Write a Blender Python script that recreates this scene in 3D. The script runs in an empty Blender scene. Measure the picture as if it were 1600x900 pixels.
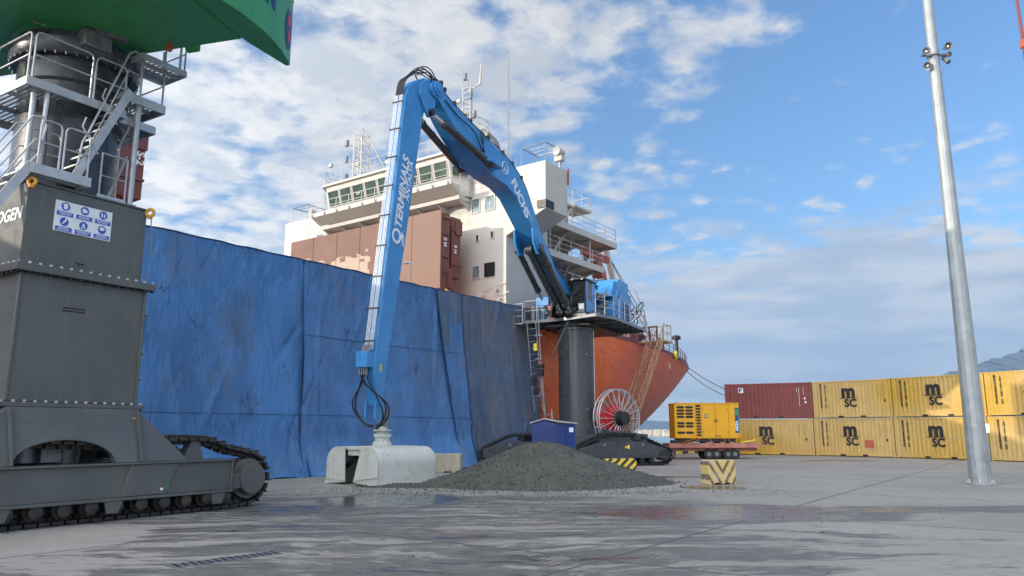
import bpy, bmesh, math, random
from mathutils import Vector, Matrix
from math import sin, cos, tan, atan, atan2, pi, radians, sqrt
random.seed(7)
SC = bpy.context.scene
COL = SC.collection

# ---------------------------------------------------------------- camera
CAM_H = 1.8
PITCH = atan(222 / 1183.0)
cd = bpy.data.cameras.new('camera'); cam = bpy.data.objects.new('camera', cd); COL.objects.link(cam)
cam.location = (0, 0, CAM_H); cam.rotation_euler = (pi / 2 + PITCH, 0, 0)
cd.sensor_width = 36.0; cd.lens = 36.0 * 1183 / 1600
cd.clip_start = 0.1; cd.clip_end = 40000
SC.camera = cam

# ---------------------------------------------------------------- sun and sky
SUN_EL = radians(10.6)
SUN_DIR = Vector((-0.938 * cos(SUN_EL), -0.347 * cos(SUN_EL), sin(SUN_EL)))   # towards the sun
sl = bpy.data.lights.new('sun', 'SUN'); sl.energy = 3.0; sl.angle = radians(0.5); sl.color = (1.0, 0.87, 0.68)
so = bpy.data.objects.new('sun', sl); COL.objects.link(so)
so.rotation_euler = (-SUN_DIR).to_track_quat('-Z', 'Y').to_euler()
SKY_STRENGTH = 0.13
CLOUD_LIGHT = 0.47
SKY_TINT = (0.74, 0.89, 1.05)
SC.view_settings.view_transform = 'Standard'
SC.view_settings.look = 'None'
SC.view_settings.gamma = 1.0
SC.view_settings.exposure = 0.92
SC.view_settings.use_curve_mapping = False


class NG:
    """small helper to write node graphs"""
    def __init__(s, tree): s.t = tree; s.n = tree.nodes; s.l = tree.links
    def node(s, typ, **kw):
        nd = s.n.new(typ)
        for k, v in kw.items(): setattr(nd, k, v)
        return nd
    def put(s, sock, v):
        if isinstance(v, bpy.types.NodeSocket): s.l.new(v, sock)
        elif isinstance(v, (tuple, list)) and len(v) == 3 and sock.type == 'RGBA': sock.default_value = (*v, 1)
        else: sock.default_value = v
    def math(s, op, a, b=0.0, c=None, clamp=False):
        nd = s.node('ShaderNodeMath', operation=op, use_clamp=clamp)
        s.put(nd.inputs[0], a); s.put(nd.inputs[1], b)
        if c is not None: s.put(nd.inputs[2], c)
        return nd.outputs[0]
    def ramp(s, v, a, b, o0=0.0, o1=1.0, smooth=True):
        nd = s.node('ShaderNodeMapRange', interpolation_type='SMOOTHSTEP' if smooth else 'LINEAR')
        s.put(nd.inputs[0], v); s.put(nd.inputs[1], a); s.put(nd.inputs[2], b); s.put(nd.inputs[3], o0); s.put(nd.inputs[4], o1)
        return nd.outputs[0]
    def mix(s, f, a, b):
        nd = s.node('ShaderNodeMix', data_type='RGBA')
        s.put(nd.inputs[0], f); s.put(nd.inputs[6], a); s.put(nd.inputs[7], b)
        return nd.outputs[2]
    def noise(s, vec, scale, detail=4.0, rough=0.55, dist=0.0):
        nd = s.node('ShaderNodeTexNoise')
        if vec is not None: s.l.new(vec, nd.inputs['Vector'])
        nd.inputs['Scale'].default_value = scale; nd.inputs['Detail'].default_value = detail
        nd.inputs['Roughness'].default_value = rough; nd.inputs['Distortion'].default_value = dist
        return nd.outputs[0]
    def mapping(s, vec, scale=(1, 1, 1), rot=(0, 0, 0), loc=(0, 0, 0)):
        nd = s.node('ShaderNodeMapping'); s.l.new(vec, nd.inputs[0])
        nd.inputs['Location'].default_value = loc; nd.inputs['Rotation'].default_value = rot; nd.inputs['Scale'].default_value = scale
        return nd.outputs[0]
    def sep(s, vec):
        nd = s.node('ShaderNodeSeparateXYZ'); s.l.new(vec, nd.inputs[0]); return nd.outputs
    def comb(s, x, y, z):
        nd = s.node('ShaderNodeCombineXYZ'); s.put(nd.inputs[0], x); s.put(nd.inputs[1], y); s.put(nd.inputs[2], z); return nd.outputs[0]


def make_world():
    w = bpy.data.worlds.new('World'); SC.world = w; w.use_nodes = True
    g = NG(w.node_tree); g.n.clear()
    out = g.node('ShaderNodeOutputWorld'); bg = g.node('ShaderNodeBackground'); g.l.new(bg.outputs[0], out.inputs[0])
    sky = g.node('ShaderNodeTexSky', sky_type='NISHITA', sun_disc=False)
    sky.sun_elevation = SUN_EL; sky.sun_rotation = atan2(SUN_DIR.x, SUN_DIR.y)
    sky.air_density = 1.0; sky.dust_density = 0.3; sky.ozone_density = 2.5; sky.altitude = 0
    def scale(c, k):
        nd = g.node('ShaderNodeVectorMath', operation='SCALE'); g.put(nd.inputs[0], c) if isinstance(c, bpy.types.NodeSocket) else None
        if not isinstance(c, bpy.types.NodeSocket): nd.inputs[0].default_value = c
        g.put(nd.inputs['Scale'], k); return nd.outputs[0]
    tc = g.node('ShaderNodeTexCoord'); v = tc.outputs['Generated']
    x, y, z = g.sep(v)
    zc = g.math('ADD', g.math('MAXIMUM', z, 0.0), 0.12)
    u = g.math('DIVIDE', x, zc); vv = g.math('DIVIDE', y, zc)
    pl = g.comb(u, vv, 0.0)
    az = g.math('ARCTAN2', x, y)
    # clear blue, with the band near the horizon paler
    tint = g.node('ShaderNodeVectorMath', operation='MULTIPLY'); g.l.new(scale(sky.outputs[0], SKY_STRENGTH), tint.inputs[0]); tint.inputs[1].default_value = SKY_TINT
    base = tint.outputs[0]
    base = g.mix(g.ramp(z, 0.16, 0.02, 0.0, 0.75), base, (0.36, 0.43, 0.50))
    # puffy high cloud, a flat layer overhead: rounded cells broken up by finer noise
    wn = g.node('ShaderNodeTexNoise'); g.l.new(pl, wn.inputs['Vector']); wn.inputs['Scale'].default_value = 6.0; wn.inputs['Detail'].default_value = 5.0; wn.inputs['Roughness'].default_value = 0.6
    wo = g.node('ShaderNodeVectorMath', operation='MULTIPLY_ADD'); g.l.new(wn.outputs['Color'], wo.inputs[0]); wo.inputs[1].default_value = (0.20, 0.20, 0.0); g.l.new(pl, wo.inputs[2])
    vo = g.node('ShaderNodeTexVoronoi', feature='SMOOTH_F1'); g.l.new(g.mapping(wo.outputs[0], (1.0, 0.9, 1), (0, 0, 0.6)), vo.inputs['Vector']); vo.inputs['Scale'].default_value = 8.5; vo.inputs['Smoothness'].default_value = 0.7
    puff = g.math('SUBTRACT', 0.62, vo.outputs['Distance'])
    fine = g.noise(pl, 13.0, 8.0, 0.62, 0.2)
    big = g.noise(g.mapping(pl, (0.6, 0.8, 1), (0, 0, 0.5), (3.1, 0.4, 0)), 1.0, 4.0, 0.55)
    dens = g.math('ADD', g.math('ADD', g.math('MULTIPLY', puff, 0.50), g.math('MULTIPLY', fine, 0.55)), g.math('MULTIPLY', big, 0.55))
    clear = g.math('MULTIPLY', g.ramp(g.math('SUBTRACT', az, g.ramp(z, 0.30, 0.46, 0.0, 0.17)), 0.10, 0.30), g.ramp(z, 0.16, 0.30))
    dens = g.math('SUBTRACT', dens, g.math('MULTIPLY', clear, 0.17))
    left = g.math('MULTIPLY', g.ramp(az, 0.02, -0.30), g.ramp(z, 0.56, 0.40))
    dens = g.math('ADD', dens, g.math('MULTIPLY', left, 0.20))
    mid = g.math('MULTIPLY', g.ramp(g.math('ABSOLUTE', g.math('SUBTRACT', az, 0.08)), 0.42, 0.24), g.ramp(z, 0.33, 0.46))
    dens = g.math('ADD', dens, g.math('MULTIPLY', mid, 0.19))
    lowc = g.math('MULTIPLY', g.ramp(az, 0.05, 0.15), g.ramp(z, 0.40, 0.30))
    dens = g.math('ADD', dens, g.math('MULTIPLY', lowc, 0.14))
    dens = g.math('ADD', dens, g.ramp(y, 0.15, -0.25, 0.0, 0.22))  # added unseen cloud cover behind the camera, makes the shade less blue
    cov = g.math('MULTIPLY', g.ramp(dens, 0.60, 0.93), g.ramp(z, -0.005, 0.03))
    sh = g.noise(g.mapping(wo.outputs[0], (1, 1, 1), (0, 0, 0), (0.05, 0.07, 0.3)), 5.0, 6.0, 0.6)
    grey = g.ramp(g.math('ADD', sh, g.math('MULTIPLY', dens, 0.25)), 0.60, 0.88)
    cloudc = g.mix(grey, (1.0, 0.965, 0.91), (0.66, 0.69, 0.73))
    # brighter near the sun; unseen clouds behind and overhead boosted to fill the shade
    sd = g.node('ShaderNodeVectorMath', operation='DOT_PRODUCT'); g.l.new(v, sd.inputs[0]); sd.inputs[1].default_value = SUN_DIR
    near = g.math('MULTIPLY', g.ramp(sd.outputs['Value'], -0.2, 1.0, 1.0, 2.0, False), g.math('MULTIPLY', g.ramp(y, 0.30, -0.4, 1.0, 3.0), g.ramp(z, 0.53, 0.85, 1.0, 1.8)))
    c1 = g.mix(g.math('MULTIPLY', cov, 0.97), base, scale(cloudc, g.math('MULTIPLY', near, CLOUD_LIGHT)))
    # low bands of stratus over the sea
    sv = g.comb(g.math('MULTIPLY', az, 2.0), g.math('MULTIPLY', z, 10.0), 0.0)
    band = g.noise(sv, 1.7, 7.0, 0.58, 0.5)
    env = g.math('MULTIPLY', g.math('MULTIPLY', g.ramp(z, 0.02, 0.06), g.ramp(z, 0.30, 0.16)), g.ramp(az, -0.05, 0.15))
    bandc = g.math('ADD', band, g.math('MULTIPLY', env, 0.27))
    core = g.math('MULTIPLY', g.math('MULTIPLY', g.ramp(z, 0.05, 0.08), g.ramp(z, 0.18, 0.13)), g.ramp(az, -0.02, 0.12))
    bandc = g.math('ADD', bandc, g.math('MULTIPLY', core, 0.16))
    bandm = g.math('MULTIPLY', g.ramp(bandc, 0.54, 0.74), g.math('MULTIPLY', g.ramp(z, 0.34, 0.24), g.ramp(az, -0.06, 0.10)))
    bandcol = g.mix(g.ramp(g.noise(g.comb(g.math('MULTIPLY', az, 4.0), g.math('MULTIPLY', z, 22.0), 2.0), 1.6, 6.0, 0.6), 0.38, 0.66), (0.60, 0.70, 0.86), (0.98, 0.99, 1.02))
    c2 = g.mix(g.math('MULTIPLY', bandm, 0.88), c1, scale(bandcol, CLOUD_LIGHT * 0.86))
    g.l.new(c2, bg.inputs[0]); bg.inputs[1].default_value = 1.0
make_world()

# ---------------------------------------------------------------- materials
MATS = {}
def mk(name, col, rough=0.5, metal=0.0, var=0.12, vscale=1.5, dirt=None, dirt_amt=0.0, dirt_scale=1.0, streak=None, streak_amt=0.0,
       bump=0.0, bscale=30.0, rvar=0.12, spec=None, stretch=(1, 1, 1)):
    m = bpy.data.materials.new(name); m.use_nodes = True; MATS[name] = m
    g = NG(m.node_tree); b = g.n['Principled BSDF']
    tc = g.node('ShaderNodeTexCoord'); v = tc.outputs['Object']
    n1 = g.noise(g.mapping(v, stretch), vscale, 5.0, 0.6)
    f = g.ramp(n1, 0.3, 0.7)
    lo = tuple(c * (1 - var) for c in col); hi = tuple(min(1, c * (1 + var)) for c in col)
    c = g.mix(f, lo, hi)
    if streak is not None:
        ns = g.noise(g.mapping(v, (3.0, 3.0, 0.18)), 1.6, 5.0, 0.65)
        c = g.mix(g.math('MULTIPLY', g.ramp(ns, 0.5, 0.75), streak_amt), c, streak)
    if dirt is not None:
        nd = g.noise(v, dirt_scale, 6.0, 0.65, 0.3)
        c = g.mix(g.math('MULTIPLY', g.ramp(nd, 0.48, 0.72), dirt_amt), c, dirt)
    g.l.new(c, b.inputs['Base Color'])
    b.inputs['Metallic'].default_value = metal
    n2 = g.noise(v, vscale * 4, 4.0, 0.6)
    g.l.new(g.ramp(n2, 0.3, 0.7, max(0.02, rough - rvar), min(1, rough + rvar)), b.inputs['Roughness'])
    if spec is not None: b.inputs['Specular IOR Level'].default_value = spec
    if bump > 0:
        bn = g.node('ShaderNodeBump'); bn.inputs['Strength'].default_value = bump; bn.inputs['Distance'].default_value = 0.02
        g.l.new(g.noise(v, bscale, 5.0, 0.6), bn.inputs['Height']); g.l.new(bn.outputs[0], b.inputs['Normal'])
    return m

mk('dark_paint', (0.092, 0.100, 0.096), 0.42, 0, 0.10, 0.8, (0.135, 0.138, 0.125), 0.45, 1.1, (0.145, 0.140, 0.125), 0.35, bump=0.05, bscale=6)
mk('black_steel', (0.020, 0.021, 0.024), 0.45, 0.2, 0.25, 3.0, (0.06, 0.055, 0.05), 0.4, 3.0)
mk('track_steel', (0.045, 0.042, 0.038), 0.6, 0.3, 0.3, 4.0, (0.12, 0.10, 0.08), 0.5, 5.0, bump=0.3, bscale=40)
mk('column_paint', (0.040, 0.045, 0.055), 0.30, 0.0, 0.15, 1.0, (0.075, 0.08, 0.085), 0.5, 0.7, (0.09, 0.095, 0.10), 0.45, rvar=0.08)
mk('column_gloss', (0.052, 0.058, 0.066), 0.24, 0.0, 0.06, 0.4, None, 0, 1, (0.085, 0.09, 0.095), 0.5, rvar=0.05)
mk('drum_red', (0.55, 0.025, 0.03), 0.45, 0, 0.1, 3)
mk('tarp_hem', (0.028, 0.060, 0.150), 0.6, 0, 0.2, 3)
mk('green_paint', (0.045, 0.280, 0.095), 0.38, 0, 0.10, 1.2, (0.03, 0.16, 0.06), 0.4, 2.0)
mk('galvanised', (0.47, 0.49, 0.51), 0.45, 0.45, 0.12, 2.5, (0.30, 0.31, 0.31), 0.4, 4.0)
mk('pole_zinc', (0.30, 0.325, 0.335), 0.48, 0.35, 0.10, 1.5, (0.42, 0.44, 0.46), 0.5, 3.0, (0.40, 0.41, 0.43), 0.35)
mk('machine_blue', (0.045, 0.250, 0.560), 0.34, 0, 0.08, 0.8, (0.02, 0.15, 0.45), 0.35, 1.3, (0.03, 0.17, 0.45), 0.3)
mk('cab_blue', (0.10, 0.30, 0.66), 0.36, 0, 0.10, 2.0, (0.12, 0.2, 0.35), 0.4, 3.0)
mk('shed_blue', (0.008, 0.036, 0.190), 0.45, 0, 0.12, 2.0, (0.02, 0.03, 0.12), 0.4, 3.0)
mk('zinc_roof', (0.42, 0.45, 0.48), 0.4, 0.5, 0.1, 3.0)
mk('grab_paint', (0.55, 0.57, 0.52), 0.55, 0, 0.07, 1.2, (0.36, 0.36, 0.32), 0.55, 2.6, (0.36, 0.36, 0.33), 0.5, bump=0.06, bscale=12)
mk('ship_white', (0.47, 0.455, 0.415), 0.55, 0, 0.04, 0.6, (0.42, 0.40, 0.355), 0.35, 0.6, (0.42, 0.31, 0.20), 0.30)
mk('ship_grey', (0.48, 0.48, 0.47), 0.6, 0, 0.1, 1.0)
mk('rust_red', (0.150, 0.052, 0.046), 0.6, 0, 0.15, 1.0, (0.15, 0.05, 0.04), 0.5, 1.5, (0.12, 0.05, 0.04), 0.3)
mk('rope', (0.30, 0.31, 0.33), 0.8, 0, 0.2, 20)
mk('gangway_brown', (0.42, 0.27, 0.15), 0.7, 0, 0.2, 2.0, (0.25, 0.13, 0.06), 0.5, 3.0)
mk('lifeboat_orange', (0.85, 0.16, 0.03), 0.4, 0, 0.08, 1.0)
mk('cat_yellow', (0.72, 0.36, 0.006), 0.40, 0, 0.06, 1.2, (0.62, 0.30, 0.02), 0.3, 2.0, (0.5, 0.27, 0.03), 0.2)
mk('hook_yellow', (0.75, 0.36, 0.03), 0.4, 0, 0.1, 3.0)
mk('bright_yellow', (0.80, 0.62, 0.05), 0.5, 0, 0.1, 3.0)
def drift(m):
    g = NG(m.node_tree); b = g.n['Principled BSDF']; lk = b.inputs['Base Color'].links[0]; src = lk.from_socket
    P = g.node('ShaderNodeNewGeometry').outputs['Position']; n = g.noise(P, 0.16, 1.0); f = g.ramp(n, 0.35, 0.65)
    hs = g.node('ShaderNodeHueSaturation'); g.l.new(src, hs.inputs['Color']); g.l.new(g.ramp(n, 0.35, 0.65, 0.82, 1.08), hs.inputs['Saturation']); g.l.new(g.ramp(n, 0.3, 0.7, 1.06, 0.90), hs.inputs['Value']); g.l.new(hs.outputs[0], b.inputs['Base Color'])
mk('maroon_paint', (0.200, 0.048, 0.045), 0.55, 0, 0.12, 1.0, (0.13, 0.045, 0.04), 0.5, 1.5, (0.12, 0.04, 0.035), 0.35, bump=0.08, bscale=10)
mk('container_yellow', (0.490, 0.305, 0.045), 0.52, 0, 0.08, 0.9, (0.40, 0.25, 0.06), 0.5, 1.2, (0.30, 0.18, 0.06), 0.45, bump=0.08, bscale=10)
drift(MATS['container_yellow'])
mk('black_print', (0.018, 0.016, 0.016), 0.6, 0, 0.3, 6)
mk('white_print', (0.80, 0.82, 0.84), 0.5, 0, 0.06, 8)
mk('blue_print', (0.03, 0.10, 0.50), 0.5, 0, 0.06, 8)
mk('navy_print', (0.02, 0.05, 0.22), 0.5, 0, 0.06, 8)
mk('red_print', (0.60, 0.05, 0.05), 0.5, 0, 0.06, 8)
mk('patch_red', (0.42, 0.10, 0.06), 0.6, 0, 0.1, 4)
mk('rubber', (0.018, 0.018, 0.019), 0.65, 0, 0.3, 8)
mk('hose', (0.012, 0.013, 0.016), 0.35, 0, 0.3, 8)
mk('pipe_zinc', (0.66, 0.69, 0.72), 0.35, 0.35, 0.06, 6)
mk('chrome', (0.75, 0.76, 0.78), 0.12, 1.0, 0.03, 8, rvar=0.04)
mk('trailer_red', (0.42, 0.17, 0.13), 0.65, 0, 0.2, 1.5, (0.25, 0.13, 0.10), 0.6, 2.5)
mk('strap_orange', (0.70, 0.20, 0.04), 0.7, 0, 0.1, 5)
mk('wood', (0.33, 0.24, 0.16), 0.75, 0, 0.2, 4)
mk('concrete_block', (0.38, 0.34, 0.27), 0.85, 0, 0.12, 2.5, (0.22, 0.19, 0.15), 0.6, 3.0, bump=0.35, bscale=25)
mk('rock', (0.40, 0.35, 0.28), 0.9, 0, 0.35, 0.6, bump=0.4, bscale=2)
mk('mountain_scrub', (0.05, 0.065, 0.060), 0.95, 0, 0.3, 0.003)
mk('dark_slot', (0.012, 0.012, 0.013), 0.6, 0, 0.2, 6)
mk('lamp_red', (0.55, 0.10, 0.05), 0.3, 0, 0.1, 6)
mk('lens_white', (0.80, 0.80, 0.78), 0.25, 0, 0.05, 6)
mk('steel_grey', (0.22, 0.23, 0.25), 0.4, 0.5, 0.2, 4, (0.12, 0.12, 0.12), 0.5, 5)
mk('deck_green', (0.03, 0.28, 0.10), 0.5, 0, 0.15, 3)
mk('quay_face', (0.25, 0.24, 0.22), 0.85, 0, 0.2, 1.0)

def glass_mat(name, col, rough=0.06, spec=0.9):
    m = bpy.data.materials.new(name); m.use_nodes = True; MATS[name] = m
    g = NG(m.node_tree); b = g.n['Principled BSDF']
    tc = g.node('ShaderNodeTexCoord')
    n = g.noise(g.mapping(tc.outputs['Object'], (6, 6, 0.7)), 1.6, 3.0)
    g.l.new(g.mix(g.ramp(n, 0.35, 0.65), tuple(c * 0.55 for c in col), col), b.inputs['Base Color'])
    b.inputs['Roughness'].default_value = rough; b.inputs['Specular IOR Level'].default_value = spec
    return m
glass_mat('bridge_glass', (0.045, 0.085, 0.062), 0.12, 0.45)
glass_mat('cabin_glass', (0.20, 0.28, 0.30), 0.08)
glass_mat('dark_glass', (0.02, 0.025, 0.025), 0.05)

def stripes_mat(name, chevron, a=(0.68, 0.50, 0.06), b=(0.03, 0.028, 0.025), pitch=0.34, wear=0.5, ang=1.0):
    m = bpy.data.materials.new(name); m.use_nodes = True; MATS[name] = m
    g = NG(m.node_tree); p = g.n['Principled BSDF']
    tc = g.node('ShaderNodeTexCoord'); v = tc.outputs['Object']
    x, y, z = g.sep(v)
    if chevron: x = g.math('ABSOLUTE', x)
    d = g.math('ADD', g.math('MULTIPLY', x, 1.0), g.math('MULTIPLY', z, -ang if chevron else ang))
    fr = g.math('FRACT', g.math('DIVIDE', g.math('ADD', d, 20.0), pitch))
    st = g.math('GREATER_THAN', fr, 0.52 if not chevron else 0.62)
    n = g.noise(v, 5.0, 6.0, 0.7)
    wornm = g.math('MULTIPLY', g.ramp(n, 0.50, 0.66), wear)
    c = g.mix(st, a, b)
    c = g.mix(wornm, c, (0.46, 0.42, 0.34))
    g.l.new(c, p.inputs['Base Color']); p.inputs['Roughness'].default_value = 0.8
    bn = g.node('ShaderNodeBump'); bn.inputs['Strength'].default_value = 0.3; bn.inputs['Distance'].default_value = 0.01
    g.l.new(g.noise(v, 30.0, 4.0), bn.inputs['Height']); g.l.new(bn.outputs[0], p.inputs['Normal'])
    return m
stripes_mat('hazard_stripe', False, wear=0.35, ang=-1.0)
stripes_mat('hazard_chevron', True, a=(0.56, 0.43, 0.16), b=(0.15, 0.105, 0.075), pitch=0.30, wear=0.9, ang=0.62)
stripes_mat('kerb_stripe', False, pitch=2.4, wear=0.3, ang=0.0)

def hull_mat():
    m = bpy.data.materials.new('hull_orange'); m.use_nodes = True; MATS['hull_orange'] = m
    g = NG(m.node_tree); b = g.n['Principled BSDF']
    tc = g.node('ShaderNodeTexCoord'); v = tc.outputs['Object']
    x, y, z = g.sep(v)
    n = g.noise(v, 0.5, 5.0, 0.6)
    c = g.mix(g.ramp(n, 0.32, 0.68), (0.80, 0.150, 0.048), (0.84, 0.205, 0.080))
    # newer, pinker repaint towards the stern, worn streaks, rub marks and fouled lower plating
    pk = g.ramp(g.math('ADD', x, g.math('MULTIPLY', n, 6.0)), 15.5, 19.5)
    c = g.mix(g.math('MULTIPLY', pk, 0.75), c, (0.78, 0.200, 0.135))
    st = g.noise(g.mapping(v, (0.9, 0.9, 0.10)), 2.2, 6.0, 0.65)
    c = g.mix(g.math('MULTIPLY', g.ramp(st, 0.54, 0.78), 0.42), c, (0.33, 0.110, 0.060))
    ru = g.noise(g.mapping(v, (0.35, 1, 1.6)), 1.8, 6.0, 0.7, 0.5)
    c = g.mix(g.math('MULTIPLY', g.ramp(ru, 0.57, 0.70), 0.75), c, (0.09, 0.055, 0.045))
    lo = g.ramp(g.math('ADD', z, g.math('MULTIPLY', g.noise(v, 0.8, 4.0), 1.6)), 3.4, 2.6)
    c = g.mix(g.math('MULTIPLY', lo, 0.85), c, (0.24, 0.125, 0.060))
    g.l.new(c, b.inputs['Base Color']); b.inputs['Roughness'].default_value = 0.6; b.inputs['Specular IOR Level'].default_value = 0.2
    bn = g.node('ShaderNodeBump'); bn.inputs['Strength'].default_value = 0.25; bn.inputs['Distance'].default_value = 0.05
    g.l.new(g.noise(v, 0.8, 4.0), bn.inputs['Height']); g.l.new(bn.outputs[0], b.inputs['Normal'])
hull_mat()

def hatch_mat():
    m = bpy.data.materials.new('hatch_paint'); m.use_nodes = True; MATS['hatch_paint'] = m
    g = NG(m.node_tree); b = g.n['Principled BSDF']
    tc = g.node('ShaderNodeTexCoord'); v = tc.outputs['Object']
    x, y, z = g.sep(v)
    n = g.noise(v, 0.8, 5.0, 0.6)
    c = g.mix(g.ramp(n, 0.3, 0.7), (0.120, 0.053, 0.037), (0.150, 0.068, 0.048))
    # pale primer showing in ragged patches on the far, lower part
    vo = g.node('ShaderNodeTexVoronoi'); vo.distance = 'CHEBYCHEV'; g.l.new(g.mapping(v, (1, 1.3, 2.0)), vo.inputs['Vector']); vo.inputs['Scale'].default_value = 1.6
    far = g.math('MULTIPLY', g.ramp(y, 7.2, 8.4), g.ramp(z, 13.6, 11.4))
    pm = g.math('GREATER_THAN', g.math('ADD', g.math('MULTIPLY', far, 0.62), g.math('MULTIPLY', g.sep(vo.outputs['Color'])[0], 0.42)), 0.64)
    c = g.mix(g.math('MULTIPLY', pm, 0.8), c, (0.42, 0.32, 0.24))
    near = g.math('MULTIPLY', g.ramp(y, 7.6, 7.0), 0.6)
    c = g.mix(near, c, (0.195, 0.108, 0.078))
    g.l.new(c, b.inputs['Base Color']); b.inputs['Roughness'].default_value = 0.6
hatch_mat()

def tarp_mat(name, base, dirt_amt, seed):
    m = bpy.data.materials.new(name); m.use_nodes = True; MATS[name] = m
    g = NG(m.node_tree); b = g.n['Principled BSDF']
    tc = g.node('ShaderNodeTexCoord'); v = g.mapping(tc.outputs['Object'], (1, 1, 1), (0, 0, 0), (seed, 0, seed * 0.7))
    n = g.noise(v, 0.35, 6.0, 0.6)
    c = g.mix(g.ramp(n, 0.3, 0.7), tuple(k * 0.78 for k in base), tuple(k * 1.18 for k in base))
    wv = g.noise(g.mapping(v, (1.2, 1, 0.22)), 3.0, 6.0, 0.7)
    c = g.mix(g.math('MULTIPLY', g.ramp(wv, 0.50, 0.74), 0.45), c, tuple(k * 0.60 + 0.02 for k in base))
    d1 = g.noise(g.mapping(v, (0.8, 1, 0.45)), 0.55, 6.0, 0.68, 0.4)
    c = g.mix(g.math('MULTIPLY', g.ramp(d1, 0.50, 0.72), dirt_amt), c, (0.165, 0.165, 0.180))
    d2 = g.noise(v, 1.9, 7.0, 0.75, 0.2)
    c = g.mix(g.math('MULTIPLY', g.ramp(d2, 0.60, 0.75), 0.45), c, (0.045, 0.055, 0.085))
    fl = g.noise(g.mapping(v, (1, 1, 0.5)), 7.0, 5.0, 0.7)
    c = g.mix(g.math('MULTIPLY', g.ramp(fl, 0.60, 0.78), 0.35), c, (0.20, 0.34, 0.60))
    def crease(rot, sc, st, w, seed2):                                 # grime caught along old fold lines
        nn = g.noise(g.mapping(v, st, (0, rot, 0), (seed2, 0, 0)), sc, 3.0, 0.5, 0.3)
        a = g.math('ABSOLUTE', g.math('SUBTRACT', nn, 0.5)); return g.ramp(a, w, 0.0)
    brk = g.ramp(g.noise(v, 1.3, 4.0), 0.42, 0.62)
    cm = g.math('MAXIMUM', crease(0.45, 0.9, (1, 1, 0.22), 0.006, 2.0), crease(-0.5, 1.1, (1, 1, 0.2), 0.005, 5.0))
    cm = g.math('MULTIPLY', cm, brk)
    c = g.mix(g.math('MULTIPLY', cm, 0.55), c, (0.020, 0.035, 0.075))
    ol = g.noise(g.mapping(v, (1, 1, 0.55)), 0.42, 5.0, 0.6, 0.8)
    c = g.mix(g.math('MULTIPLY', g.ramp(ol, 0.60, 0.72), dirt_amt), c, (0.125, 0.125, 0.115))
    g.l.new(c, b.inputs['Base Color']); b.inputs['Roughness'].default_value = 0.5; b.inputs['Specular IOR Level'].default_value = 0.35
    h1 = g.noise(g.mapping(v, (0.9, 1, 0.30), (0, 0.5, 0)), 2.4, 5.0, 0.6, 0.6)
    h2 = g.noise(g.mapping(v, (1.0, 1, 0.35), (0, -0.35, 0)), 6.0, 5.0, 0.6, 0.4)
    ridge = g.math('ABSOLUTE', g.math('SUBTRACT', h1, 0.5))
    h3 = g.noise(g.mapping(v, (1.0, 1, 0.6), (0, 0.7, 0)), 14.0, 4.0, 0.65, 0.8)
    hh = g.math('ADD', g.math('ADD', g.math('MULTIPLY', ridge, -0.55), g.math('MULTIPLY', h2, 0.20)), g.math('ADD', g.math('MULTIPLY', h3, 0.06), g.math('MULTIPLY', cm, -0.10)))
    bn = g.node('ShaderNodeBump'); bn.inputs['Strength'].default_value = 0.65; bn.inputs['Distance'].default_value = 0.28
    g.l.new(hh, bn.inputs['Height']); g.l.new(bn.outputs[0], b.inputs['Normal'])
tarp_mat('tarp_bright', (0.068, 0.195, 0.430), 0.38, 0.0)
tarp_mat('tarp_mid', (0.072, 0.190, 0.415), 0.45, 9.0)
tarp_mat('tarp_soiled', (0.105, 0.155, 0.250), 0.92, 21.0)

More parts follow.
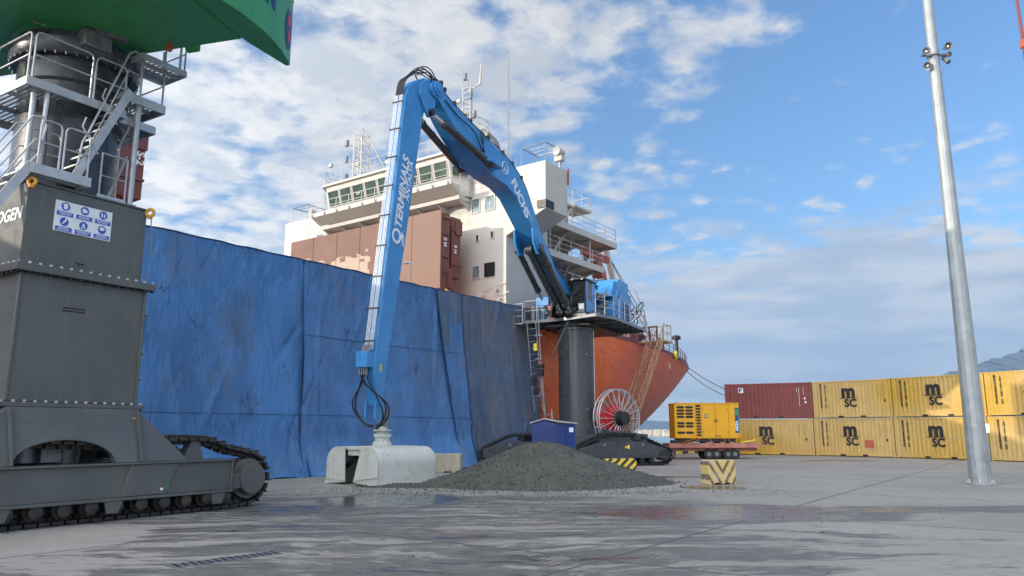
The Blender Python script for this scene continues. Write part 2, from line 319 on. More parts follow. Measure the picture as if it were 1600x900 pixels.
def ground_mat():
    m = bpy.data.materials.new('wet_concrete'); m.use_nodes = True; MATS['wet_concrete'] = m
    g = NG(m.node_tree); b = g.n['Principled BSDF']
    tc = g.node('ShaderNodeTexCoord'); v = tc.outputs['Object']      # object sits at the ship frame: x along the quay, y towards the ship
    geo = g.node('ShaderNodeNewGeometry'); P = geo.outputs['Position']
    X, Y, Z = g.sep(P)
    n0 = g.noise(P, 0.22, 6.0, 0.6)
    n1 = g.noise(P, 2.5, 6.0, 0.65)
    dry = g.mix(g.ramp(n0, 0.35, 0.65), (0.235, 0.222, 0.200), (0.295, 0.280, 0.255))
    dry = g.mix(g.math('MULTIPLY', g.ramp(n1, 0.45, 0.75), 0.35), dry, (0.175, 0.165, 0.15))
    # wet, muddy traffic area: stretched along the way the trucks drive
    warp = g.noise(P, 0.16, 3.0, 0.5)
    wx = g.math('ADD', X, g.math('MULTIPLY', warp, 5.0)); wy = g.math('ADD', Y, g.math('MULTIPLY', warp, 4.0))
    wv = g.comb(wx, wy, 0.0)
    s1 = g.noise(g.mapping(wv, (0.20, 1.00, 1), (0, 0, 0.15)), 1.0, 8.0, 0.66, 0.6)
    s2 = g.noise(g.mapping(wv, (0.75, 3.6, 1), (0, 0, 0.30)), 1.0, 8.0, 0.68, 0.5)
    dx = g.math('DIVIDE', g.math('SUBTRACT', X, -1.5), 10.5); dy = g.math('DIVIDE', g.math('SUBTRACT', Y, 15.0), 12.0)
    rr = g.math('SQRT', g.math('ADD', g.math('MULTIPLY', dx, dx), g.math('MULTIPLY', dy, dy)))
    bias = g.ramp(rr, 0.30, 1.40, 0.022, -0.15)
    s3 = g.noise(g.mapping(wv, (2.2, 5.5, 1), (0, 0, 0.5)), 1.0, 7.0, 0.7, 0.6)
    wet = g.math('ADD', g.math('ADD', g.math('MULTIPLY', s1, 0.48), g.math('ADD', g.math('MULTIPLY', s2, 0.30), g.math('MULTIPLY', s3, 0.22))), bias)
    def spot(cx, cy, rx, ry, amt):
        ax = g.math('DIVIDE', g.math('SUBTRACT', X, cx), rx); ay = g.math('DIVIDE', g.math('SUBTRACT', Y, cy), ry)
        q = g.math('SQRT', g.math('ADD', g.math('MULTIPLY', ax, ax), g.math('MULTIPLY', ay, ay)))
        return g.ramp(q, 0.5, 1.0, amt, 0.0)
    for sp in ((6.4, 24.9, 1.3, 1.0, 0.5), (-3.2, 20.8, 2.2, 2.6, 0.22), (5.5, 17.5, 5.0, 2.2, 0.16), (12.5, 18.0, 6.0, 1.6, 0.13), (19.5, 46.5, 3.5, 1.4, 0.25), (5.8, 30.4, 3.2, 0.7, 0.3), (-7.5, 13.3, 1.4, 2.4, -0.15), (-2.0, 23.0, 2.5, 0.8, -0.15)):
        wet = g.math('ADD', wet, spot(*sp))
    damp = g.ramp(wet, 0.478, 0.512)
    pool = g.ramp(wet, 0.560, 0.600)
    mud = g.mix(g.ramp(n1, 0.35, 0.7), (0.078, 0.074, 0.066), (0.140, 0.132, 0.118))
    c = g.mix(g.math('MULTIPLY', damp, 0.92), dry, mud)
    c = g.mix(g.math('MULTIPLY', pool, 0.65), c, (0.050, 0.049, 0.046))
    br = g.noise(P, 0.5, 5.0, 0.6)
    c = g.mix(g.math('MULTIPLY', g.math('MULTIPLY', g.ramp(br, 0.55, 0.72), damp), 0.35), c, (0.120, 0.085, 0.062))
    # lug marks left by wheeled loaders
    def treads(px, py, ang, ln, wd, amt):
        tx = g.math('ADD', g.math('MULTIPLY', g.math('SUBTRACT', X, px), cos(ang)), g.math('MULTIPLY', g.math('SUBTRACT', Y, py), sin(ang)))
        ty = g.math('ADD', g.math('MULTIPLY', g.math('SUBTRACT', X, px), -sin(ang)), g.math('MULTIPLY', g.math('SUBTRACT', Y, py), cos(ang)))
        ty = g.math('ADD', ty, g.math('MULTIPLY', g.math('MULTIPLY', tx, tx), 0.03))
        m_ = g.math('MULTIPLY', g.ramp(g.math('ABSOLUTE', ty), wd, wd * 0.7), g.ramp(g.math('ABSOLUTE', tx), ln, ln * 0.6))
        fr_ = g.math('FRACT', g.math('ADD', g.math('MULTIPLY', g.math('ADD', tx, g.math('MULTIPLY', g.math('ABSOLUTE', ty), 0.8)), 6.0), 50.0))
        return g.math('MULTIPLY', g.math('MULTIPLY', m_, g.ramp(fr_, 0.50, 0.62)), g.math('MULTIPLY', g.ramp(n1, 0.40, 0.58), amt))
    for tr in ((0.6, 11.2, 1.9, 1.9, 0.30, 0.8), (2.2, 11.6, 1.9, 1.7, 0.30, 0.7), (-2.2, 17.0, 0.5, 4.0, 0.32, 0.5), (3.5, 19.3, 0.2, 4.5, 0.32, 0.45)):
        c = g.mix(treads(*tr), c, (0.27, 0.255, 0.235))
    # slab joints, seven metre bays square to the quay
    ox, oy, oz = g.sep(v)
    jn = g.math('MULTIPLY', g.math('SUBTRACT', g.noise(P, 1.2, 4.0), 0.5), 0.10)
    def joint(co, off):
        fr = g.math('ABSOLUTE', g.math('SUBTRACT', g.math('FRACT', g.math('ADD', g.math('DIVIDE', g.math('ADD', g.math('ADD', co, jn), off), 7.0), 40.0)), 0.5))
        return g.ramp(fr, 0.4930, 0.4965)
    jt = g.math('MAXIMUM', joint(ox, 3.1 + 3.5 - 3.5 - 0.0), joint(oy, 23.0 + 3.5))
    c = g.mix(g.math('MULTIPLY', jt, 0.75), c, (0.050, 0.048, 0.046))
    ck = g.noise(g.mapping(P, (1, 1, 1), (0, 0, 0.7)), 0.55, 9.0, 0.62, 0.3)
    ckl = g.math('MULTIPLY', g.ramp(g.math('ABSOLUTE', g.math('SUBTRACT', ck, 0.5)), 0.0035, 0.0), g.ramp(n0, 0.50, 0.62))
    c = g.mix(g.math('MULTIPLY', ckl, 0.6), c, (0.05, 0.048, 0.045))
    agg = g.noise(P, 38.0, 2.0, 0.7)
    c = g.mix(g.math('MULTIPLY', g.ramp(agg, 0.40, 0.64), 0.22), c, (0.12, 0.115, 0.105))
    sp2 = g.noise(P, 14.0, 3.0, 0.6)
    c = g.mix(g.math('MULTIPLY', g.ramp(sp2, 0.68, 0.76), 0.35), c, (0.08, 0.08, 0.08))
    g.l.new(c, b.inputs['Base Color'])
    r = g.math('SUBTRACT', g.ramp(n1, 0.3, 0.7, 0.80, 0.94), g.math('MULTIPLY', damp, 0.28))
    r = g.math('SUBTRACT', r, g.math('MULTIPLY', pool, 0.40), clamp=True)
    g.l.new(g.math('MAXIMUM', r, 0.07), b.inputs['Roughness'])
    bn = g.node('ShaderNodeBump'); bn.inputs['Distance'].default_value = 0.02
    g.l.new(g.math('SUBTRACT', 0.45, g.math('MULTIPLY', pool, 0.40)), bn.inputs['Strength'])
    g.l.new(g.math('ADD', g.noise(P, 7.0, 8.0, 0.72), g.math('MULTIPLY', jt, -0.8)), bn.inputs['Height']); g.l.new(bn.outputs[0], b.inputs['Normal'])
ground_mat()

def water_mat():
    m = bpy.data.materials.new('harbour_water'); m.use_nodes = True; MATS['harbour_water'] = m
    g = NG(m.node_tree); b = g.n['Principled BSDF']
    b.inputs['Base Color'].default_value = (0.10, 0.20, 0.24, 1); b.inputs['Roughness'].default_value = 0.18
    geo = g.node('ShaderNodeNewGeometry')
    bn = g.node('ShaderNodeBump'); bn.inputs['Strength'].default_value = 0.6; bn.inputs['Distance'].default_value = 0.3
    g.l.new(g.noise(geo.outputs['Position'], 0.6, 4.0), bn.inputs['Height']); g.l.new(bn.outputs[0], b.inputs['Normal'])
water_mat()

def gravel_mat():
    m = bpy.data.materials.new('gravel'); m.use_nodes = True; MATS['gravel'] = m
    g = NG(m.node_tree); b = g.n['Principled BSDF']
    tc = g.node('ShaderNodeTexCoord'); v = tc.outputs['Object']
    vo = g.node('ShaderNodeTexVoronoi'); g.l.new(v, vo.inputs['Vector']); vo.inputs['Scale'].default_value = 34.0
    n = g.noise(v, 60.0, 2.0)
    r = g.sep(vo.outputs['Color'])[0]
    c = g.mix(r, (0.048, 0.050, 0.043), (0.125, 0.125, 0.107))
    c = g.mix(g.ramp(g.noise(v, 1.1, 5.0), 0.4, 0.7), c, g.mix(r, (0.040, 0.042, 0.036), (0.095, 0.095, 0.082)))
    g.l.new(c, b.inputs['Base Color']); b.inputs['Roughness'].default_value = 0.85
    bn = g.node('ShaderNodeBump'); bn.inputs['Strength'].default_value = 0.9; bn.inputs['Distance'].default_value = 0.03
    g.l.new(g.math('MULTIPLY', vo.outputs['Distance'], -1.0), bn.inputs['Height']); g.l.new(bn.outputs[0], b.inputs['Normal'])
gravel_mat()

def grate_mat():
    m = bpy.data.materials.new('perforated'); m.use_nodes = True; MATS['perforated'] = m
    g = NG(m.node_tree); b = g.n['Principled BSDF']
    b.inputs['Base Color'].default_value = (0.30, 0.31, 0.32, 1); b.inputs['Roughness'].default_value = 0.5; b.inputs['Metallic'].default_value = 0.4
    tc = g.node('ShaderNodeTexCoord'); x, y, z = g.sep(tc.outputs['Object'])
    fx = g.math('ABSOLUTE', g.math('SUBTRACT', g.math('FRACT', g.math('ADD', g.math('MULTIPLY', x, 9.0), 50.0)), 0.5))
    fy = g.math('ABSOLUTE', g.math('SUBTRACT', g.math('FRACT', g.math('ADD', g.math('MULTIPLY', y, 14.0), 50.0)), 0.5))
    hole = g.math('MULTIPLY', g.math('LESS_THAN', fx, 0.30), g.math('LESS_THAN', fy, 0.24))
    g.l.new(g.math('SUBTRACT', 1.0, hole), b.inputs['Alpha'])
grate_mat()

# ---------------------------------------------------------------- mesh helpers
class MB:
    def __init__(s, X=None): s.v = []; s.f = []; s.X = X; s.mi = 0; s.fm = []
    def add(s, vs, fs, X=None):
        o = len(s.v); M = s.X
        for p in vs:
            p = Vector(p)
            if X is not None: p = X @ p
            if M is not None: p = M @ p
            s.v.append(p)
        for f in fs: s.f.append([i + o for i in f]); s.fm.append(s.mi)
        return s
    def bx(s, x0, x1, y0, y1, z0, z1, X=None):
        x0, x1 = min(x0, x1), max(x0, x1); y0, y1 = min(y0, y1), max(y0, y1); z0, z1 = min(z0, z1), max(z0, z1)
        vs = [(x0, y0, z0), (x1, y0, z0), (x1, y1, z0), (x0, y1, z0), (x0, y0, z1), (x1, y0, z1), (x1, y1, z1), (x0, y1, z1)]
        return s.add(vs, [(0, 3, 2, 1), (4, 5, 6, 7), (0, 1, 5, 4), (1, 2, 6, 5), (2, 3, 7, 6), (3, 0, 4, 7)], X)
    def prism(s, pts, vec, X=None):
        n = len(pts); vec = Vector(vec)
        vs = [Vector(p) for p in pts] + [Vector(p) + vec for p in pts]
        fs = [list(range(n))[::-1], list(range(n, 2 * n))] + [(i, (i + 1) % n, n + (i + 1) % n, n + i) for i in range(n)]
        return s.add(vs, fs, X)
    def bar(s, a, b, w, h, up=(0, 0, 1)):
        a = Vector(a); b = Vector(b); d = (b - a)
        if d.length < 1e-6: return s
        d.normalize(); u = Vector(up)
        if abs(d.dot(u)) > 0.98: u = Vector((1, 0, 0))
        sd = d.cross(u).normalized(); u = sd.cross(d).normalized()
        pts = [a + sd * (w * i) / 2 + u * (h * j) / 2 for i, j in ((-1, -1), (1, -1), (1, 1), (-1, 1))]
        return s.prism(pts, b - a)
    def tube(s, pts, r, n=8, closed=False, caps=True):
        pts = [Vector(p) for p in pts]; m = len(pts); rs = r if isinstance(r, (list, tuple)) else [r] * m
        nrm = None; rings = []
        for i, p in enumerate(pts):
            if closed: t = pts[(i + 1) % m] - pts[i - 1]
            elif i == 0: t = pts[1] - p
            elif i == m - 1: t = p - pts[i - 1]
            else: t = (pts[i + 1] - p).normalized() + (p - pts[i - 1]).normalized()
            if t.length < 1e-9: t = Vector((0, 0, 1))
            t.normalize()
            if nrm is None:
                nrm = t.orthogonal().normalized()
            nrm = (nrm - t * nrm.dot(t))
            nrm = nrm.normalized() if nrm.length > 1e-6 else t.orthogonal().normalized()
            bi = t.cross(nrm)
            rings.append([p + (nrm * cos(2 * pi * k / n) + bi * sin(2 * pi * k / n)) * rs[i] for k in range(n)])
        vs = [q for rg in rings for q in rg]; fs = []
        for i in range(m if closed else m - 1):
            j = (i + 1) % m
            for k in range(n): fs.append((i * n + k, i * n + (k + 1) % n, j * n + (k + 1) % n, j * n + k))
        if caps and not closed: fs += [list(range(n))[::-1], list(range((m - 1) * n, m * n))]
        return s.add(vs, fs)
    def cyl(s, a, b, r0, r1=None, n=20): return s.tube([a, b], [r0, r0 if r1 is None else r1], n)
    def lathe(s, c, axis, prof, n=24):
        """prof: (distance along axis, radius)"""
        c = Vector(c); t = Vector(axis).normalized(); u = t.orthogonal().normalized(); w = t.cross(u)
        vs = [c + t * h + (u * cos(2 * pi * k / n) + w * sin(2 * pi * k / n)) * max(r, 1e-4) for h, r in prof for k in range(n)]
        fs = []
        for i in range(len(prof) - 1):
            for k in range(n): fs.append((i * n + k, i * n + (k + 1) % n, (i + 1) * n + (k + 1) % n, (i + 1) * n + k))
        fs += [list(range(n))[::-1], list(range((len(prof) - 1) * n, len(prof) * n))]
        return s.add(vs, fs)
    def sphere(s, c, r, n=12, sc=(1, 1, 1)):
        c = Vector(c); vs = []; fs = []; m = n // 2
        for i in range(m + 1):
            th = pi * i / m
            for k in range(n): vs.append(c + Vector((r * sc[0] * sin(th) * cos(2 * pi * k / n), r * sc[1] * sin(th) * sin(2 * pi * k / n), r * sc[2] * cos(th))))
        for i in range(m):
            for k in range(n): fs.append((i * n + k, (i + 1) * n + k, (i + 1) * n + (k + 1) % n, i * n + (k + 1) % n))
        return s.add(vs, fs)
    def ring(s, c, axis, R, r, n=32, k=8):
        c = Vector(c); t = Vector(axis).normalized(); u = t.orthogonal().normalized(); w = t.cross(u)
        return s.tube([c + (u * cos(2 * pi * i / n) + w * sin(2 * pi * i / n)) * R for i in range(n)], r, k, closed=True)
    def text(s, txt, size, o, ex, ey, ext=0.012, bold=0.0, align='LEFT', shear=0.0, spacing=1.0):
        cu = bpy.data.curves.new('lettering', 'FONT'); cu.body = txt; cu.size = size; cu.extrude = ext; cu.offset = bold * size
        cu.align_x = align; cu.resolution_u = 3; cu.shear = shear; cu.space_character = spacing
        ob = bpy.data.objects.new('lettering', cu); COL.objects.link(ob)
        dg = bpy.context.evaluated_depsgraph_get(); me = bpy.data.meshes.new_from_object(ob.evaluated_get(dg))
        bpy.data.objects.remove(ob); bpy.data.curves.remove(cu)
        ex = Vector(ex).normalized(); ey = Vector(ey).normalized(); ez = ex.cross(ey).normalized(); o = Vector(o)
        vs = [o + ex * p.co.x + ey * p.co.y + ez * p.co.z for p in me.vertices]
        s.add(vs, [list(p.vertices) for p in me.polygons]); bpy.data.meshes.remove(me)
        return s
    def build(s, name, mats, parent=None, M=None, smooth=35, bevel=0.0, segs=2):
        me = bpy.data.meshes.new(name)
        me.from_pydata([tuple(p) for p in s.v], [], s.f); me.update()
        if not isinstance(mats, (list, tuple)): mats = [mats]
        for m in mats: me.materials.append(MATS[m])
        if len(mats) > 1:
            for p, i in zip(me.polygons, s.fm): p.material_index = i
        bm = bmesh.new(); bm.from_mesh(me); bmesh.ops.recalc_face_normals(bm, faces=bm.faces); bm.to_mesh(me); bm.free()
        if smooth:
            me.polygons.foreach_set('use_smooth', [True] * len(me.polygons)); me.set_sharp_from_angle(angle=radians(smooth))
        o = bpy.data.objects.new(name, me); COL.objects.link(o)
        if parent is not None: o.parent = parent
        if M is not None: o.matrix_basis = M
        if bevel > 0:
            b = o.modifiers.new('bevel', 'BEVEL'); b.width = bevel; b.segments = segs; b.limit_method = 'ANGLE'; b.angle_limit = radians(40); b.harden_normals = False
        return o

def tag(o, label=None, cat=None, group=None, kind=None):
    if label: o['label'] = label
    if cat: o['category'] = cat
    if group: o['group'] = group
    if kind: o['kind'] = kind
    return o
def root(name, M, label, cat, group=None):
    o = bpy.data.objects.new(name, None); COL.objects.link(o); o.empty_display_size = 0.3; o.matrix_basis = M
    return tag(o, label, cat, group)
def frame(origin, ang): return Matrix.Translation(Vector(origin)) @ Matrix.Rotation(ang, 4, 'Z')
def copy_tree(o, parent=None):
    c = o.copy(); COL.objects.link(c)
    if parent is not None: c.parent = parent
    for ch in list(o.children): copy_tree(ch, c)
    return c
def lerp(a, b, t): return a + (b - a) * t
def vl(a, b, t): return Vector(a).lerp(Vector(b), t)

def rail(mb, pts, h=1.05, gap=1.2, r=0.022, mids=(0.5,), posts=True, n=6, closed=False):
    """guard rail along a polyline of deck points"""
    pts = [Vector(p) for p in pts]; up = Vector((0, 0, 1))
    if closed: pts = pts + [pts[0]]
    mb.tube([p + up * h for p in pts], r, n)
    for m in mids: mb.tube([p + up * h * m for p in pts], r * 0.75, n)
    for a, b in zip(pts, pts[1:]):
        k = max(1, round((b - a).length / gap))
        for i in range(k + 1):
            q = a.lerp(b, i / k); mb.cyl(q, q + up * h, r, n=n)
    return mb

def stair(mb, a, b, width_vec, steps, t=0.05, depth=0.24, str_h=0.2):
    """a: foot, b: head (points on one stringer), width_vec: to the other stringer"""
    a = Vector(a); b = Vector(b); w = Vector(width_vec); up = Vector((0, 0, 1))
    for o in (Vector((0, 0, 0)), w):
        mb.bar(a + o, b + o, 0.04, str_h)
    run = Vector((b.x - a.x, b.y - a.y, 0)); run = run.normalized() if run.length > 1e-6 else Vector((1, 0, 0))
    for i in range(1, steps):
        p = a.lerp(b, i / steps)
        mb.prism([p - run * depth / 2, p + run * depth / 2, p + run * depth / 2 + w, p - run * depth / 2 + w], up * 0.035)
    return mb

def ladder(mb, a, b, side, w=0.45, step=0.30, r=0.025):
    a = Vector(a); b = Vector(b); s = Vector(side).normalized() * w / 2
    mb.tube([a - s, b - s], r, 6); mb.tube([a + s, b + s], r, 6)
    k = int((b - a).length / step)
    for i in range(1, k + 1):
        p = a.lerp(b, i / (k + 1)); mb.tube([p - s, p + s], r * 0.8, 5)
    return mb

def track(mb, path, y0, y1, pitch=0.19, th=0.045, grouser=0.035, fill=0.88):
    """closed track belt: one shoe per pitch, path is a closed (x, z) polyline"""
    P = [Vector((p[0], 0, p[1])) for p in path]; n = len(P)
    seg = [(P[(i + 1) % n] - P[i]).length for i in range(n)]; L = sum(seg); k = int(L / pitch); pit = L / k
    def at(d):
        d %= L
        for i in range(n):
            if d <= seg[i] or i == n - 1: return P[i].lerp(P[(i + 1) % n], d / seg[i])
            d -= seg[i]
    cx = sum((p for p in P), Vector()) / n
    for i in range(k):
        a = at(i * pit); b = at(i * pit + pit * fill); t = (b - a).normalized(); nn = Vector((t.z, 0, -t.x))
        if nn.dot((a + b) / 2 - cx) < 0: nn = -nn
        q = [a, b, b + nn * th, a + nn * th]
        mb.prism([Vector((p.x, y0, p.z)) for p in q], (0, y1 - y0, 0))
        q = [a + nn * th, a + t * 0.03 + nn * th, a + t * 0.03 + nn * (th + grouser), a + nn * (th + grouser)]
        mb.prism([Vector((p.x, y0, p.z)) for p in q], (0, y1 - y0, 0))
        ym = (y0 + y1) / 2
        q = [a, b, b - nn * 0.09, a - nn * 0.09]
        for dy in (-0.13, 0.13):
            mb.prism([Vector((p.x, ym + dy - 0.025, p.z)) for p in q], (0, 0.05, 0))
    return mb

# ---------------------------------------------------------------- frames
A = radians(36)
Q = Vector((sin(A), cos(A), 0)); PV = Vector((cos(A), -sin(A), 0))           # along the quay / from the ship to us
O = Vector((-0.33, 42.18, 0))
SHIP = frame(O, atan2(Q.y, Q.x))                                           # x = s along quay, y = towards the ship, z up
EDGE = -0.25                                                             # quay edge in that frame (y)
#--SETTING--

# ================================================================ setting
def setting():
    g = MB()
    g.add([(-260, -420, 0), (420, -420, 0), (420, EDGE, 0), (-260, EDGE, 0)], [(0, 1, 2, 3)])
    tag(g.build('quay_ground', 'wet_concrete', M=SHIP, smooth=0), kind='structure')
    g = MB(); g.bx(-260, 420, EDGE - 0.6, EDGE, -6, -0.004)
    tag(g.build('quay_wall', 'quay_face', M=SHIP, smooth=0), kind='structure')
    g = MB(); g.prism([(4.2, EDGE - 0.38, 0.0), (4.2, EDGE - 0.06, 0.0), (4.2, EDGE - 0.10, 0.26), (4.2, EDGE - 0.34, 0.26)], (160, 0, 0))
    tag(g.build('quay_kerb', 'kerb_stripe', M=SHIP, smooth=0), kind='structure')
    g = MB(); g.add([(-14000, -3000, -2.6), (14000, -3000, -2.6), (14000, 16000, -2.6), (-14000, 16000, -2.6)], [(0, 1, 2, 3)])
    # water is a sheet below the quay; the quay ground lies above it
    tag(g.build('harbour_water', 'harbour_water', smooth=0), kind='structure')
    # breakwater: rough rock mound
    rnd = random.Random(3); g = MB(); nx = 150; prof = [(-9, -3), (-6.5, -1.2), (-4, 0.6), (-1.5, 2.0), (1.5, 2.1), (5, 0.2), (9, -3)]
    vs = []; fs = []
    for i in range(nx + 1):
        x = 30 + 330 * i / nx
        for (py, pz) in prof: vs.append((x + rnd.uniform(-.8, .8), 590 + py + rnd.uniform(-.9, .9), pz + rnd.uniform(-.55, .55)))
    k = len(prof)
    for i in range(nx):
        for j in range(k - 1): fs.append((i * k + j, (i + 1) * k + j, (i + 1) * k + j + 1, i * k + j + 1))
    g.add(vs, fs)
    for i in range(700):                                              # loose armour stones
        x = 30 + 330 * rnd.random(); t = rnd.random(); py = lerp(-8, -1, t); pz = lerp(-2.4, 2.2, t)
        r = rnd.uniform(0.5, 1.2); c = Vector((x, 590 + py, pz))
        pts = [c + Vector((rnd.uniform(-1, 1), rnd.uniform(-1, 1), rnd.uniform(-1, 1))).normalized() * r for _ in range(4)]
        g.add(pts, [(0, 1, 2), (0, 2, 3), (0, 3, 1), (1, 3, 2)])
    tag(g.build('breakwater', 'rock', smooth=0), kind='structure')
    g = MB(); g.bx(125.5, 131, 586, 591, 1.5, 6.0); g.lathe((128, 588.5, 6.0), (0, 0, 1), [(0, .9), (3.0, .7), (3.05, 1.1), (3.3, 1.1), (3.3, .6), (4.4, .5), (4.8, .05)], 12)
    tag(g.build('harbour_light', 'ship_white', M=None), 'small white harbour light far off on the rock breakwater', 'lighthouse')
    # far mountains
    rnd = random.Random(11)
    def ridge(name, pts, Y, depth, amp, seed, nsub=14):
        rr = random.Random(seed); top = []
        for (x0, z0), (x1, z1) in zip(pts, pts[1:]):
            for i in range(nsub):
                t = i / nsub; top.append((lerp(x0, x1, t), lerp(z0, z1, t) + rr.uniform(-amp, amp)))
        top.append(pts[-1]); vs = []; fs = []; rows = 7
        for j in range(rows):
            f = j / (rows - 1)
            for (x, z) in top:
                hgt = z * (1 - f) ** 1.2
                vs.append((x + (rr.uniform(-1, 1) * amp * 1.5 if 0 < f < 1 else 0), Y - depth * f, hgt * (1 + (rr.uniform(-.16, .16) if 0 < f < 1 else 0)) - 4))
        m = len(top)
        for j in range(rows - 1):
            for i in range(m - 1): fs.append((j * m + i, j * m + i + 1, (j + 1) * m + i + 1, (j + 1) * m + i))
        back = len(vs)
        for (x, z) in top: vs.append((x, Y + depth * 0.7, -4))
        for i in range(m - 1): fs.append((i, back + i, back + i + 1, i + 1))
        g = MB(); g.add(vs, fs); tag(g.build(name, 'mountain_scrub', smooth=50), kind='structure')
    ridge('mountains', [(3300, 60), (4100, 330), (4900, 560), (5250, 700), (5545, 775), (5700, 835), (5790, 838), (6100, 960), (6600, 1120), (7400, 1250), (8500, 1000), (10000, 500)], 9000, 2600, 14, 5)
    ridge('far_hills', [(300, 20), (900, 70), (1500, 110), (2000, 150), (2500, 120), (3200, 170), (4200, 120)], 11500, 1500, 6, 8)
setting()

# ================================================================ the ship
BEAM = 17.5; MID = BEAM / 2
def SH(s, d, z): return Vector((s, -d, z))          # d: metres from the hull side towards us
def ship():
    R = root('cargo_ship', SHIP, 'white and orange cargo ship moored at the quay behind the blue tarpaulins', 'ship')
    # hull, lofted; y from 0.05 (near side) to BEAM (far side)
    zs = [-3, -2.2, -1.4, -0.5, 0.4, 1.4, 2.4, 3.4, 4.4, 5.4, 6.4, 7.4, 8.3]
    ss = [-110, -104, -96, -80, -50, -20, -8, 0, 4, 7, 10, 13, 16, 19, 22, 25, 28, 31, 34, 36, 38, 40, 42, 43.5, 44.8, 45.6]
    def half(s, z):
        t = max(0, min(1, (z + 3) / 11.3))
        s1 = lerp(8, 46, t ** 0.5); s0 = lerp(-20, 8, t ** 0.8)
        if s > 0:
            if s <= s0: b = 1.0
            else:
                u = min(1.0, (s - s0) / (s1 - s0)); b = max(0.0, 1 - u ** (1.9 + 0.1 * t))
        else:
            b = 1.0
            if s < s0: b = 1.0
            if -20 < s < 0 and s > s0:
                u = (s - s0) / (s1 - s0); b = max(0, 1 - u ** (1.9 + 0.1 * t))
            if s < -90: b = max(0.02, 1 - ((-s - 90) / 21.0) ** 2)
        return MID * b
    h = MB(); vs = []; fs = []; nz = len(zs)
    for s in ss:
        def sx(z): return min(s, lerp(8, 46, max(0, min(1, (z + 3) / 11.3)) ** 0.5) - 0.02)
        for z in zs: vs.append((sx(z), MID - half(sx(z), z) + 0.04, z))
        for z in reversed(zs): vs.append((sx(z), MID + half(sx(z), z), z))
    k = 2 * nz
    for i in range(len(ss) - 1):
        for j in range(k - 1): fs.append((i * k + j, (i + 1) * k + j, (i + 1) * k + j + 1, i * k + j + 1))
        fs.append((i * k + k - 1, (i + 1) * k + k - 1, (i + 1) * k, i * k))
    fs.append(list(range(k))); fs.append([(len(ss) - 1) * k + j for j in range(k)])
    h.add(vs, fs); h.build('hull', 'hull_orange', R, smooth=60)
    def deck_y(s): return MID - half(s, 8.3) + 0.04
    # sheer strake / fishplate along the near deck edge
    m = MB()
    st = [2 + i for i in range(0, 43)]
    for a, b in zip(st, st[1:]): m.prism([(a, deck_y(a) - 0.03, 8.2), (b, deck_y(b) - 0.03, 8.2), (b, deck_y(b) - 0.03, 8.42), (a, deck_y(a) - 0.03, 8.42)], (0, 0.06, 0))
    m.build('gunwale', 'rust_red', R)
    m = MB(); rail(m, [(s, deck_y(s) + 0.15, 8.3) for s in range(17, 42, 2)], 1.0, 1.5, 0.03, (0.35, 0.68))
    m.build('poop_railing', 'rust_red', R)
    m = MB(); rail(m, [(s, deck_y(s) + 0.15, 8.3) for s in range(3, 17, 2)], 1.0, 1.5, 0.03, (0.35, 0.68))
    m.build('side_railing', 'ship_white', R)
    # forward part: coaming and folded hatch covers
    m = MB(); m.bx(-105, -4.5, 2.2, 15.3, 8.3, 9.0); m.build('hatch_coaming', 'rust_red', R)

    def hatch(sf, sb, ztop, d0, d1, mat):
        m = MB(); m.bx(sf, sf + 0.12, d0, d1, 9.0, ztop)               # closed top plate faces the bow
        for k in (0.32, 0.62, ): 
            pass
        f = m.build('hatch_cover', mat, R, bevel=0.02)
        e = MB()
        zt2 = ztop - 0.12
        mid = (sf + sb) / 2
        e.bx(sf + 0.123, mid - 0.12, d0 + 0.03, d1 - 0.03, 9.2, zt2)            # leaf framing
        e.bx(mid + 0.12, sb, d0 + 0.1, d1 - 0.1, 10.3, zt2 - 0.05)
        e.bx(mid - 0.30, mid + 0.14, d0 - 0.03, d0 + 0.35, 9.6, 10.75)
        for z in (10.4, 11.3, 12.6, zt2 - 0.35): e.bx(sf + 0.123, mid - 0.2, d0 - 0.05, d0 + 0.05, z, z + 0.08)
        for z in (11.0, zt2 - 0.9): e.bx(mid + 0.16, sb + 0.04, d0 + 0.04, d0 + 0.15, z, z + 0.10)
        e.bx(sb - 0.5, sb + 0.05, d0 + 0.02, d0 + 0.14, zt2 - 1.05, zt2 - 0.2)
        e.build('leaf_frame', 'rust_red', f, bevel=0.015)
        sm = MB()
        for y in (lerp(d0, d1, t) for t in (0.17, 0.34, 0.5, 0.66, 0.83)): sm.bx(sf - 0.02, sf + 0.01, y - 0.03, y + 0.03, 9.0, ztop)
        sm.build('weld_seam', mat, f)
        return f
    hc = hatch(-3.1, -1.25, 14.0, 2.25, 15.4, 'hatch_paint')
    m = MB()
    m.text('M 0', 0.34, (-2.62, 2.225, 11.9), (0, 0, 1), (-1, 0, 0), 0.01, 0.02)
    m.text('H 6', 0.34, (-1.62, 2.33, 11.7), (0, 0, 1), (-1, 0, 0), 0.01, 0.02)
    m.build('stencil', 'white_print', hc)
    m = MB(); m.prism([(-2.75, 2.1, 9.5), (-2.45, 2.1, 9.4), (-2.15, 2.1, 8.95), (-2.45, 2.1, 8.8), (-2.75, 2.1, 8.95)], (0, 0.1, 0)); m.build('hinge_bracket', 'bright_yellow', hc)
    hc2 = hatch(-22.2, -20.0, 13.4, 2.2, 3.9, 'rust_red')
    m = MB(); m.text('S-2', 0.42, (-20.30, 2.29, 12.15), (0, 0, -1), (1, 0, 0), 0.01, 0.02); m.text('1', 0.40, (-20.30, 2.29, 13.1), (0, 0, -1), (1, 0, 0), 0.01, 0.02)
    m.build('stencil', 'white_print', hc2)

    # accommodation: front block, aft house, decks
    m = MB()
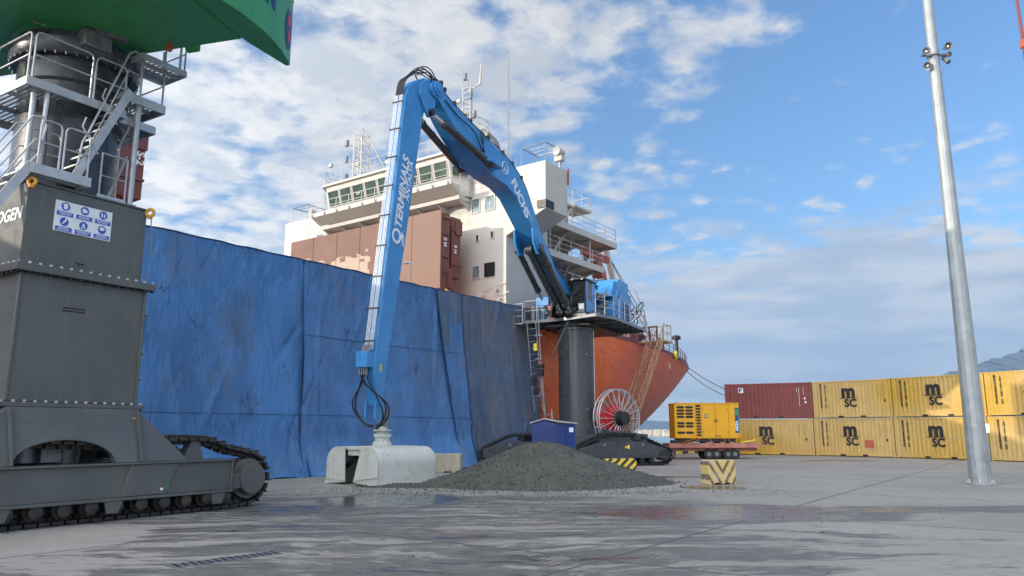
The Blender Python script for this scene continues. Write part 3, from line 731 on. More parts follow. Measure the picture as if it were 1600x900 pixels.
    m.prism([(0, 0, 8.3), (0, BEAM, 8.3), (0, BEAM, 15.6), (0, 0, 15.6)], (4.3, 0, 0))
    blk = m.build('accommodation_block', 'ship_white', R, bevel=0.03)
    m = MB(); m.bx(4.303, 11.0, 2.6, BEAM - 2.6, 8.3, 17.6); m.build('aft_house', 'ship_white', R, bevel=0.03)
    # bridge deck: wings with tapered soffits, bulwark front
    for sgn, y0 in ((-1, 0.0), (1, BEAM)):
        e = 2.75 * sgn; m = MB()
        m.prism([(-0.02, y0 - 0.9 * sgn * 0, 16.75), (-0.02, y0 + e, 16.75), (-0.02, y0 + e, 13.95), (-0.02, y0, 12.75)], (2.3, 0, 0))
        m.build('bridge_wing', 'ship_white', R, bevel=0.03)
    m = MB(); m.bx(0.003, 0.12, 0, BEAM, 15.6, 16.72); m.bx(2.2, 2.3, 0, BEAM, 15.603, 16.4); m.build('wing_bulwark', 'ship_white', R)
    # dark fairlead on the wing corner
    m = MB(); m.bx(-0.10, 0.75, -2.80, -2.2, 14.0, 14.45); m.build('wing_light_box', 'black_steel', R)
    # wheelhouse with outward leaning windows
    y0, y1 = 2.75, 14.75; zf, zt = 15.5, 18.0
    def ring_at(z, out): return [(1.0, y0 - 0.4, z), (-0.35, y0 - 0.2 - out * 0.3, z), (-1.1 - out, y0 + 0.55, z), (-1.1 - out, y1 - 0.55, z), (-0.35, y1 + 0.2 + out * 0.3, z), (1.0, y1 + 0.4, z), (4.2, y1 + 0.4, z), (4.2, y0 - 0.4, z)]
    m = MB(); lev = [(zf, 0.0), (16.62, 0.0), (17.78, 0.30), (18.0, 0.30)]
    n = 8; vs = [p for (z, o) in lev for p in ring_at(z, o)]
    fs = [list(range(n))[::-1], list(range(3 * n, 4 * n))]
    for i in range(3):
        for j in range(n): fs.append((i * n + j, i * n + (j + 1) % n, (i + 1) * n + (j + 1) % n, (i + 1) * n + j))
    m.add(vs, fs); wh = m.build('wheelhouse', 'ship_white', R, bevel=0.02)
    nw = 9; w0 = y0 + 0.62; wd = (y1 - y0 - 1.24) / nw
    for i in range(nw):
        a = w0 + wd * i + 0.07; b = w0 + wd * (i + 1) - 0.07
        def pt(y, z, o=0.0): return (-1.1 - 0.30 * (z - 16.62) / 1.16 - o, y, z)
        za, zb = 16.66, 17.66
        fr = MB()
        for (p, q_) in (((a, za), (b, za)), ((b, za), (b, zb)), ((b, zb), (a, zb)), ((a, zb), (a, za))):
            fr.bar(pt(*p, 0.015), pt(*q_, 0.015), 0.06, 0.05, (-1, 0, 0.26))
        f = fr.build('bridge_window', 'ship_white', wh)
        gl = MB(); gl.prism([pt(a, za, 0.004), pt(b, za, 0.004), pt(b, zb, 0.004), pt(a, zb, 0.004)], (0.03, 0, 0)); gl.build('pane', 'bridge_glass', f, smooth=0)
    for i in (2, 6):
        a = w0 + wd * (i + 0.5); c = Vector((-1.1 - 0.30 * 0.5 / 1.16 - 0.03, a, 17.15))
        cv = MB(); cv.ring(c, (-1, 0, 0.26), 0.16, 0.02, 16, 6); cv.cyl(c, c + Vector((-0.02, 0, 0)), 0.06, n=10); cv.build('clear_view_screen', 'lens_white', wh)
    for (ya, yb) in ((y0 - 0.27, y0 + 0.40), (y1 + 0.27, y1 - 0.40)):      # angled corner panes
        gl = MB(); p0 = Vector((-0.50, ya + (0.0), 16.75)); p1 = Vector((-1.12, yb, 16.75)); up = Vector((-0.17, (-0.06 if ya < 5 else 0.06), 0.95))
        nn = (p1 - p0).cross(up).normalized(); nn = nn if nn.x < 0 else -nn
        gl.prism([p0 + nn * 0.06, p1 + nn * 0.06, p1 + up + nn * 0.06, p0 + up + nn * 0.06], -nn * 0.03); gl.build('pane', 'bridge_glass', wh, smooth=0)
    m = MB(); m.prism([(-1.60, y0 + 0.35, 18.0), (-1.60, y1 - 0.35, 18.0), (-0.4, y1 + 0.55, 18.0), (4.4, y1 + 0.6, 18.0), (4.4, y0 - 0.6, 18.0), (-0.4, y0 - 0.55, 18.0)], (0, 0, 0.16)); m.build('wheelhouse_roof', 'ship_white', R, bevel=0.02)
    m = MB(); rail(m, [(4.2, y0 - 0.4, 18.16), (-0.4, y0 - 0.4, 18.16), (-1.4, y0 + 0.5, 18.16), (-1.4, y1 - 0.5, 18.16), (-0.4, y1 + 0.4, 18.16), (4.2, y1 + 0.4, 18.16)], 1.0, 1.5, 0.022, (0.5,)); m.build('roof_railing', 'ship_white', R)
    # cleaning walkway below the windows, with curved stanchions
    m = MB()
    m.prism([(-1.15, y0 - 0.2, 15.98), (-1.95, y0 - 0.2, 15.98), (-1.95, y0 - 0.2, 15.86), (-1.15, y0 - 0.2, 15.45)], (0, y1 - y0 + 0.4, 0))
    m.bx(-1.97, -1.93, y0 - 0.2, y1 + 0.2, 15.863, 16.15); m.build('walkway', 'ship_white', R, bevel=0.015)
    m = MB()
    for i in range(11):
        y = lerp(y0, y1, i / 10)
        m.tube([(-1.98, y, 15.98), (-2.06, y, 15.95), (-2.09, y, 16.05), (-2.07, y, 16.6), (-2.05, y, 16.82)], 0.028, 6); m.sphere((-2.0, y, 15.95), 0.08, 8)
    m.tube([(-2.05, y0, 16.82), (-2.05, y1, 16.82)], 0.025, 6); m.tube([(-2.06, y0, 16.42), (-2.06, y1, 16.42)], 0.02, 6)
    m.build('walkway_rail', 'ship_white', R)
    m = MB(); m.bx(-1.10, 0.0, y0 - 0.1, y1 + 0.1, 15.2, 15.44)
    for i in range(8): m.prism([(-0.002, lerp(y0, y1, i / 7) - 0.06, 15.2), (-1.0, lerp(y0, y1, i / 7) - 0.06, 15.2), (-0.002, lerp(y0, y1, i / 7) - 0.06, 14.7)], (0, 0.12, 0))
    m.build('walkway_support', 'ship_white', R)
    m = MB(); rail(m, [(-1.2, y0 - 0.25, 15.98), (-0.1, y0 - 0.25, 15.98), (-0.1, 1.2, 15.98)], 1.0, 0.8, 0.02, (0.5,)); m.build('walkway_gate', 'ship_white', R)

    # front windows (pairs) and small ports
    def window(ya, yb, za, zb, glassm, rim='ship_grey'):
        fr = MB()
        for (p, q_) in (((ya, za), (yb, za)), ((yb, za), (yb, zb)), ((yb, zb), (ya, zb)), ((ya, zb), (ya, za))): fr.bar((-0.02, *p), (-0.02, *q_), 0.05, 0.07, (1, 0, 0))
        f = fr.build('window', rim, R)
        gl = MB(); gl.bx(-0.012, 0.0, ya, yb, za, zb); gl.build('pane', glassm, f, smooth=0)
    for (ya, yb) in ((1.95, 2.54), (0.82, 1.52)):
        window(ya, yb, 14.50, 15.38, 'cabin_glass')
    window(1.92, 2.49, 10.52, 11.26, 'cabin_glass'); window(0.83, 1.53, 10.54, 11.32, 'dark_glass', 'black_steel')
    window(2.0, 2.22, 12.74, 13.14, 'dark_glass'); window(0.9, 1.12, 12.78, 13.18, 'dark_glass')
    for y in (5.2, 6.4, 9.5, 10.7, 13.4, 14.6, 16.0):
        window(y, y + 0.6, 14.5, 15.35, 'cabin_glass')
    # little fittings on the lower front
    m = MB()
    for (y, z) in ((0.6, 9.9), (1.6, 9.7), (0.4, 9.3)): m.bar((-0.15, y, z), (-0.15, y - 0.7, z + 0.18), 0.03, 0.05); m.cyl((-0.02, y, z - 0.25), (-0.25, y, z - 0.25), 0.09, n=10)
    for z in (8.75, 8.95, 9.15, 9.35): m.tube([(-0.2, 0.1, z), (-0.2, 1.9, z)], 0.02, 5)
    m.build('pipe_rack', 'ship_grey', R)
    m = MB(); m.bx(3.2, 4.1, -0.15, 0.5, 8.45, 8.85); m.sphere((3.3, 0.0, 8.9), 0.14, 8); m.build('mooring_winch', 'deck_green', R, bevel=0.03)

    # side decks aft of the block, open sides with brackets and stairs
    def balcony(s0, s1, z, y_in, th=0.32):
        m = MB(); m.prism([(s0, -0.02, z), (s1, -0.02, z), (s1, y_in, z), (s0, y_in, z)], (0, 0, th * 0.45)); m.bx(s0 - 0.01, s1 + 0.01, -0.06, 0.02, z - th * 0.55, z + th * 0.75)
        m.bx(s1 - 0.04, s1 + 0.03, -0.021, y_in, z - th * 0.55, z + th * 0.74)
        for k in range(4):
            sx = lerp(s0 + 0.3, s1 - 0.3, k / 3)
            m.prism([(sx, 0.1, z - 0.004), (sx, y_in, z - 0.004), (sx, y_in, z - 0.8)], (0.05, 0, 0))
        b = m.build('side_deck', 'ship_white', R)
        m = MB(); rail(m, [(s0, 0.02, z + 0.15), (s1, 0.02, z + 0.15), (s1, y_in, z + 0.15)], 1.05, 1.4, 0.024, (0.36, 0.68)); m.build('deck_railing', 'ship_white', b)
    balcony(4.35, 13.3, 14.75, 2.58)
    balcony(4.35, 11.3, 12.65, 2.58)
    balcony(4.35, 10.2, 10.55, 2.58)
    m = MB(); m.bx(9.3, 11.6, 1.0, 2.58, 17.0, 17.15); b = m.build('side_deck', 'ship_white', R)
    m = MB(); rail(m, [(4.4, 1.1, 17.15), (11.6, 1.1, 17.15), (11.6, 2.58, 17.15)], 1.05, 1.2, 0.024, (0.5,)); m.build('deck_railing', 'ship_white', b)
    m = MB(); m.bx(4.35, 9.3, 1.0, 2.58, 16.85, 17.0); m.build('side_deck', 'ship_white', R)
    for (s0, z0, s1, z1) in ((7.2, 14.9, 9.4, 17.1), (6.2, 12.8, 8.2, 14.8), (7.0, 10.7, 8.6, 12.65)):
        m = MB(); stair(m, (s0, 1.1, z0), (s1, 1.1, z1), (0, 0.75, 0), 9)
        m.tube([(s0, 1.1, z0 + 0.9), (s1, 1.1, z1 + 0.9)], 0.02, 6); m.build('deck_stair', 'ship_white', R)
    for (s, z) in ((5.3, 14.9), (6.0, 12.8)):
        m = MB(); m.bx(s, s + 0.75, 2.54, 2.597, z, z + 1.85); f = m.build('side_door', 'ship_grey', R)
        m = MB(); m.cyl((s + 0.37, 2.50, z + 1.35), (s + 0.37, 2.537, z + 1.35), 0.16, n=14); m.build('porthole', 'dark_glass', f)
        m = MB(); m.bx(s + 1.3, s + 1.55, 2.53, 2.597, z + 0.8, z + 1.6); m.build('window', 'dark_glass', R)
    m = MB()
    for s in (7.9, 9.4): m.cyl((s, 2.55, 15.9), (s, 2.597, 15.9), 0.17, n=14)
    m.build('porthole', 'dark_glass', R)
    m = MB(); m.cyl((4.9, 0.2, 12.7), (4.9, 0.2, 14.6), 0.05, n=8); m.cyl((9.8, 0.15, 12.8), (9.8, 0.15, 14.6), 0.05, n=8); m.build('pillar', 'ship_white', R)

    # boat deck: orange lifeboat, its davit and red ladders
    m = MB(); L = [(-3.2, 0.25, 0.1), (-2.7, 0.75, -0.3), (-1.2, 1.05, -0.55), (0.8, 1.1, -0.6), (2.3, 0.9, -0.4), (3.1, 0.3, 0.05)]
    vs = []; fs = []; k = 10
    for (x, r, zb) in L:
        for j in range(k): an = 2 * pi * j / k; vs.append((14.6 + x, 5.0 + r * cos(an), 12.6 + (r * 1.05 * sin(an) if sin(an) > 0 else (abs(zb) + 0.35) * sin(an) * 1.2)))
    for i in range(len(L) - 1):
        for j in range(k): fs.append((i * k + j, i * k + (j + 1) % k, (i + 1) * k + (j + 1) % k, (i + 1) * k + j))
    fs += [list(range(k))[::-1], list(range((len(L) - 1) * k, len(L) * k))]
    m.add(vs, fs); m.bx(12.6, 14.0, 4.5, 5.5, 13.3, 14.0); m.build('lifeboat', 'lifeboat_orange', R, smooth=60)
    m = MB(); m.bx(11.0, 17.6, 4.4, 5.6, 10.6, 11.6); m.bx(11.3, 16.5, 3.0, 6.4, 10.2, 10.6); m.build('boat_deck_house', 'ship_white', R)
    m = MB(); m.bar((16.5, 2.6, 15.6), (19.6, 2.6, 9.0), 0.35, 0.30); m.bar((17.6, 3.5, 14.5), (20.3, 3.5, 9.0), 0.16, 0.16); m.bar((16.5, 2.6, 15.6), (11.0, 2.6, 15.75), 0.2, 0.2); m.build('davit', 'ship_white', R)
    m = MB(); m.bx(10.2, 13.9, 0.9, 1.15, 13.75, 14.2); m.build('davit_beam', 'patch_red', R)
    m = MB(); ladder(m, (14.8, 1.6, 11.2), (12.6, 1.6, 13.9), (0, 1, 0), 0.9, 0.35, 0.06)
    for i in range(5): m.bx(12.4 + 0.55 * i, 13.0 + 0.55 * i, 1.0, 1.7, 13.3 - 0.68 * i, 13.75 - 0.68 * i)
    m.build('raft_rack', 'patch_red', R)
    # wires from the davit
    m = MB(); m.tube([(16.5, 2.6, 15.4), (21, 2.2, 11.5), (24.5, 2.3, 8.6)], 0.03, 5); m.tube([(17, 2.6, 15.0), (22.3, 2.0, 9.3)], 0.03, 5); m.build('stay_wire', 'black_steel', R)

    # roof masts
    m = MB()                                                           # lattice mast on the far side of the roof
    for (dx, dy) in ((0, 0), (0.7, 0), (0.7, 0.85), (0, 0.85)): m.cyl((0.2 + dx, 12.6 + dy, 18.2), (0.25 + dx * 0.9, 12.65 + dy * 0.9, 22.2), 0.06, n=6)
    for i in range(6):
        z = 18.6 + 0.66 * i
        m.tube([(0.2, 12.6, z), (0.9, 12.6, z), (0.9, 13.45, z), (0.2, 13.45, z)], 0.03, 5, closed=True)
        m.tube([(0.2, 12.6, z), (0.2, 13.45, z + 0.6)], 0.025, 5); m.tube([(0.9, 12.6, z), (0.2, 12.6, z + 0.6)], 0.025, 5)
    ladder(m, (0.1, 13.0, 18.2), (0.1, 13.0, 22.1), (0, 1, 0), 0.4, 0.4, 0.02)
    lm = m.build('lattice_mast', 'ship_white', R)
    for (z, w) in ((21.6, 0.14), (20.4, 0.12), (19.1, 0.17)):
        n_ = MB(); n_.cyl((0.1, 14.0, z - 0.2), (0.1, 14.0, z + 0.25), w, n=10); n_.cyl((0.1, 13.5, z - 0.2), (0.1, 14.0, z - 0.2), 0.03, n=6); n_.build('signal_lamp', 'steel_grey', lm)
    m = MB(); m.bar((0.4, 12.5, 22.2), (0.9, 10.2, 18.2), 0.06, 0.06); m.tube([(0.4, 12.5, 22.2), (0.6, 10.5, 18.2)], 0.025, 5); m.build('mast_stay', 'steel_grey', R)
    m = MB()                                                           # radar mast above the wheelhouse
    m.lathe((1.6, 4.3, 18.1), (0, 0, 1), [(0, 0.7), (0.5, 0.55), (1.6, 0.42), (1.7, 0.8), (2.5, 0.85), (2.55, 0.2)], 16)
    m.bx(0.6, 2.6, 3.4, 5.2, 20.55, 20.65); m.bx(0.6, 2.2, 4.6, 6.4, 22.0, 22.1)
    for (dx, y) in ((0, 4.0), (0, 4.6), (0.5, 4.3)): m.cyl((1.5 + dx, y, 20.2), (1.5 + dx, y, 23.9), 0.06, 0.05, n=7)
    for i in range(10): m.tube([(1.5, 4.0, 20.6 + 0.34 * i), (1.5, 4.6, 20.6 + 0.34 * i), (2.0, 4.3, 20.6 + 0.34 * i)], 0.028, 5, closed=True)
    m.cyl((1.6, 4.3, 23.9), (1.6, 4.3, 24.3), 0.05, n=6); m.cyl((1.6, 4.3, 23.4), (1.6, 3.35, 23.7), 0.06, n=6); m.cyl((1.6, 3.3, 23.6), (1.6, 3.2, 25.0), 0.08, 0.05, n=8)
    m.bar((1.0, 6.5, 22.1), (1.2, 4.6, 22.75), 0.14, 0.22); m.tube([(1.2, 6.2, 22.0), (1.3, 4.6, 20.9)], 0.045, 6)
    rail(m, [(0.6, 3.4, 20.65), (0.6, 5.2, 20.65), (2.6, 5.2, 20.65), (2.6, 3.4, 20.65)], 0.8, 0.9, 0.025, (0.5,), closed=True)
    rm = m.build('radar_mast', 'ship_white', R)
    for (y, z, w) in ((4.3, 24.3, 0.13), (3.5, 21.5, 0.14), (6.0, 22.5, 0.15), (3.8, 22.9, 0.11)):
        n_ = MB(); n_.cyl((1.3, y, z - 0.2), (1.3, y, z + 0.25), w, n=10); n_.build('signal_lamp', 'steel_grey', rm)
    m = MB()                                                           # whip aerial with spread wires
    b = Vector((2.6, -0.2, 17)); b = Vector((2.8, 1.9, 17.5)); m.cyl(b, b + Vector((0, 0, 4.6)), 0.04, 0.03, n=6); m.cyl(b + Vector((0, 0, 4.6)), b + Vector((0, 0, 5.5)), 0.02, n=6); m.cyl(b + Vector((0, 0, 5.5)), b + Vector((0, 0, 8.6)), 0.02, 0.010, n=5)
    for (dx, dy, dz) in ((0.4, 1.9, 1.6), (0.6, -1.5, 0.3), (-0.6, -0.6, 1.5), (0.6, 0.9, 0.6)): m.cyl(b + Vector((0, 0, 4.6)), b + Vector((dx, dy, 4.6 + dz)), 0.012, n=4)
    m.build('whip_aerial', 'steel_grey', R)
    for (y0_, y1_) in ((-2.5, -0.8), (BEAM + 0.8, BEAM + 2.5)):             # frames over the wing ends
        m = MB(); c = [(0.4, y0_, 16.7), (2.0, y0_, 16.7), (2.0, y1_, 16.7), (0.4, y1_, 16.7)]
        for p in c: m.cyl(p, (p[0], p[1], 18.0), 0.03, n=6)
        m.tube([(p[0], p[1], 18.0) for p in c], 0.035, 6, closed=True)
        for k in (0.33, 0.66): m.tube([(lerp(0.4, 2.0, k), y0_, 18.0), (lerp(0.4, 2.0, k), y1_, 18.0)], 0.025, 6)
        fr = m.build('awning_frame', 'steel_grey', R)
        m = MB(); y = y0_ - 0.1 if y0_ < 0 else y0_ + 0.9; m.cyl((1.7, y, 16.7), (1.7, y, 17.5), 0.06, n=8); m.cyl((1.35, y, 17.75), (1.9, y - 0.05, 17.75), 0.26, 0.24, n=14); m.bx(1.5, 1.9, y - 0.25, y + 0.25, 17.2, 17.5); m.build('searchlight', 'ship_white', fr)
    m = MB(); m.cyl((2.4, -2.2, 16.75), (2.4, -2.2, 16.95), 0.22, n=12); m.bx(2.3, 2.42, -2.80, -2.7, 15.9, 16.9); m.build('side_light', 'patch_red', R)
    m = MB()
    for k in range(6):
        y = 1.2 + 2.9 * k; m.cyl((1.0, y + 1, 18.1), (1.0, y + 1, 20.0 + (k % 3) * 0.5), 0.03, n=5); m.bx(0.9, 1.1, y + 0.85, y + 1.15, 19.7 + (k % 3) * 0.5, 19.95 + (k % 3) * 0.5)
    m.build('aerial', 'ship_white', R)

    # poop fittings
    def vent(s, y, h, r):
        m = MB(); m.lathe((s, y, 8.3), (0, 0, 1), [(0, r * 0.8), (h, r * 0.8), (h, r * 0.8), (h, r * 2.0), (h + r * 1.2, r * 2.1), (h + r * 1.9, r * 1.3), (h + r * 2.0, 0.05)], 14); m.build('mushroom_vent', 'black_steel', R)
    vent(31.6, 3.7, 1.75, 0.20); vent(24.6, 4.0, 1.1, 0.26)
    m = MB()
    for (s, y) in ((29.0, 3.9), (29.9, 4.5), (27.7, 3.6)): m.cyl((s, y, 8.3), (s, y, 9.8), 0.10, n=8)
    m.tube([(27.7, 3.6, 9.8), (29.9, 4.5, 9.8)], 0.08, 6); m.build('stern_frame', 'rust_red', R)
    for (s, y, a, b_, h) in ((19.8, 3.0, 0.8, 0.7, 1.3), (22.6, 3.6, 0.5, 0.5, 1.9), (25.9, 3.4, 0.9, 0.8, 0.9), (32.6, 5.6, 0.4, 0.4, 1.1), (33.8, 6.0, 0.35, 0.35, 1.2)):
        m = MB(); m.bx(s, s + a, y, y + b_, 8.3, 8.3 + h); m.cyl((s + a / 2, y - 0.1, 8.3 + h * 0.6), (s + a / 2, y + b_ + 0.1, 8.3 + h * 0.6), h * 0.35, n=12)
        m.build('mooring_gear', 'rust_red', R, bevel=0.03)
    m = MB()
    for s in (9, 12, 14.5): m.cyl((s, 3.2, 8.3), (s, 3.2, 10.3), 0.16, n=10); m.bx(s, s + 1.5, 3.4, 4.4, 8.3, 9.7)
    m.build('deck_pipe', 'ship_white', R)
    for s in (10.4, 13.2, 16.0):
        m = MB(); m.cyl((s, 2.6, 8.3), (s, 2.6, 9.9), 0.14, n=10); m.build('bollard_post', 'rust_red', R)
    sf = 28.6; yf = deck_y(sf) - 0.10
    m = MB(); m.ring((sf, yf, 8.30), (0.35, -1, 0), 0.28, 0.14, 18, 8); m.cyl((sf, yf - 0.03, 8.30), (sf, yf + 0.1, 8.30), 0.22, n=14); m.build('fairlead', 'bright_yellow', R)
    m = MB()
    sf = 27.4; yf = deck_y(sf) - 0.02
    m.text('O', 0.7, (25.6, deck_y(25.6) - 0.10, 6.9), (1, 0.25, 0), (0, 0, 1), 0.01); 
    m.build('draught_mark', 'white_print', R)
    return R, deck_y
ship_root, DECK_Y = ship()

# mooring ropes from the stern lead down to the quay behind the containers
def rope(a, b, sag, r, label):
    m = MB(); a = Vector(a); b = Vector(b); pts = []
    for i in range(17):
        t = i / 16; p = a.lerp(b, t); p.z -= sag * 4 * t * (1 - t); pts.append(p)
    m.tube(pts, r, 6); return tag(m.build('mooring_rope', 'rope', None, smooth=80), label, 'rope', 'mooring ropes at the stern')
sw = lambda s, y, z: SHIP @ Vector((s, y, z))
_a = sw(30.2, DECK_Y(30.2) - 0.12, 8.25); _b = sw(36.4, DECK_Y(36.4) - 0.12, 7.95)
rope(_a, _b, 0.0, 0.045, 'short mooring rope run along the stern plating below the yellow fairlead')
rope(_b, (17.6, 61.6, 4.9), 0.2, 0.05, 'upper of two grey mooring ropes running down from the ship stern to the red container')
rope(_b + Vector((-0.15, -0.15, -0.4)), (17.2, 61.4, 4.5), 0.25, 0.05, 'lower of two grey mooring ropes running down from the ship stern to the red container')

# accommodation ladder
def gangway():
    a = Vector((12.0, -0.55, 1.35)); b = Vector((17.6, -0.55, 8.35)); w = Vector((0, -0.85, 0))
    R = root('boarding_gangway', SHIP, 'steep brown boarding gangway hanging from the orange stern deck', 'gangway')
    m = MB(); stair(m, a, b, w, 26, depth=0.2, str_h=0.22); m.build('treads', 'gangway_brown', R)
    m = MB()
    up = Vector((0, 0, 1))
    for o in (Vector(), w):
        m.tube([a + o + up * 0.95, b + o + up * 0.95], 0.03, 6); m.tube([a + o + up * 0.5, b + o + up * 0.5], 0.022, 6)
        for i in range(13): p = a.lerp(b, i / 12) + o; m.cyl(p, p + up * 0.95, 0.022, n=5)
    m.build('handrail', 'gangway_brown', R)
    m = MB(); m.bx(17.5, 19.0, -1.5, 1.6, 8.2, 8.32); rail(m, [(17.6, -1.45, 8.32), (18.9, -1.45, 8.32), (18.9, 0.6, 8.32)], 1.2, 0.7, 0.03); m.build('top_platform', 'gangway_brown', R)
    m = MB(); m.bx(10.7, 12.05, -1.45, -0.5, 1.22, 1.30); rail(m, [(10.75, -1.42, 1.3), (12, -1.42, 1.3)], 1.0, 0.6, 0.025)
    m.cyl((11.0, -1.3, 0.12), (11.0, -0.6, 0.12), 0.12, n=10); m.bar((11.0, -1.3, 0.1), (11.6, -1.3, 1.25), 0.06, 0.06); m.bar((11.0, -0.6, 0.1), (11.6, -0.6, 1.25), 0.06, 0.06); m.build('foot_platform', 'gangway_brown', R)
    m = MB(); m.tube([(17.0, -1.2, 9.2), (12.6, -1.35, 2.4)], 0.025, 5); m.tube([(17.0, -0.6, 9.2), (12.6, -0.6, 2.4)], 0.025, 5); m.bar((17.0, -1.2, 8.3), (17.0, -1.2, 9.3), 0.10, 0.10); m.bar((17.0, -0.6, 8.3), (17.0, -0.6, 9.3), 0.10, 0.10); m.bar((17, -1.25, 9.28), (17, 0.8, 9.28), 0.10, 0.10); m.bar((17, 0.8, 8.3), (17, 0.8, 9.28), 0.10, 0.10); m.build('hoist', 'rust_red', R)
gangway()

# ================================================================ tarpaulins
def tarp(s0, s1, mat, seed, label, ztop=8.74, off=0.0, right_fold=0.0, left_fold=0.0, toe=0.55, slant=0.0):
    rr = random.Random(seed); nx = max(20, int((s1 - s0) / 0.11)); nz = 84
    folds = []
    for i in range(int((s1 - s0) * 2.6)):
        folds.append((rr.uniform(s0, s1), rr.uniform(0.5, 9.0), rr.uniform(0.7, 3.2), rr.uniform(-0.9, 0.9), rr.uniform(0.03, 0.075), rr.uniform(0.09, 0.24) * rr.choice((1, 1, -1))))
    gx = [s0 + 1.3 * i + rr.uniform(-.3, .3) for i in range(int((s1 - s0) / 1.3) + 1)]   # tie points along the top
    vs = []; fs = []
    for j in range(nz + 1):
        f = j / nz; 
        for i in range(nx + 1):
            s = lerp(s0, s1, i / nx); z = ztop * (1 - f)
            d = 0.06 + off + 0.34 * f ** 1.5
            if f > 0.82: d += toe * ((f - 0.82) / 0.18) ** 1.6 * (0.7 + 0.3 * sin(s * 1.7 + seed))
            d += 0.10 * sin(s * 0.55 + seed) * sin(f * 3.1) + 0.05 * sin(s * 1.9 + f * 3 + seed * 2) * f + 0.02 * sin(s * 5.2 - f * 9 + seed)
            for (fs_, fz, ln, sl_, wd, am) in folds:
                dz = (z - fz) / ln
                if abs(dz) < 1:
                    u = (s - fs_ - sl_ * (z - fz)) / wd
                    if abs(u) < 3: d += am * 0.45 * math.exp(-u * u) * (1 - dz * dz)
            for t in gx:                                              # tension pleats fanning from the tie points
                dd = ztop - z + 0.05
                if dd < 2.2:
                    an = (s - t) / (dd + 0.15)
                    if abs(an) < 1.2: d += 0.035 * cos(an * 11) * (1 - dd / 2.2) * (1 - abs(an) / 1.2)
            if right_fold:
                u = (s1 - s) / 0.45
                if u < 1: d += right_fold * (1 - u) * (0.5 + 0.8 * f)
            if left_fold:
                u = (s - s0) / 0.5
                if u < 1: d += left_fold * (1 - u) ** 1.5 * (0.4 + 0.6 * sin(pi * f))
            edge = 0.0
            if right_fold: edge = 0.55 * sin(f * pi * 0.5) ** 3 * (i / nx) ** 6
            if s0 > -7: d += 0.05 * sin(s * 6.5 - f * 2.0) * max(0, 1 - (s - s0) / 3.5) * (0.3 + f)
            zz = max(z, 0.015 + 0.02 * (1 + sin(s * 7 + seed)) * (1 if f > 0.97 else 0))
            if f > 0.985: zz = 0.012 + 0.05 * (0.5 + 0.5 * sin(s * 4.1 + seed))
            if j == 0: zz = ztop + 0.015 * sin(s * 3.7)
            edge += slant * f ** 1.15 * (1 - i / nx) ** 1.5
            vs.append((s + edge + 0.03 * sin(f * 8 + seed) * (1 if (i in (0, nx)) else 0), -d, zz))
    for j in range(nz):
        for i in range(nx): fs.append((j * (nx + 1) + i, j * (nx + 1) + i + 1, (j + 1) * (nx + 1) + i + 1, (j + 1) * (nx + 1) + i))
    m = MB(); m.add(vs, fs); o = m.build('tarpaulin', mat, M=SHIP, smooth=180)
    so_ = o.modifiers.new('thick', 'SOLIDIFY'); so_.thickness = 0.012
    tag(o, label, 'tarpaulin', 'blue tarpaulins hung on the ship side')
    # hems and sewn seams
    e = MB()
    for k, fz in enumerate((0.0, 0.73) if seed != 4 else (0.0, 0.36, 0.73)):
        j = int(fz * nz); row = [Vector(vs[j * (nx + 1) + i]) + Vector((0, -0.012, 0)) for i in range(0, nx + 1, 2)]
        e.tube(row, 0.010 if k else 0.022, 5)
    for i in (0, nx): e.tube([Vector(vs[j * (nx + 1) + i]) + Vector((0, -0.014, 0)) for j in range(0, nz + 1, 2)], 0.016, 5)
    e.build('hem', 'tarp_hem', o, smooth=80)
    return o
tarp(-34, -14.0, 'tarp_bright', 1, 'wide clean bright blue tarpaulin hung between the dark crane tower and the first seam', off=0.0)
tarp(-14.2, -4.10, 'tarp_mid', 4, 'blue tarpaulin hanging behind the long blue excavator stick and pale grab', off=0.05, right_fold=0.10, toe=0.9)
tarp(-6.2, 2.55, 'tarp_soiled', 7, 'greyish soiled blue tarpaulin hanging next to the orange hull behind the gravel heap', off=0.14, left_fold=0.18, toe=0.35, slant=1.7)
#--CRANE--

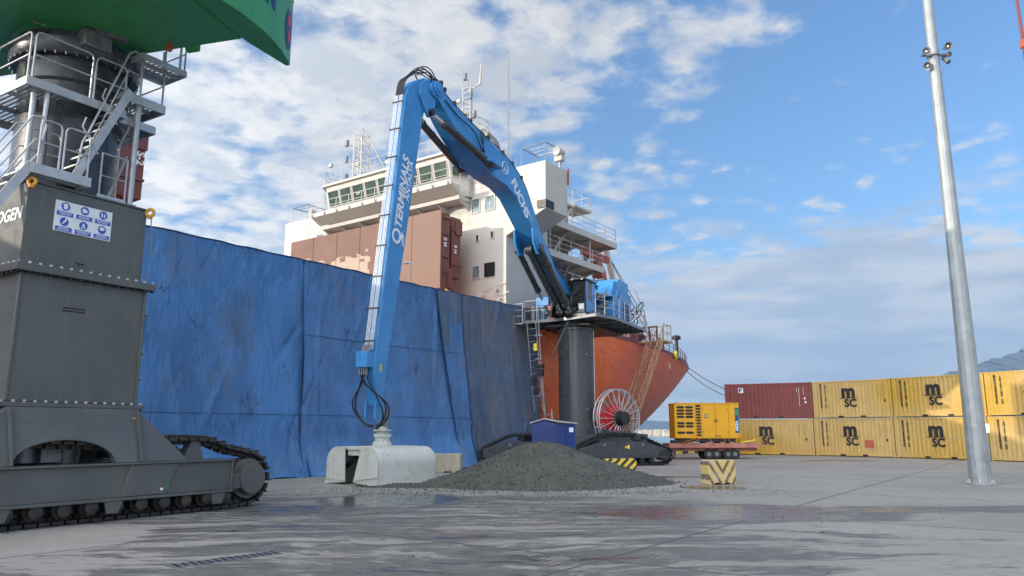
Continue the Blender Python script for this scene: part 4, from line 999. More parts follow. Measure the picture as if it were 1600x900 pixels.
# ================================================================ dark crawler crane on the left
AG = radians(32); G_ = Vector((sin(AG), cos(AG), 0))
CR = frame((-6.05, 18.56, 0), atan2(G_.y, G_.x))            # x along the tracks (away), y towards the ship
CC = Vector((-4.12, 2.1, 0))                                # slew centre in that frame
def crane():
    R = root('crawler_crane', CR, 'dark grey crawler harbour crane with green upper works and galvanised stairs', 'crane')
    # crawlers -----------------------------------------------------------
    def crawler(y0, y1, near):
        path = []
        r = 0.56
        cx, cz = 0.02, 0.68
        path += [(-11.0, 0.085), (-6, 0.085), (-0.25, 0.085)]
        for k in range(0, 8): a = -pi / 2 + 0.25 + k * (pi - 0.55) / 7; path.append((cx + r * cos(a), cz + r * sin(a)))
        path += [(-0.50, 1.34), (-1.05, 1.54), (-1.8, 1.57), (-3.5, 1.48), (-6.0, 1.60), (-8.5, 1.6), (-10.4, 1.4), (-11.5, 0.7)]
        m = MB(); track(m, path, y0, y1, 0.25, 0.07, 0.06, 0.80); return m.build('track', 'track_steel', R, bevel=0.006, segs=1)
    crawler(0.34, 1.02, True)
    crawler(3.18, 3.86, False)
    for (ya, sg) in ((0.13, 1), (4.07, -1)):
        m = MB()
        m.bx(-9.6, -0.66, ya, ya + 0.03 * sg, 0.46, 1.10); m.bx(-9.6, -0.63, ya - 0.07 * sg, ya + 0.62 * sg, 1.10, 1.14); m.bx(-9.6, -0.63, ya - 0.07 * sg, ya + 0.62 * sg, 0.40, 0.46)
        m.bx(-0.70, -0.66, ya - 0.05 * sg, ya + 0.6 * sg, 0.46, 1.10); m.bx(-9.6, -0.7, ya + 0.5 * sg, ya + 0.56 * sg, 0.46, 1.10)
        m.prism([(-3.32, ya - 0.002 * sg, 0.47), (-2.35, ya - 0.002 * sg, 0.47), (-2.06, ya - 0.002 * sg, 1.10), (-3.16, ya - 0.002 * sg, 1.10)], (0, -0.035 * sg, 0))
        m.build('crawler_frame', 'dark_paint', R, bevel=0.012)
        m = MB(); m.cyl((0.02, ya + 0.24 * sg, 0.66), (0.02, ya + 0.80 * sg, 0.66), 0.47, n=28); m.cyl((0.02, ya + 0.06 * sg, 0.66), (0.02, ya + 0.24 * sg, 0.66), 0.36, n=28)
        m.bx(-0.7, 0.0, ya + 0.1 * sg, ya + 0.5 * sg, 0.45, 0.8); m.build('idler_wheel', 'dark_paint', R, bevel=0.01)
        for i in range(11):
            x = -0.75 - 0.52 * i
            m = MB(); m.lathe((x, ya - 0.02 * sg, 0.30), (0, sg, 0), [(0, 0.09), (0.02, 0.13), (0.16, 0.13), (0.17, 0.17), (0.24, 0.17), (0.25, 0.13), (0.5, 0.13)], 16)
            m.bx(x - 0.07, x + 0.07, ya - 0.01 * sg, ya + 0.3 * sg, 0.36, 0.42); m.build('roller', 'track_steel', R)
        for x in (-1.05, -3.5, -5.6):
            m = MB(); m.prism([(x - 0.16, ya - 0.05 * sg, 0.40), (x + 0.22, ya - 0.05 * sg, 0.40), (x + 0.14, ya - 0.05 * sg, 0.17), (x - 0.10, ya - 0.05 * sg, 0.17)], (0, 0.03 * sg, 0)); m.build('roller_guard', 'dark_paint', R)
        for x in (-1.45, -3.0, -5.5):
            m = MB(); m.prism([(x - 0.30, ya + 0.30 * sg, 1.14), (x + 0.22, ya + 0.30 * sg, 1.14), (x + 0.10, ya + 0.30 * sg, 1.55), (x - 0.12, ya + 0.30 * sg, 1.55)], (0, 0.22 * sg, 0)); m.build('carrier_bracket', 'dark_paint', R)
    m = MB(); m.bx(-2.47, -2.41, 0.085, 0.10, 0.55, 0.60); m.build('reflector', 'white_print', R)
    m = MB(); m.bx(-2.30, -2.285, 0.082, 0.098, 0.55, 0.70); m.build('cable_tie', 'deck_green', R)
    # tower base with an arched opening in the plate
    yb, yk = 0.5, 3.7
    arch = [(-3.45, 1.15)] + [(-4.43 + 0.98 * cos(a), 1.15 + 0.46 * sin(a)) for a in [pi * k / 14 for k in range(1, 14)]] + [(-5.41, 1.15)]
    m = MB()
    for y, t in ((yb, 0.05), (yk, 0.05)):
        out = [(-1.83, 1.15), (-2.92, 2.23), (-5.42, 2.23), (-6.5, 1.15)]
        left = [(-6.5, 1.15)] + [(-5.41, 1.15)]
        # plate as quads around the arch
        n = len(arch)
        tops = []
        for i, (ax, az) in enumerate(arch):
            f = i / (n - 1); tx = lerp(-2.92, -5.42, f); tops.append((tx, 2.23))
        def P(a): return (a[0], y + (0.34 * (a[1] - 2.23) / 1.08 if y < 1 else 0.34 * (2.23 - a[1]) / 1.08), a[1])
        for i in range(n - 1): m.prism([P(arch[i]), P(tops[i]), P(tops[i + 1]), P(arch[i + 1])], (0, t, 0))
        m.prism([P((-1.83, 1.15)), P((-2.92, 2.23)), P(arch[0])], (0, t, 0)); m.prism([P((-6.5, 1.15)), P(arch[-1]), P((-5.42, 2.23))], (0, t, 0))
    for s0, s1 in (((-1.83, 1.15), (-2.92, 2.23)), ((-6.5, 1.15), (-5.42, 2.23))): m.prism([(s0[0], yb - 0.32, s0[1]), (s1[0], yb + 0.02, s1[1]), (s1[0], yk + 0.03, s1[1]), (s0[0], yk + 0.37, s0[1])], (0.05 if s0[0] > -4 else -0.05, 0, -0.01))
    for i in range(len(arch) - 1): m.prism([(arch[i][0], yb - 0.25, arch[i][1]), (arch[i + 1][0], yb - 0.25, arch[i + 1][1]), (arch[i + 1][0], yb - 0.17, arch[i + 1][1]), (arch[i][0], yb - 0.17, arch[i][1])], (0, 0, 0.03))
    for x in (-2.93, -5.44): m.prism([(x - 0.02, yb - 0.36, 1.16), (x - 0.02, yb - 0.42, 1.16), (x - 0.02, yb - 0.10, 2.23), (x - 0.02, yb, 2.23)], (0.04, 0, 0))
    m.bx(-5.2, -3.1, 1.5, 2.8, 1.16, 2.0)
    m.build('tower_base', 'dark_paint', R)
    m = MB(); m.cyl((-3.9, 1.3, 1.16), (-3.9, 1.25, 1.55), 0.28, n=16); m.cyl((-4.7, 1.3, 1.16), (-4.7, 1.3, 1.5), 0.25, n=16); m.bx(-4.5, -4.1, 1.0, 1.3, 1.16, 1.48); m.build('slew_motor', 'steel_grey', R, bevel=0.01)
    # tower sections and bolted flanges
    m = MB(); m.bx(-5.40, -2.84, 0.7, 3.25, 2.33, 4.83); m.bx(-5.44, -5.38, 0.66, 0.72, 2.34, 4.82); m.bx(-2.86, -2.80, 0.66, 0.72, 2.34, 4.82); m.build('lower_tower', 'dark_paint', R, bevel=0.015)
    m = MB(); m.bx(-5.42, -2.90, 0.78, 3.2, 4.99, 6.66); m.build('upper_tower', 'dark_paint', R, bevel=0.015)
    m = MB(); m.bx(-5.45, -2.86, 0.75, 3.25, 6.663, 6.70); m.build('tower_lid', 'dark_paint', R)
    def flange(z, x0, x1, y0, y1, t):
        m = MB(); m.bx(x0, x1, y0, y1, z, z + t); f = m.build('bolted_flange', 'dark_paint', R, bevel=0.008)
        nb = 15; m = MB(); k2 = MB()
        for i in range(nb):
            x = lerp(x0 + 0.06, x1 - 0.06, i / (nb - 1)); y = y0 + 0.06
            m.cyl((x, y, z + t), (x, y, z + t + 0.045), 0.030, n=6); k2.cyl((x, y, z - 0.045), (x, y, z), 0.034, n=6)
            y = lerp(y0 + 0.06, y1 - 0.06, i / (nb - 1)); m.cyl((x0 + 0.06, y, z + t), (x0 + 0.06, y, z + t + 0.045), 0.030, n=6); k2.cyl((x0 + 0.06, y, z - 0.045), (x0 + 0.06, y, z), 0.034, n=6)
        m.build('bolt_heads', 'galvanised', f); k2.build('bolt_nuts', 'black_steel', f)
    flange(2.235, -5.56, -2.70, 0.56, 3.4, 0.09)
    flange(4.835, -5.56, -2.66, 0.55, 3.4, 0.15)
    def eye(x, y, z, r=0.09, ax=(0, 1, 0)):
        m = MB(); m.ring((x, y, z), ax, r, r * 0.42, 16, 8); m.bx(x - 0.05, x + 0.05, y - 0.03, y + 0.03, z - r * 1.6, z - r * 0.7); m.build('lifting_eye', 'hook_yellow', R)
    eye(-2.97, 0.46, 1.98, 0.06); eye(-5.40, 0.46, 1.98, 0.06); eye(-2.88, 0.70, 6.62, 0.085, (1, 0.7, 0)); eye(-5.40, 0.70, 6.64, 0.075, (1, 0.6, 0))
    m = MB()
    for z in (2.9, 3.45, 4.3): m.cyl((-2.80, 0.76, z), (-2.72, 0.70, z), 0.035, n=8)
    m.tube([(-2.83, 0.72, 6.6), (-2.79, 0.70, 5.6), (-2.83, 0.70, 5.05)], 0.012, 5); m.build('cable_clip', 'steel_grey', R)
    m = MB()
    for i in range(2): m.bx(-4.55, -4.10, 0.69, 0.698, 4.22 - i * 0.06, 4.245 - i * 0.06)
    m.build('plate_marking', 'black_print', R)
    m = MB(); m.tube([(-4.35, 0.775, 5.20), (-4.32, 0.74, 5.18), (-4.22, 0.74, 5.18), (-4.19, 0.775, 5.20)], 0.012, 6); m.build('grab_handle', 'black_steel', R)
    # safety sign: six blue mandatory discs with captions
    m = MB(); m.bx(-4.88, -3.70, 0.755, 0.777, 5.78, 6.42); sg = m.build('safety_sign', 'white_print', R)
    dsk = MB(); pic = MB()
    ex = Vector((1, 0, 0)); 
    cw = 1.18 / 3; chh = 0.32
    for i in range(3):
        for j in range(2):
            cx = -4.88 + cw * (i + 0.5); cz = 6.42 - chh * (j + 0.5); y = 0.753
            dsk.cyl((cx, y, cz + 0.055), (cx, y - 0.004, cz + 0.055), 0.088, n=20)
            dsk.bx(cx - 0.165, cx + 0.165, y - 0.004, y, cz - 0.145, cz - 0.055)
            yy = y - 0.006; c = (cx, yy, cz + 0.055)
            def ball(dx, dz, r, e=1.0): pic.sphere((c[0] + dx, yy + 0.002, c[2] + dz), r, 10, (1, 0.05, e))
            if (i, j) == (0, 0): ball(0, -0.01, 0.045, 1.2); ball(0.0, 0.03, 0.05, 0.6)
            elif (i, j) == (1, 0): ball(-0.01, 0, 0.05, 1.0); ball(0.045, -0.01, 0.022)
            elif (i, j) == (2, 0): pic.bx(cx - 0.045, cx - 0.015, yy - 0.002, yy, c[2] - 0.045, c[2] + 0.045); pic.bx(cx + 0.012, cx + 0.042, yy - 0.002, yy, c[2] - 0.05, c[2] + 0.03)
            elif (i, j) == (0, 1): pic.prism([(cx - 0.05, yy, c[2] - 0.05), (cx - 0.02, yy, c[2] - 0.05), (cx + 0.05, yy, c[2] + 0.03), (cx + 0.02, yy, c[2] + 0.05)], (0, -0.002, 0)); ball(0.03, 0.055, 0.018)
            elif (i, j) == (1, 1): pic.prism([(cx - 0.04, yy, c[2] - 0.06), (cx - 0.015, yy, c[2] - 0.06), (cx + 0.005, yy, c[2] + 0.03), (cx - 0.015, yy, c[2] + 0.05)], (0, -0.002, 0)); pic.prism([(cx + 0.02, yy, c[2] - 0.06), (cx + 0.045, yy, c[2] - 0.06), (cx + 0.015, yy, c[2] + 0.04), (cx - 0.005, yy, c[2] + 0.05)], (0, -0.002, 0))
            else: ball(0, 0.02, 0.055, 0.75)
            for k in range(2):
                w = 0.13 - 0.02 * ((i + j + k) % 2); x = cx - w
                while x < cx + w - 0.02:
                    l = random.uniform(0.012, 0.03); pic.bx(x, x + l, yy - 0.002, yy, cz - 0.090 - k * 0.036, cz - 0.072 - k * 0.036); x += l + 0.009
    dsk.build('pictogram_disc', 'blue_print', sg, smooth=0); pic.build('pictogram', 'white_print', sg, smooth=0)
    # maker's lettering on the sunny face
    m = MB(); m.text('SENNEBOGEN', 0.36, (-5.425, 0.90, 5.92), (0, -1, 0), (0, 0, 1), 0.006, 0.02, align='RIGHT', shear=0.2); m.build('lettering', 'white_print', R)
    # pedestal, slew ring
    m = MB(); m.lathe(CC + Vector((0, 0, 6.70)), (0, 0, 1), [(0, 1.05), (2.5, 1.05), (2.55, 1.12), (3.05, 1.12)], 40); m.build('pedestal', 'column_paint', R)
    m = MB(); m.lathe(CC + Vector((0, 0, 9.76)), (0, 0, 1), [(0, 1.26), (0.10, 1.32), (0.34, 1.34), (0.36, 1.20), (0.60, 1.2)], 48); m.build('slew_ring', 'column_paint', R)
    m = MB()
    for k in range(40): a = 2 * pi * k / 40; m.cyl(CC + Vector((1.28 * cos(a), 1.28 * sin(a), 9.70)), CC + Vector((1.28 * cos(a), 1.28 * sin(a), 9.765)), 0.02, n=6)
    m.build('ring_bolts', 'steel_grey', R)
    # green upper works, local axes: e towards the counterweight, f to its right
    rd = radians(-73.5)                                              # heading of the tail in this frame (y points to the ship)
    U = Matrix.Translation(CC) @ Matrix.Rotation(rd, 4, 'Z')
    def up(): return MB(U)
    m = up(); m.prism([(-3.6, 0.47, 10.36), (-3.6, -2.6, 10.36), (4.02, -2.6, 10.36), (4.02, 0.47, 10.36)], (0, 0, 0.75)); m.prism([(2.50, 0.60, 10.28), (2.85, 0.60, 10.28), (2.85, 0.47, 10.36), (2.50, 0.47, 10.36)], (0, 0, 0.4)); m.build('main_frame', 'green_paint', R, bevel=0.03)
    m = up(); m.lathe((0, 0, 10.3), (0, 0, 1), [(0, 1.2), (0.1, 1.35)], 40); m.build('frame_skirt', 'green_paint', R)
    m = up(); m.bx(-3.6, 3.7, -2.5, 0.30, 11.115, 14.0); m.build('machinery_house', 'green_paint', R, bevel=0.05)
    Rt = 4.78; n = 20; a0, a1 = radians(-30.0), radians(21.0)
    arc = [(Rt * cos(lerp(a0, a1, k / n)), Rt * sin(lerp(a0, a1, k / n))) for k in range(n + 1)]
    m = up(); pts = [(x, y, 10.28) for x, y in arc] + [(4.36, arc[-1][1], 10.28), (4.14, 0.47, 10.28), (4.14, -2.0, 10.28), (4.0, arc[0][1], 10.28)]
    m.prism(pts, (0, 0, 3.4)); cwt = m.build('counterweight', 'green_paint', R, bevel=0.015, smooth=30)
    # lettering and emblem follow the curved tail, read along the arc
    tm = MB(); tm.text('QTERMIN', 0.55, (0, 0, 0), (1, 0, 0), (0, 1, 0), 0.012, 0.02)
    em = MB(); em.mi = 0
    def onarc(s_, z, r=Rt + 0.012): a = radians(21.0) - s_ / Rt; return (r * cos(a), r * sin(a), z)
    def wrap(src, s0, z0):
        d = up(); d.add([onarc(s0 - v.x, z0 + v.y, Rt + 0.008 + v.z) for v in src.v], src.f); return d
    wrap(tm, 3.55, 11.0).build('lettering', 'navy_print', cwt, smooth=0)
    e = up(); pl = [(0.32 + 0.26 * cos(2 * pi * k / 24) * (1.0) + 0.0, 11.02 + 0.50 * sin(2 * pi * k / 24)) for k in range(24)]
    e.add([onarc(a, b) for a, b in pl], [list(range(24))]); e.build('emblem', 'navy_print', cwt, smooth=0)
    e = up()
    for (cx, cz, rr_) in ((0.34, 11.22, 0.13), (0.30, 10.86, 0.13)):
        e.add([onarc(cx + rr_ * 0.8 * cos(2 * pi * k / 16), cz + rr_ * 1.2 * sin(2 * pi * k / 16), Rt + 0.018) for k in range(16)], [list(range(16))])
    e.build('emblem_spot', 'red_print', cwt, smooth=0)
    e = up(); e.add([onarc(0.02, 10.3), onarc(0.03, 10.3), onarc(0.03, 13.6), onarc(0.02, 13.6)], [(0, 1, 2, 3)]); e.prism([onarc(0, 11.9, Rt + 0.005), onarc(2.0, 11.9, Rt + 0.005), onarc(2.0, 11.93, Rt + 0.005), onarc(0, 11.93, Rt + 0.005)], (0.01, 0, 0)); e.build('panel_seam', 'dark_slot', cwt)
    for (ex_, fy) in ((2.3, 0.25), (1.0, -0.8)):
        m = up(); m.cyl((ex_, fy, 10.36), (ex_, fy, 10.26), 0.07, n=12); m.sphere((ex_, fy, 10.25), 0.065, 10); m.build('work_lamp', 'lamp_red', R)
    m = up(); m.bar((1.2, -0.75, 10.33), (1.55, -0.2, 10.31), 0.14, 0.08); m.tube([(1.1, -0.8, 10.34), (0.9, -0.6, 10.34), (0.5, -0.9, 10.34), (0.2, -1.4, 10.34)], 0.02, 6); m.build('lamp_bracket', 'steel_grey', R)
    m = MB(); m.bx(-4.7, -4.1, 0.72, 1.05, 9.95, 10.32); m.build('gear_box', 'steel_grey', R, bevel=0.02)
    # access platforms ------------------------------------------------------
    def deck(name, pts, z, t=0.16, mat='galvanised'):
        m = MB(); n = len(pts)
        for i in range(n):
            a = Vector((*pts[i], z - t / 2)); b = Vector((*pts[(i + 1) % n], z - t / 2)); m.bar(a, b, 0.04, t)
        d = m.build(name, mat, R)
        m = MB(); m.add([(*p, z - 0.03) for p in pts], [list(range(n))]); m.build('perforated_floor', 'perforated', d, smooth=0)
        m = MB(); x0 = min(p[0] for p in pts); x1 = max(p[0] for p in pts); y0 = min(p[1] for p in pts); y1 = max(p[1] for p in pts)
        for k in (0.33, 0.66): m.bar((x0 + 0.05, lerp(y0, y1, k), z - 0.09), (x1 - 0.05, lerp(y0, y1, k), z - 0.09), 0.05, 0.09)
        m.build('joist', mat, d)
        return d
    def loop_rail(d, pts, z, h=1.0, r=0.022):
        """bent-tube rail panels"""
        m = MB()
        for (a, b) in pts:
            a = Vector((*a, z)); b = Vector((*b, z)); u = Vector((0, 0, 1)); t = (b - a).normalized(); c = 0.1
            m.tube([a, a + u * (h - c), a + u * (h - c * 0.3) + t * c * 0.3, a + u * h + t * c, b + u * h - t * c, b + u * (h - c * 0.3) - t * c * 0.3, b + u * (h - c), b], r, 7)
            m.tube([a + u * h * 0.5, b + u * h * 0.5], r * 0.8, 6)
        m.build('railing', 'galvanised', d)
    # main gallery round the pedestal
    d = deck('gallery_deck', [(-5.70, 0.72), (-3.66, 0.72), (-3.66, 1.02), (-2.75, 1.02), (-2.75, 3.6), (-5.70, 3.6)], 8.78, 0.18)
    loop_rail(d, [((-5.62, 0.74), (-4.45, 0.74)), ((-4.38, 0.74), (-3.70, 0.74)), ((-5.68, 2.2), (-5.68, 0.80)), ((-5.68, 3.5), (-5.68, 2.3))], 8.78)
    # lower landing
    d = deck('lower_landing', [(-5.50, 0.55), (-4.35, 0.55), (-4.35, 1.25), (-5.50, 1.25)], 6.98, 0.20)
    loop_rail(d, [((-5.40, 0.58), (-5.0, 0.58)), ((-4.92, 0.58), (-4.42, 0.58)), ((-5.3, 1.2), (-4.7, 1.2))], 6.98, 0.95)
    # upper landing
    d = deck('upper_landing', [(-3.70, 0.72), (-2.74, 0.72), (-2.74, 2.2), (-3.70, 2.2)], 9.24, 0.20)
    loop_rail(d, [((-3.34, 0.75), (-2.80, 0.75)), ((-2.77, 0.80), (-2.77, 2.1)), ((-3.60, 2.15), (-2.85, 2.15))], 9.24)
    # far catwalk under the green frame
    d = deck('catwalk', [(-3.55, 0.45), (-2.45, 0.45), (-2.45, 1.35), (-3.55, 1.35)], 10.16, 0.14)
    loop_rail(d, [((-2.47, 0.50), (-2.47, 1.3))], 10.16, 0.9)
    m = MB(); m.bx(-2.60, -2.56, 0.5, 0.54, 10.16, 10.9); m.bx(-2.95, -2.90, 0.6, 0.64, 10.16, 10.5); m.build('hanger', 'galvanised', d)
    # main flight
    a = Vector((-4.62, 0.62, 6.98)); b = Vector((-3.64, 0.62, 9.24)); w = Vector((0, 0.62, 0)); upv = Vector((0, 0, 1))
    m = MB(); stair(m, a, b, w, 10, str_h=0.17, depth=0.22); st = m.build('stair_flight', 'galvanised', R)
    m = MB()
    for o in (Vector((0, -0.02, 0)), w):
        m.tube([a + o + upv * 0.25, a + o + upv * 0.75 + Vector((0.05, 0, 0)), a + o + upv * 1.0 + Vector((0.15, 0, 0)), b + o + upv * 0.85 + Vector((-0.12, 0, 0)), b + o + upv * 0.95, b + o + upv * 0.9 + Vector((0.18, 0, 0)), b + o + Vector((0.2, 0, 0.05))], 0.022, 7)
        m.tube([a + o + upv * 0.62 + Vector((0.02, 0, 0)), a + o + upv * 0.58 + Vector((0.15, 0, 0)), b + o + upv * 0.45 + Vector((-0.1, 0, 0)), b + o + upv * 0.42 + Vector((0.15, 0, 0))], 0.018, 6)
        for t in (0.3, 0.65): p = a.lerp(b, t) + o; m.tube([p + Vector((0.1, 0, -0.1)), p + Vector((-0.28, 0, 0.40)), p + Vector((-0.22, 0, 0.62))], 0.018, 6)
    m.build('handrail', 'galvanised', st)
    # lower flight, running out of the picture to the left
    a = Vector((-7.2, 0.62, 3.9)); b = Vector((-5.48, 0.62, 6.98)); w = Vector((0, 0.62, 0))
    m = MB(); stair(m, a, b, w, 12, str_h=0.17, depth=0.22); st = m.build('stair_flight', 'galvanised', R)
    m = MB()
    for o in (Vector((0, -0.02, 0)), w):
        m.tube([a + o + upv * 1.0, b + o + upv * 0.95 + Vector((-0.1, 0, 0)), b + o + upv * 1.0 + Vector((0.08, 0, 0)), b + o + upv * 0.85 + Vector((0.18, 0, 0)), b + o + upv * 0.25 + Vector((0.10, 0, 0)), b + o + Vector((-0.05, 0, 0))], 0.022, 7)
        m.tube([a + o + upv * 0.55, b + o + upv * 0.5, b + o + upv * 0.52 + Vector((0.14, 0, 0))], 0.018, 6)
    m.build('handrail', 'galvanised', st)
    # posts
    for (x, y, z0, z1, r) in ((-5.45, 0.95, 6.7, 8.62, 0.055), (-5.25, 0.82, 6.98, 8.62, 0.055), (-3.30, 0.84, 6.70, 9.06, 0.065), (-3.45, 1.8, 6.70, 9.06, 0.06)):
        m = MB(); m.cyl((x, y, z0), (x, y, z1), r, n=12); m.bx(x - 0.11, x + 0.11, y - 0.11, y + 0.11, z1 - 0.02, z1 + 0.02); m.bx(x - 0.1, x + 0.1, y - 0.1, y + 0.1, z0, z0 + 0.02); m.build('support_post', 'galvanised', R)
    m = MB(); m.bar((-3.75, 0.95, 6.75), (-3.32, 1.1, 7.9), 0.05, 0.05); m.bar((-3.45, 1.75, 7.6), (-3.3, 0.9, 8.9), 0.05, 0.05); m.build('diagonal_brace', 'galvanised', R)
    m = MB(); rail(m, [(-4.02, 0.80, 6.70), (-3.45, 0.80, 6.70)], 1.0, 0.6, 0.02, (0.5,)); m.bx(-4.06, -3.42, 0.79, 0.81, 6.70, 6.78); m.build('gate', 'galvanised', R)
    m = MB(); m.bx(-4.55, -4.30, 1.3, 1.6, 6.7, 7.15); m.bx(-4.35, -4.22, 1.35, 1.5, 6.85, 7.0); m.build('junction_box', 'deck_green', R, bevel=0.01)
    m = MB(); m.bx(-4.72, -4.6, 1.3, 1.6, 6.7, 6.95); m.build('junction_box', 'blue_print', R, bevel=0.01)
    m = MB()
    for k in range(7): m.tube([(-3.9 + 0.06 * k, 0.98, 8.6 - 0.02 * k), (-4.2, 0.95 - 0.01 * k, 8.45), (-5.0, 0.95, 8.5 + 0.01 * k)], 0.014, 5)
    m.tube([(-5.2, 0.78, 8.6), (-5.23, 0.75, 8.0), (-5.19, 0.76, 7.4), (-5.2, 0.75, 7.0)], 0.012, 5); m.build('cable_bundle', 'hose', R)
    m = MB(); m.sphere((-3.6, 1.1, 8.95), 0.17, 12, (1, 1, 0.7)); m.cyl((-3.6, 1.1, 8.78), (-3.6, 1.1, 8.95), 0.12, n=12); m.build('floodlight', 'rust_red', R)
    m = MB(); m.lathe((-3.25, 2.0, 9.3), (0, 0, 1), [(0, 0.33), (0.9, 0.33), (1.05, 0.2)], 20); m.build('hydraulic_motor', 'green_paint', R)
    return R
crane()
#--HANDLER--

# ================================================================ blue material handler on its column
B_ = Vector((-0.4442, -0.8959, 0)); N_ = Vector((0.8959, -0.4442, 0))
HC = Vector((3.6, 42.5, 0))
HM = frame(HC, atan2(B_.y, B_.x)); HI = HM.inverted()       # x = r towards the grab, y = n to the right of the picture
def bend(pts, r=0.12, k=4):
    """round the corners of a polyline"""
    P = [Vector(p) for p in pts]; out = [P[0]]
    for a, b, c in zip(P, P[1:], P[2:]):
        d0 = (a - b); d1 = (c - b); rr = min(r, d0.length * 0.45, d1.length * 0.45)
        p0 = b + d0.normalized() * rr; p1 = b + d1.normalized() * rr
        for i in range(k + 1): t = i / k; out.append((p0.lerp(b, t)).lerp(b.lerp(p1, t), t))
    return out + [P[-1]]
def spline(pts, n=8):
    P = [Vector(p) for p in pts]; P = [P[0] * 2 - P[1]] + P + [P[-1] * 2 - P[-2]]; out = []
    for i in range(1, len(P) - 2):
        for k in range(n):
            t = k / n; p0, p1, p2, p3 = P[i - 1:i + 3]
            out.append(0.5 * ((2 * p1) + (p2 - p0) * t + (2 * p0 - 5 * p1 + 4 * p2 - p3) * t * t + (3 * p1 - p0 - 3 * p2 + p3) * t ** 3))
    out.append(P[-2]); return out

def handler():
    R = root('material_handler', HM, 'bright blue long boom material handler on a dark column above crawler tracks', 'excavator')
    # ---- undercarriage: crawler units (built square to the picture, so carry the world frame in)
    def unit(x0, y0, ang, L, near=True):
        X = HI @ frame((x0, y0, 0), ang)
        u = root('crawler_unit', Matrix.Identity(4), None, None); u.parent = R
        path = [(0.5, 0.10), (L - 0.75, 0.10)] + [(L - 0.62 + 0.46 * cos(a), 0.56 + 0.46 * sin(a)) for a in [-pi / 2 + k * 0.42 for k in range(1, 6)]]
        path += [(L - 1.9, 1.50), (L - 2.2, 1.56), (1.9, 1.56), (1.6, 1.50)] + [(0.62 + 0.46 * cos(a), 0.56 + 0.46 * sin(a)) for a in [2.3 + k * 0.42 for k in range(0, 6)]]
        m = MB(X); track(m, path, 0.0, 0.75, 0.20, 0.05, 0.05); m.build('track', 'black_steel', u)
        m = MB(X); m.prism([(0.5, -0.06, 0.46), (L - 0.5, -0.06, 0.46), (L - 0.5, -0.06, 0.86), (L - 1.7, -0.06, 1.22), (1.5, -0.06, 1.22), (0.3, -0.06, 0.86), (0.3, -0.06, 0.46)], (0, 0.6, 0)); m.bx(0.4, L - 0.45, -0.12, 0.3, 0.40, 0.46)
        m.build('side_frame', 'column_paint', u, bevel=0.015)
        m = MB(X); m.bx(L * 0.52, L * 0.52 + 0.13, -0.075, -0.062, 0.86, 1.04); m.bx(L * 0.52 - 0.12, L * 0.52 - 0.03, -0.075, -0.062, 0.90, 0.98); m.build('warning_plate', 'bright_yellow', u)
        m = MB(X)
        m.cyl((L - 0.6, -0.10, 0.56), (L - 0.6, 0.6, 0.56), 0.30, n=20); m.build('drive_hub', 'black_steel', u)
        for k in range(7):
            x = lerp(1.0, L - 1.3, k / 6); m = MB(X); m.cyl((x, 0.05, 0.27), (x, 0.7, 0.27), 0.14, n=12); m.build('roller', 'black_steel', u)
        for x in (1.6, L - 1.9):
            m = MB(X); m.bx(x, x + 0.12, -0.10, -0.061, 1.0, 1.12); m.build('lifting_lug', 'steel_grey', u)
        return u
    unit(3.05, 38.75, radians(15), 5.6)
    unit(-1.75, 38.45, radians(6), 4.9)
    X = HI @ frame((3.6, 42.5, 0), 0)
    m = MB(X); m.prism([(-3.2, -2.9, 0.95), (3.4, -2.6, 0.95), (3.0, 1.4, 0.95), (-1.2, 1.6, 0.95)], (0, 0, 0.62)); m.build('undercarriage', 'column_paint', R, bevel=0.04)
    m = MB(X); m.bar((0.8, -0.6, 1.75), (3.2, -2.6, 1.42), 0.9, 0.32); m.bar((-0.8, -0.6, 1.75), (-3.0, -2.9, 1.42), 0.9, 0.32); m.build('outrigger_beam', 'column_paint', R, bevel=0.03)
    # ---- column
    m = MB(); m.lathe((0, 0, 1.5), (0, 0, 1), [(0, 1.12), (0.75, 1.12), (0.76, 1.0), (5.75, 1.0), (5.76, 1.10), (5.95, 1.10)], 56); m.build('column', 'column_gloss', R)
    m = MB()
    for a in (1.62,): m.tube([(0.0 + 1.04 * cos(a), 1.04 * sin(a), 2.3), (1.04 * cos(a), 1.04 * sin(a), 7.3)], 0.025, 6)
    m.build('conduit', 'galvanised', R)
    m = MB()
    for z in (2.9, 5.9): 
        a = 0.95; m.cyl((1.0 * cos(a), 1.0 * sin(a), z), (1.06 * cos(a), 1.06 * sin(a), z), 0.06, n=10)
    m.build('inspection_cap', 'steel_grey', R)
    m = MB(); m.lathe((0, 0, 7.45), (0, 0, 1), [(0, 1.25), (0.32, 1.25)], 40); m.build('slew_ring', 'black_steel', R)
    # ---- platform
    pl = [(2.42, 2.10), (2.05, 1.10), (1.75, 0.2), (1.55, -0.6), (1.45, -2.55), (-4.9, -2.55), (-4.9, 2.60), (0.6, 2.60)]
    m = MB(); m.prism([(x, y, 7.74) for x, y in pl], (0, 0, 0.12))
    for k in range(6): m.bx(-4.7 + k * 1.0, -4.6 + k * 1.0, -2.5, 2.55, 7.58, 7.738)
    m.build('platform', 'dark_paint', R)
    m = MB()
    for i in range(len(pl)): m.bar((*pl[i], 7.77), (*pl[(i + 1) % len(pl)], 7.77), 0.06, 0.16)
    m.build('platform_edge', 'steel_grey', R)
    m = MB(); m.bx(-4.3, 1.2, -1.3, 1.3, 7.42, 7.575); m.build('slew_frame', 'black_steel', R, bevel=0.03)
    m = MB(); rail(m, [(0.9, 2.58, 7.86), (-4.88, 2.58, 7.86), (-4.88, -2.5, 7.86), (-0.5, -2.5, 7.86)], 1.1, 1.0, 0.024, (0.36, 0.68)); m.build('railing', 'galvanised', R)
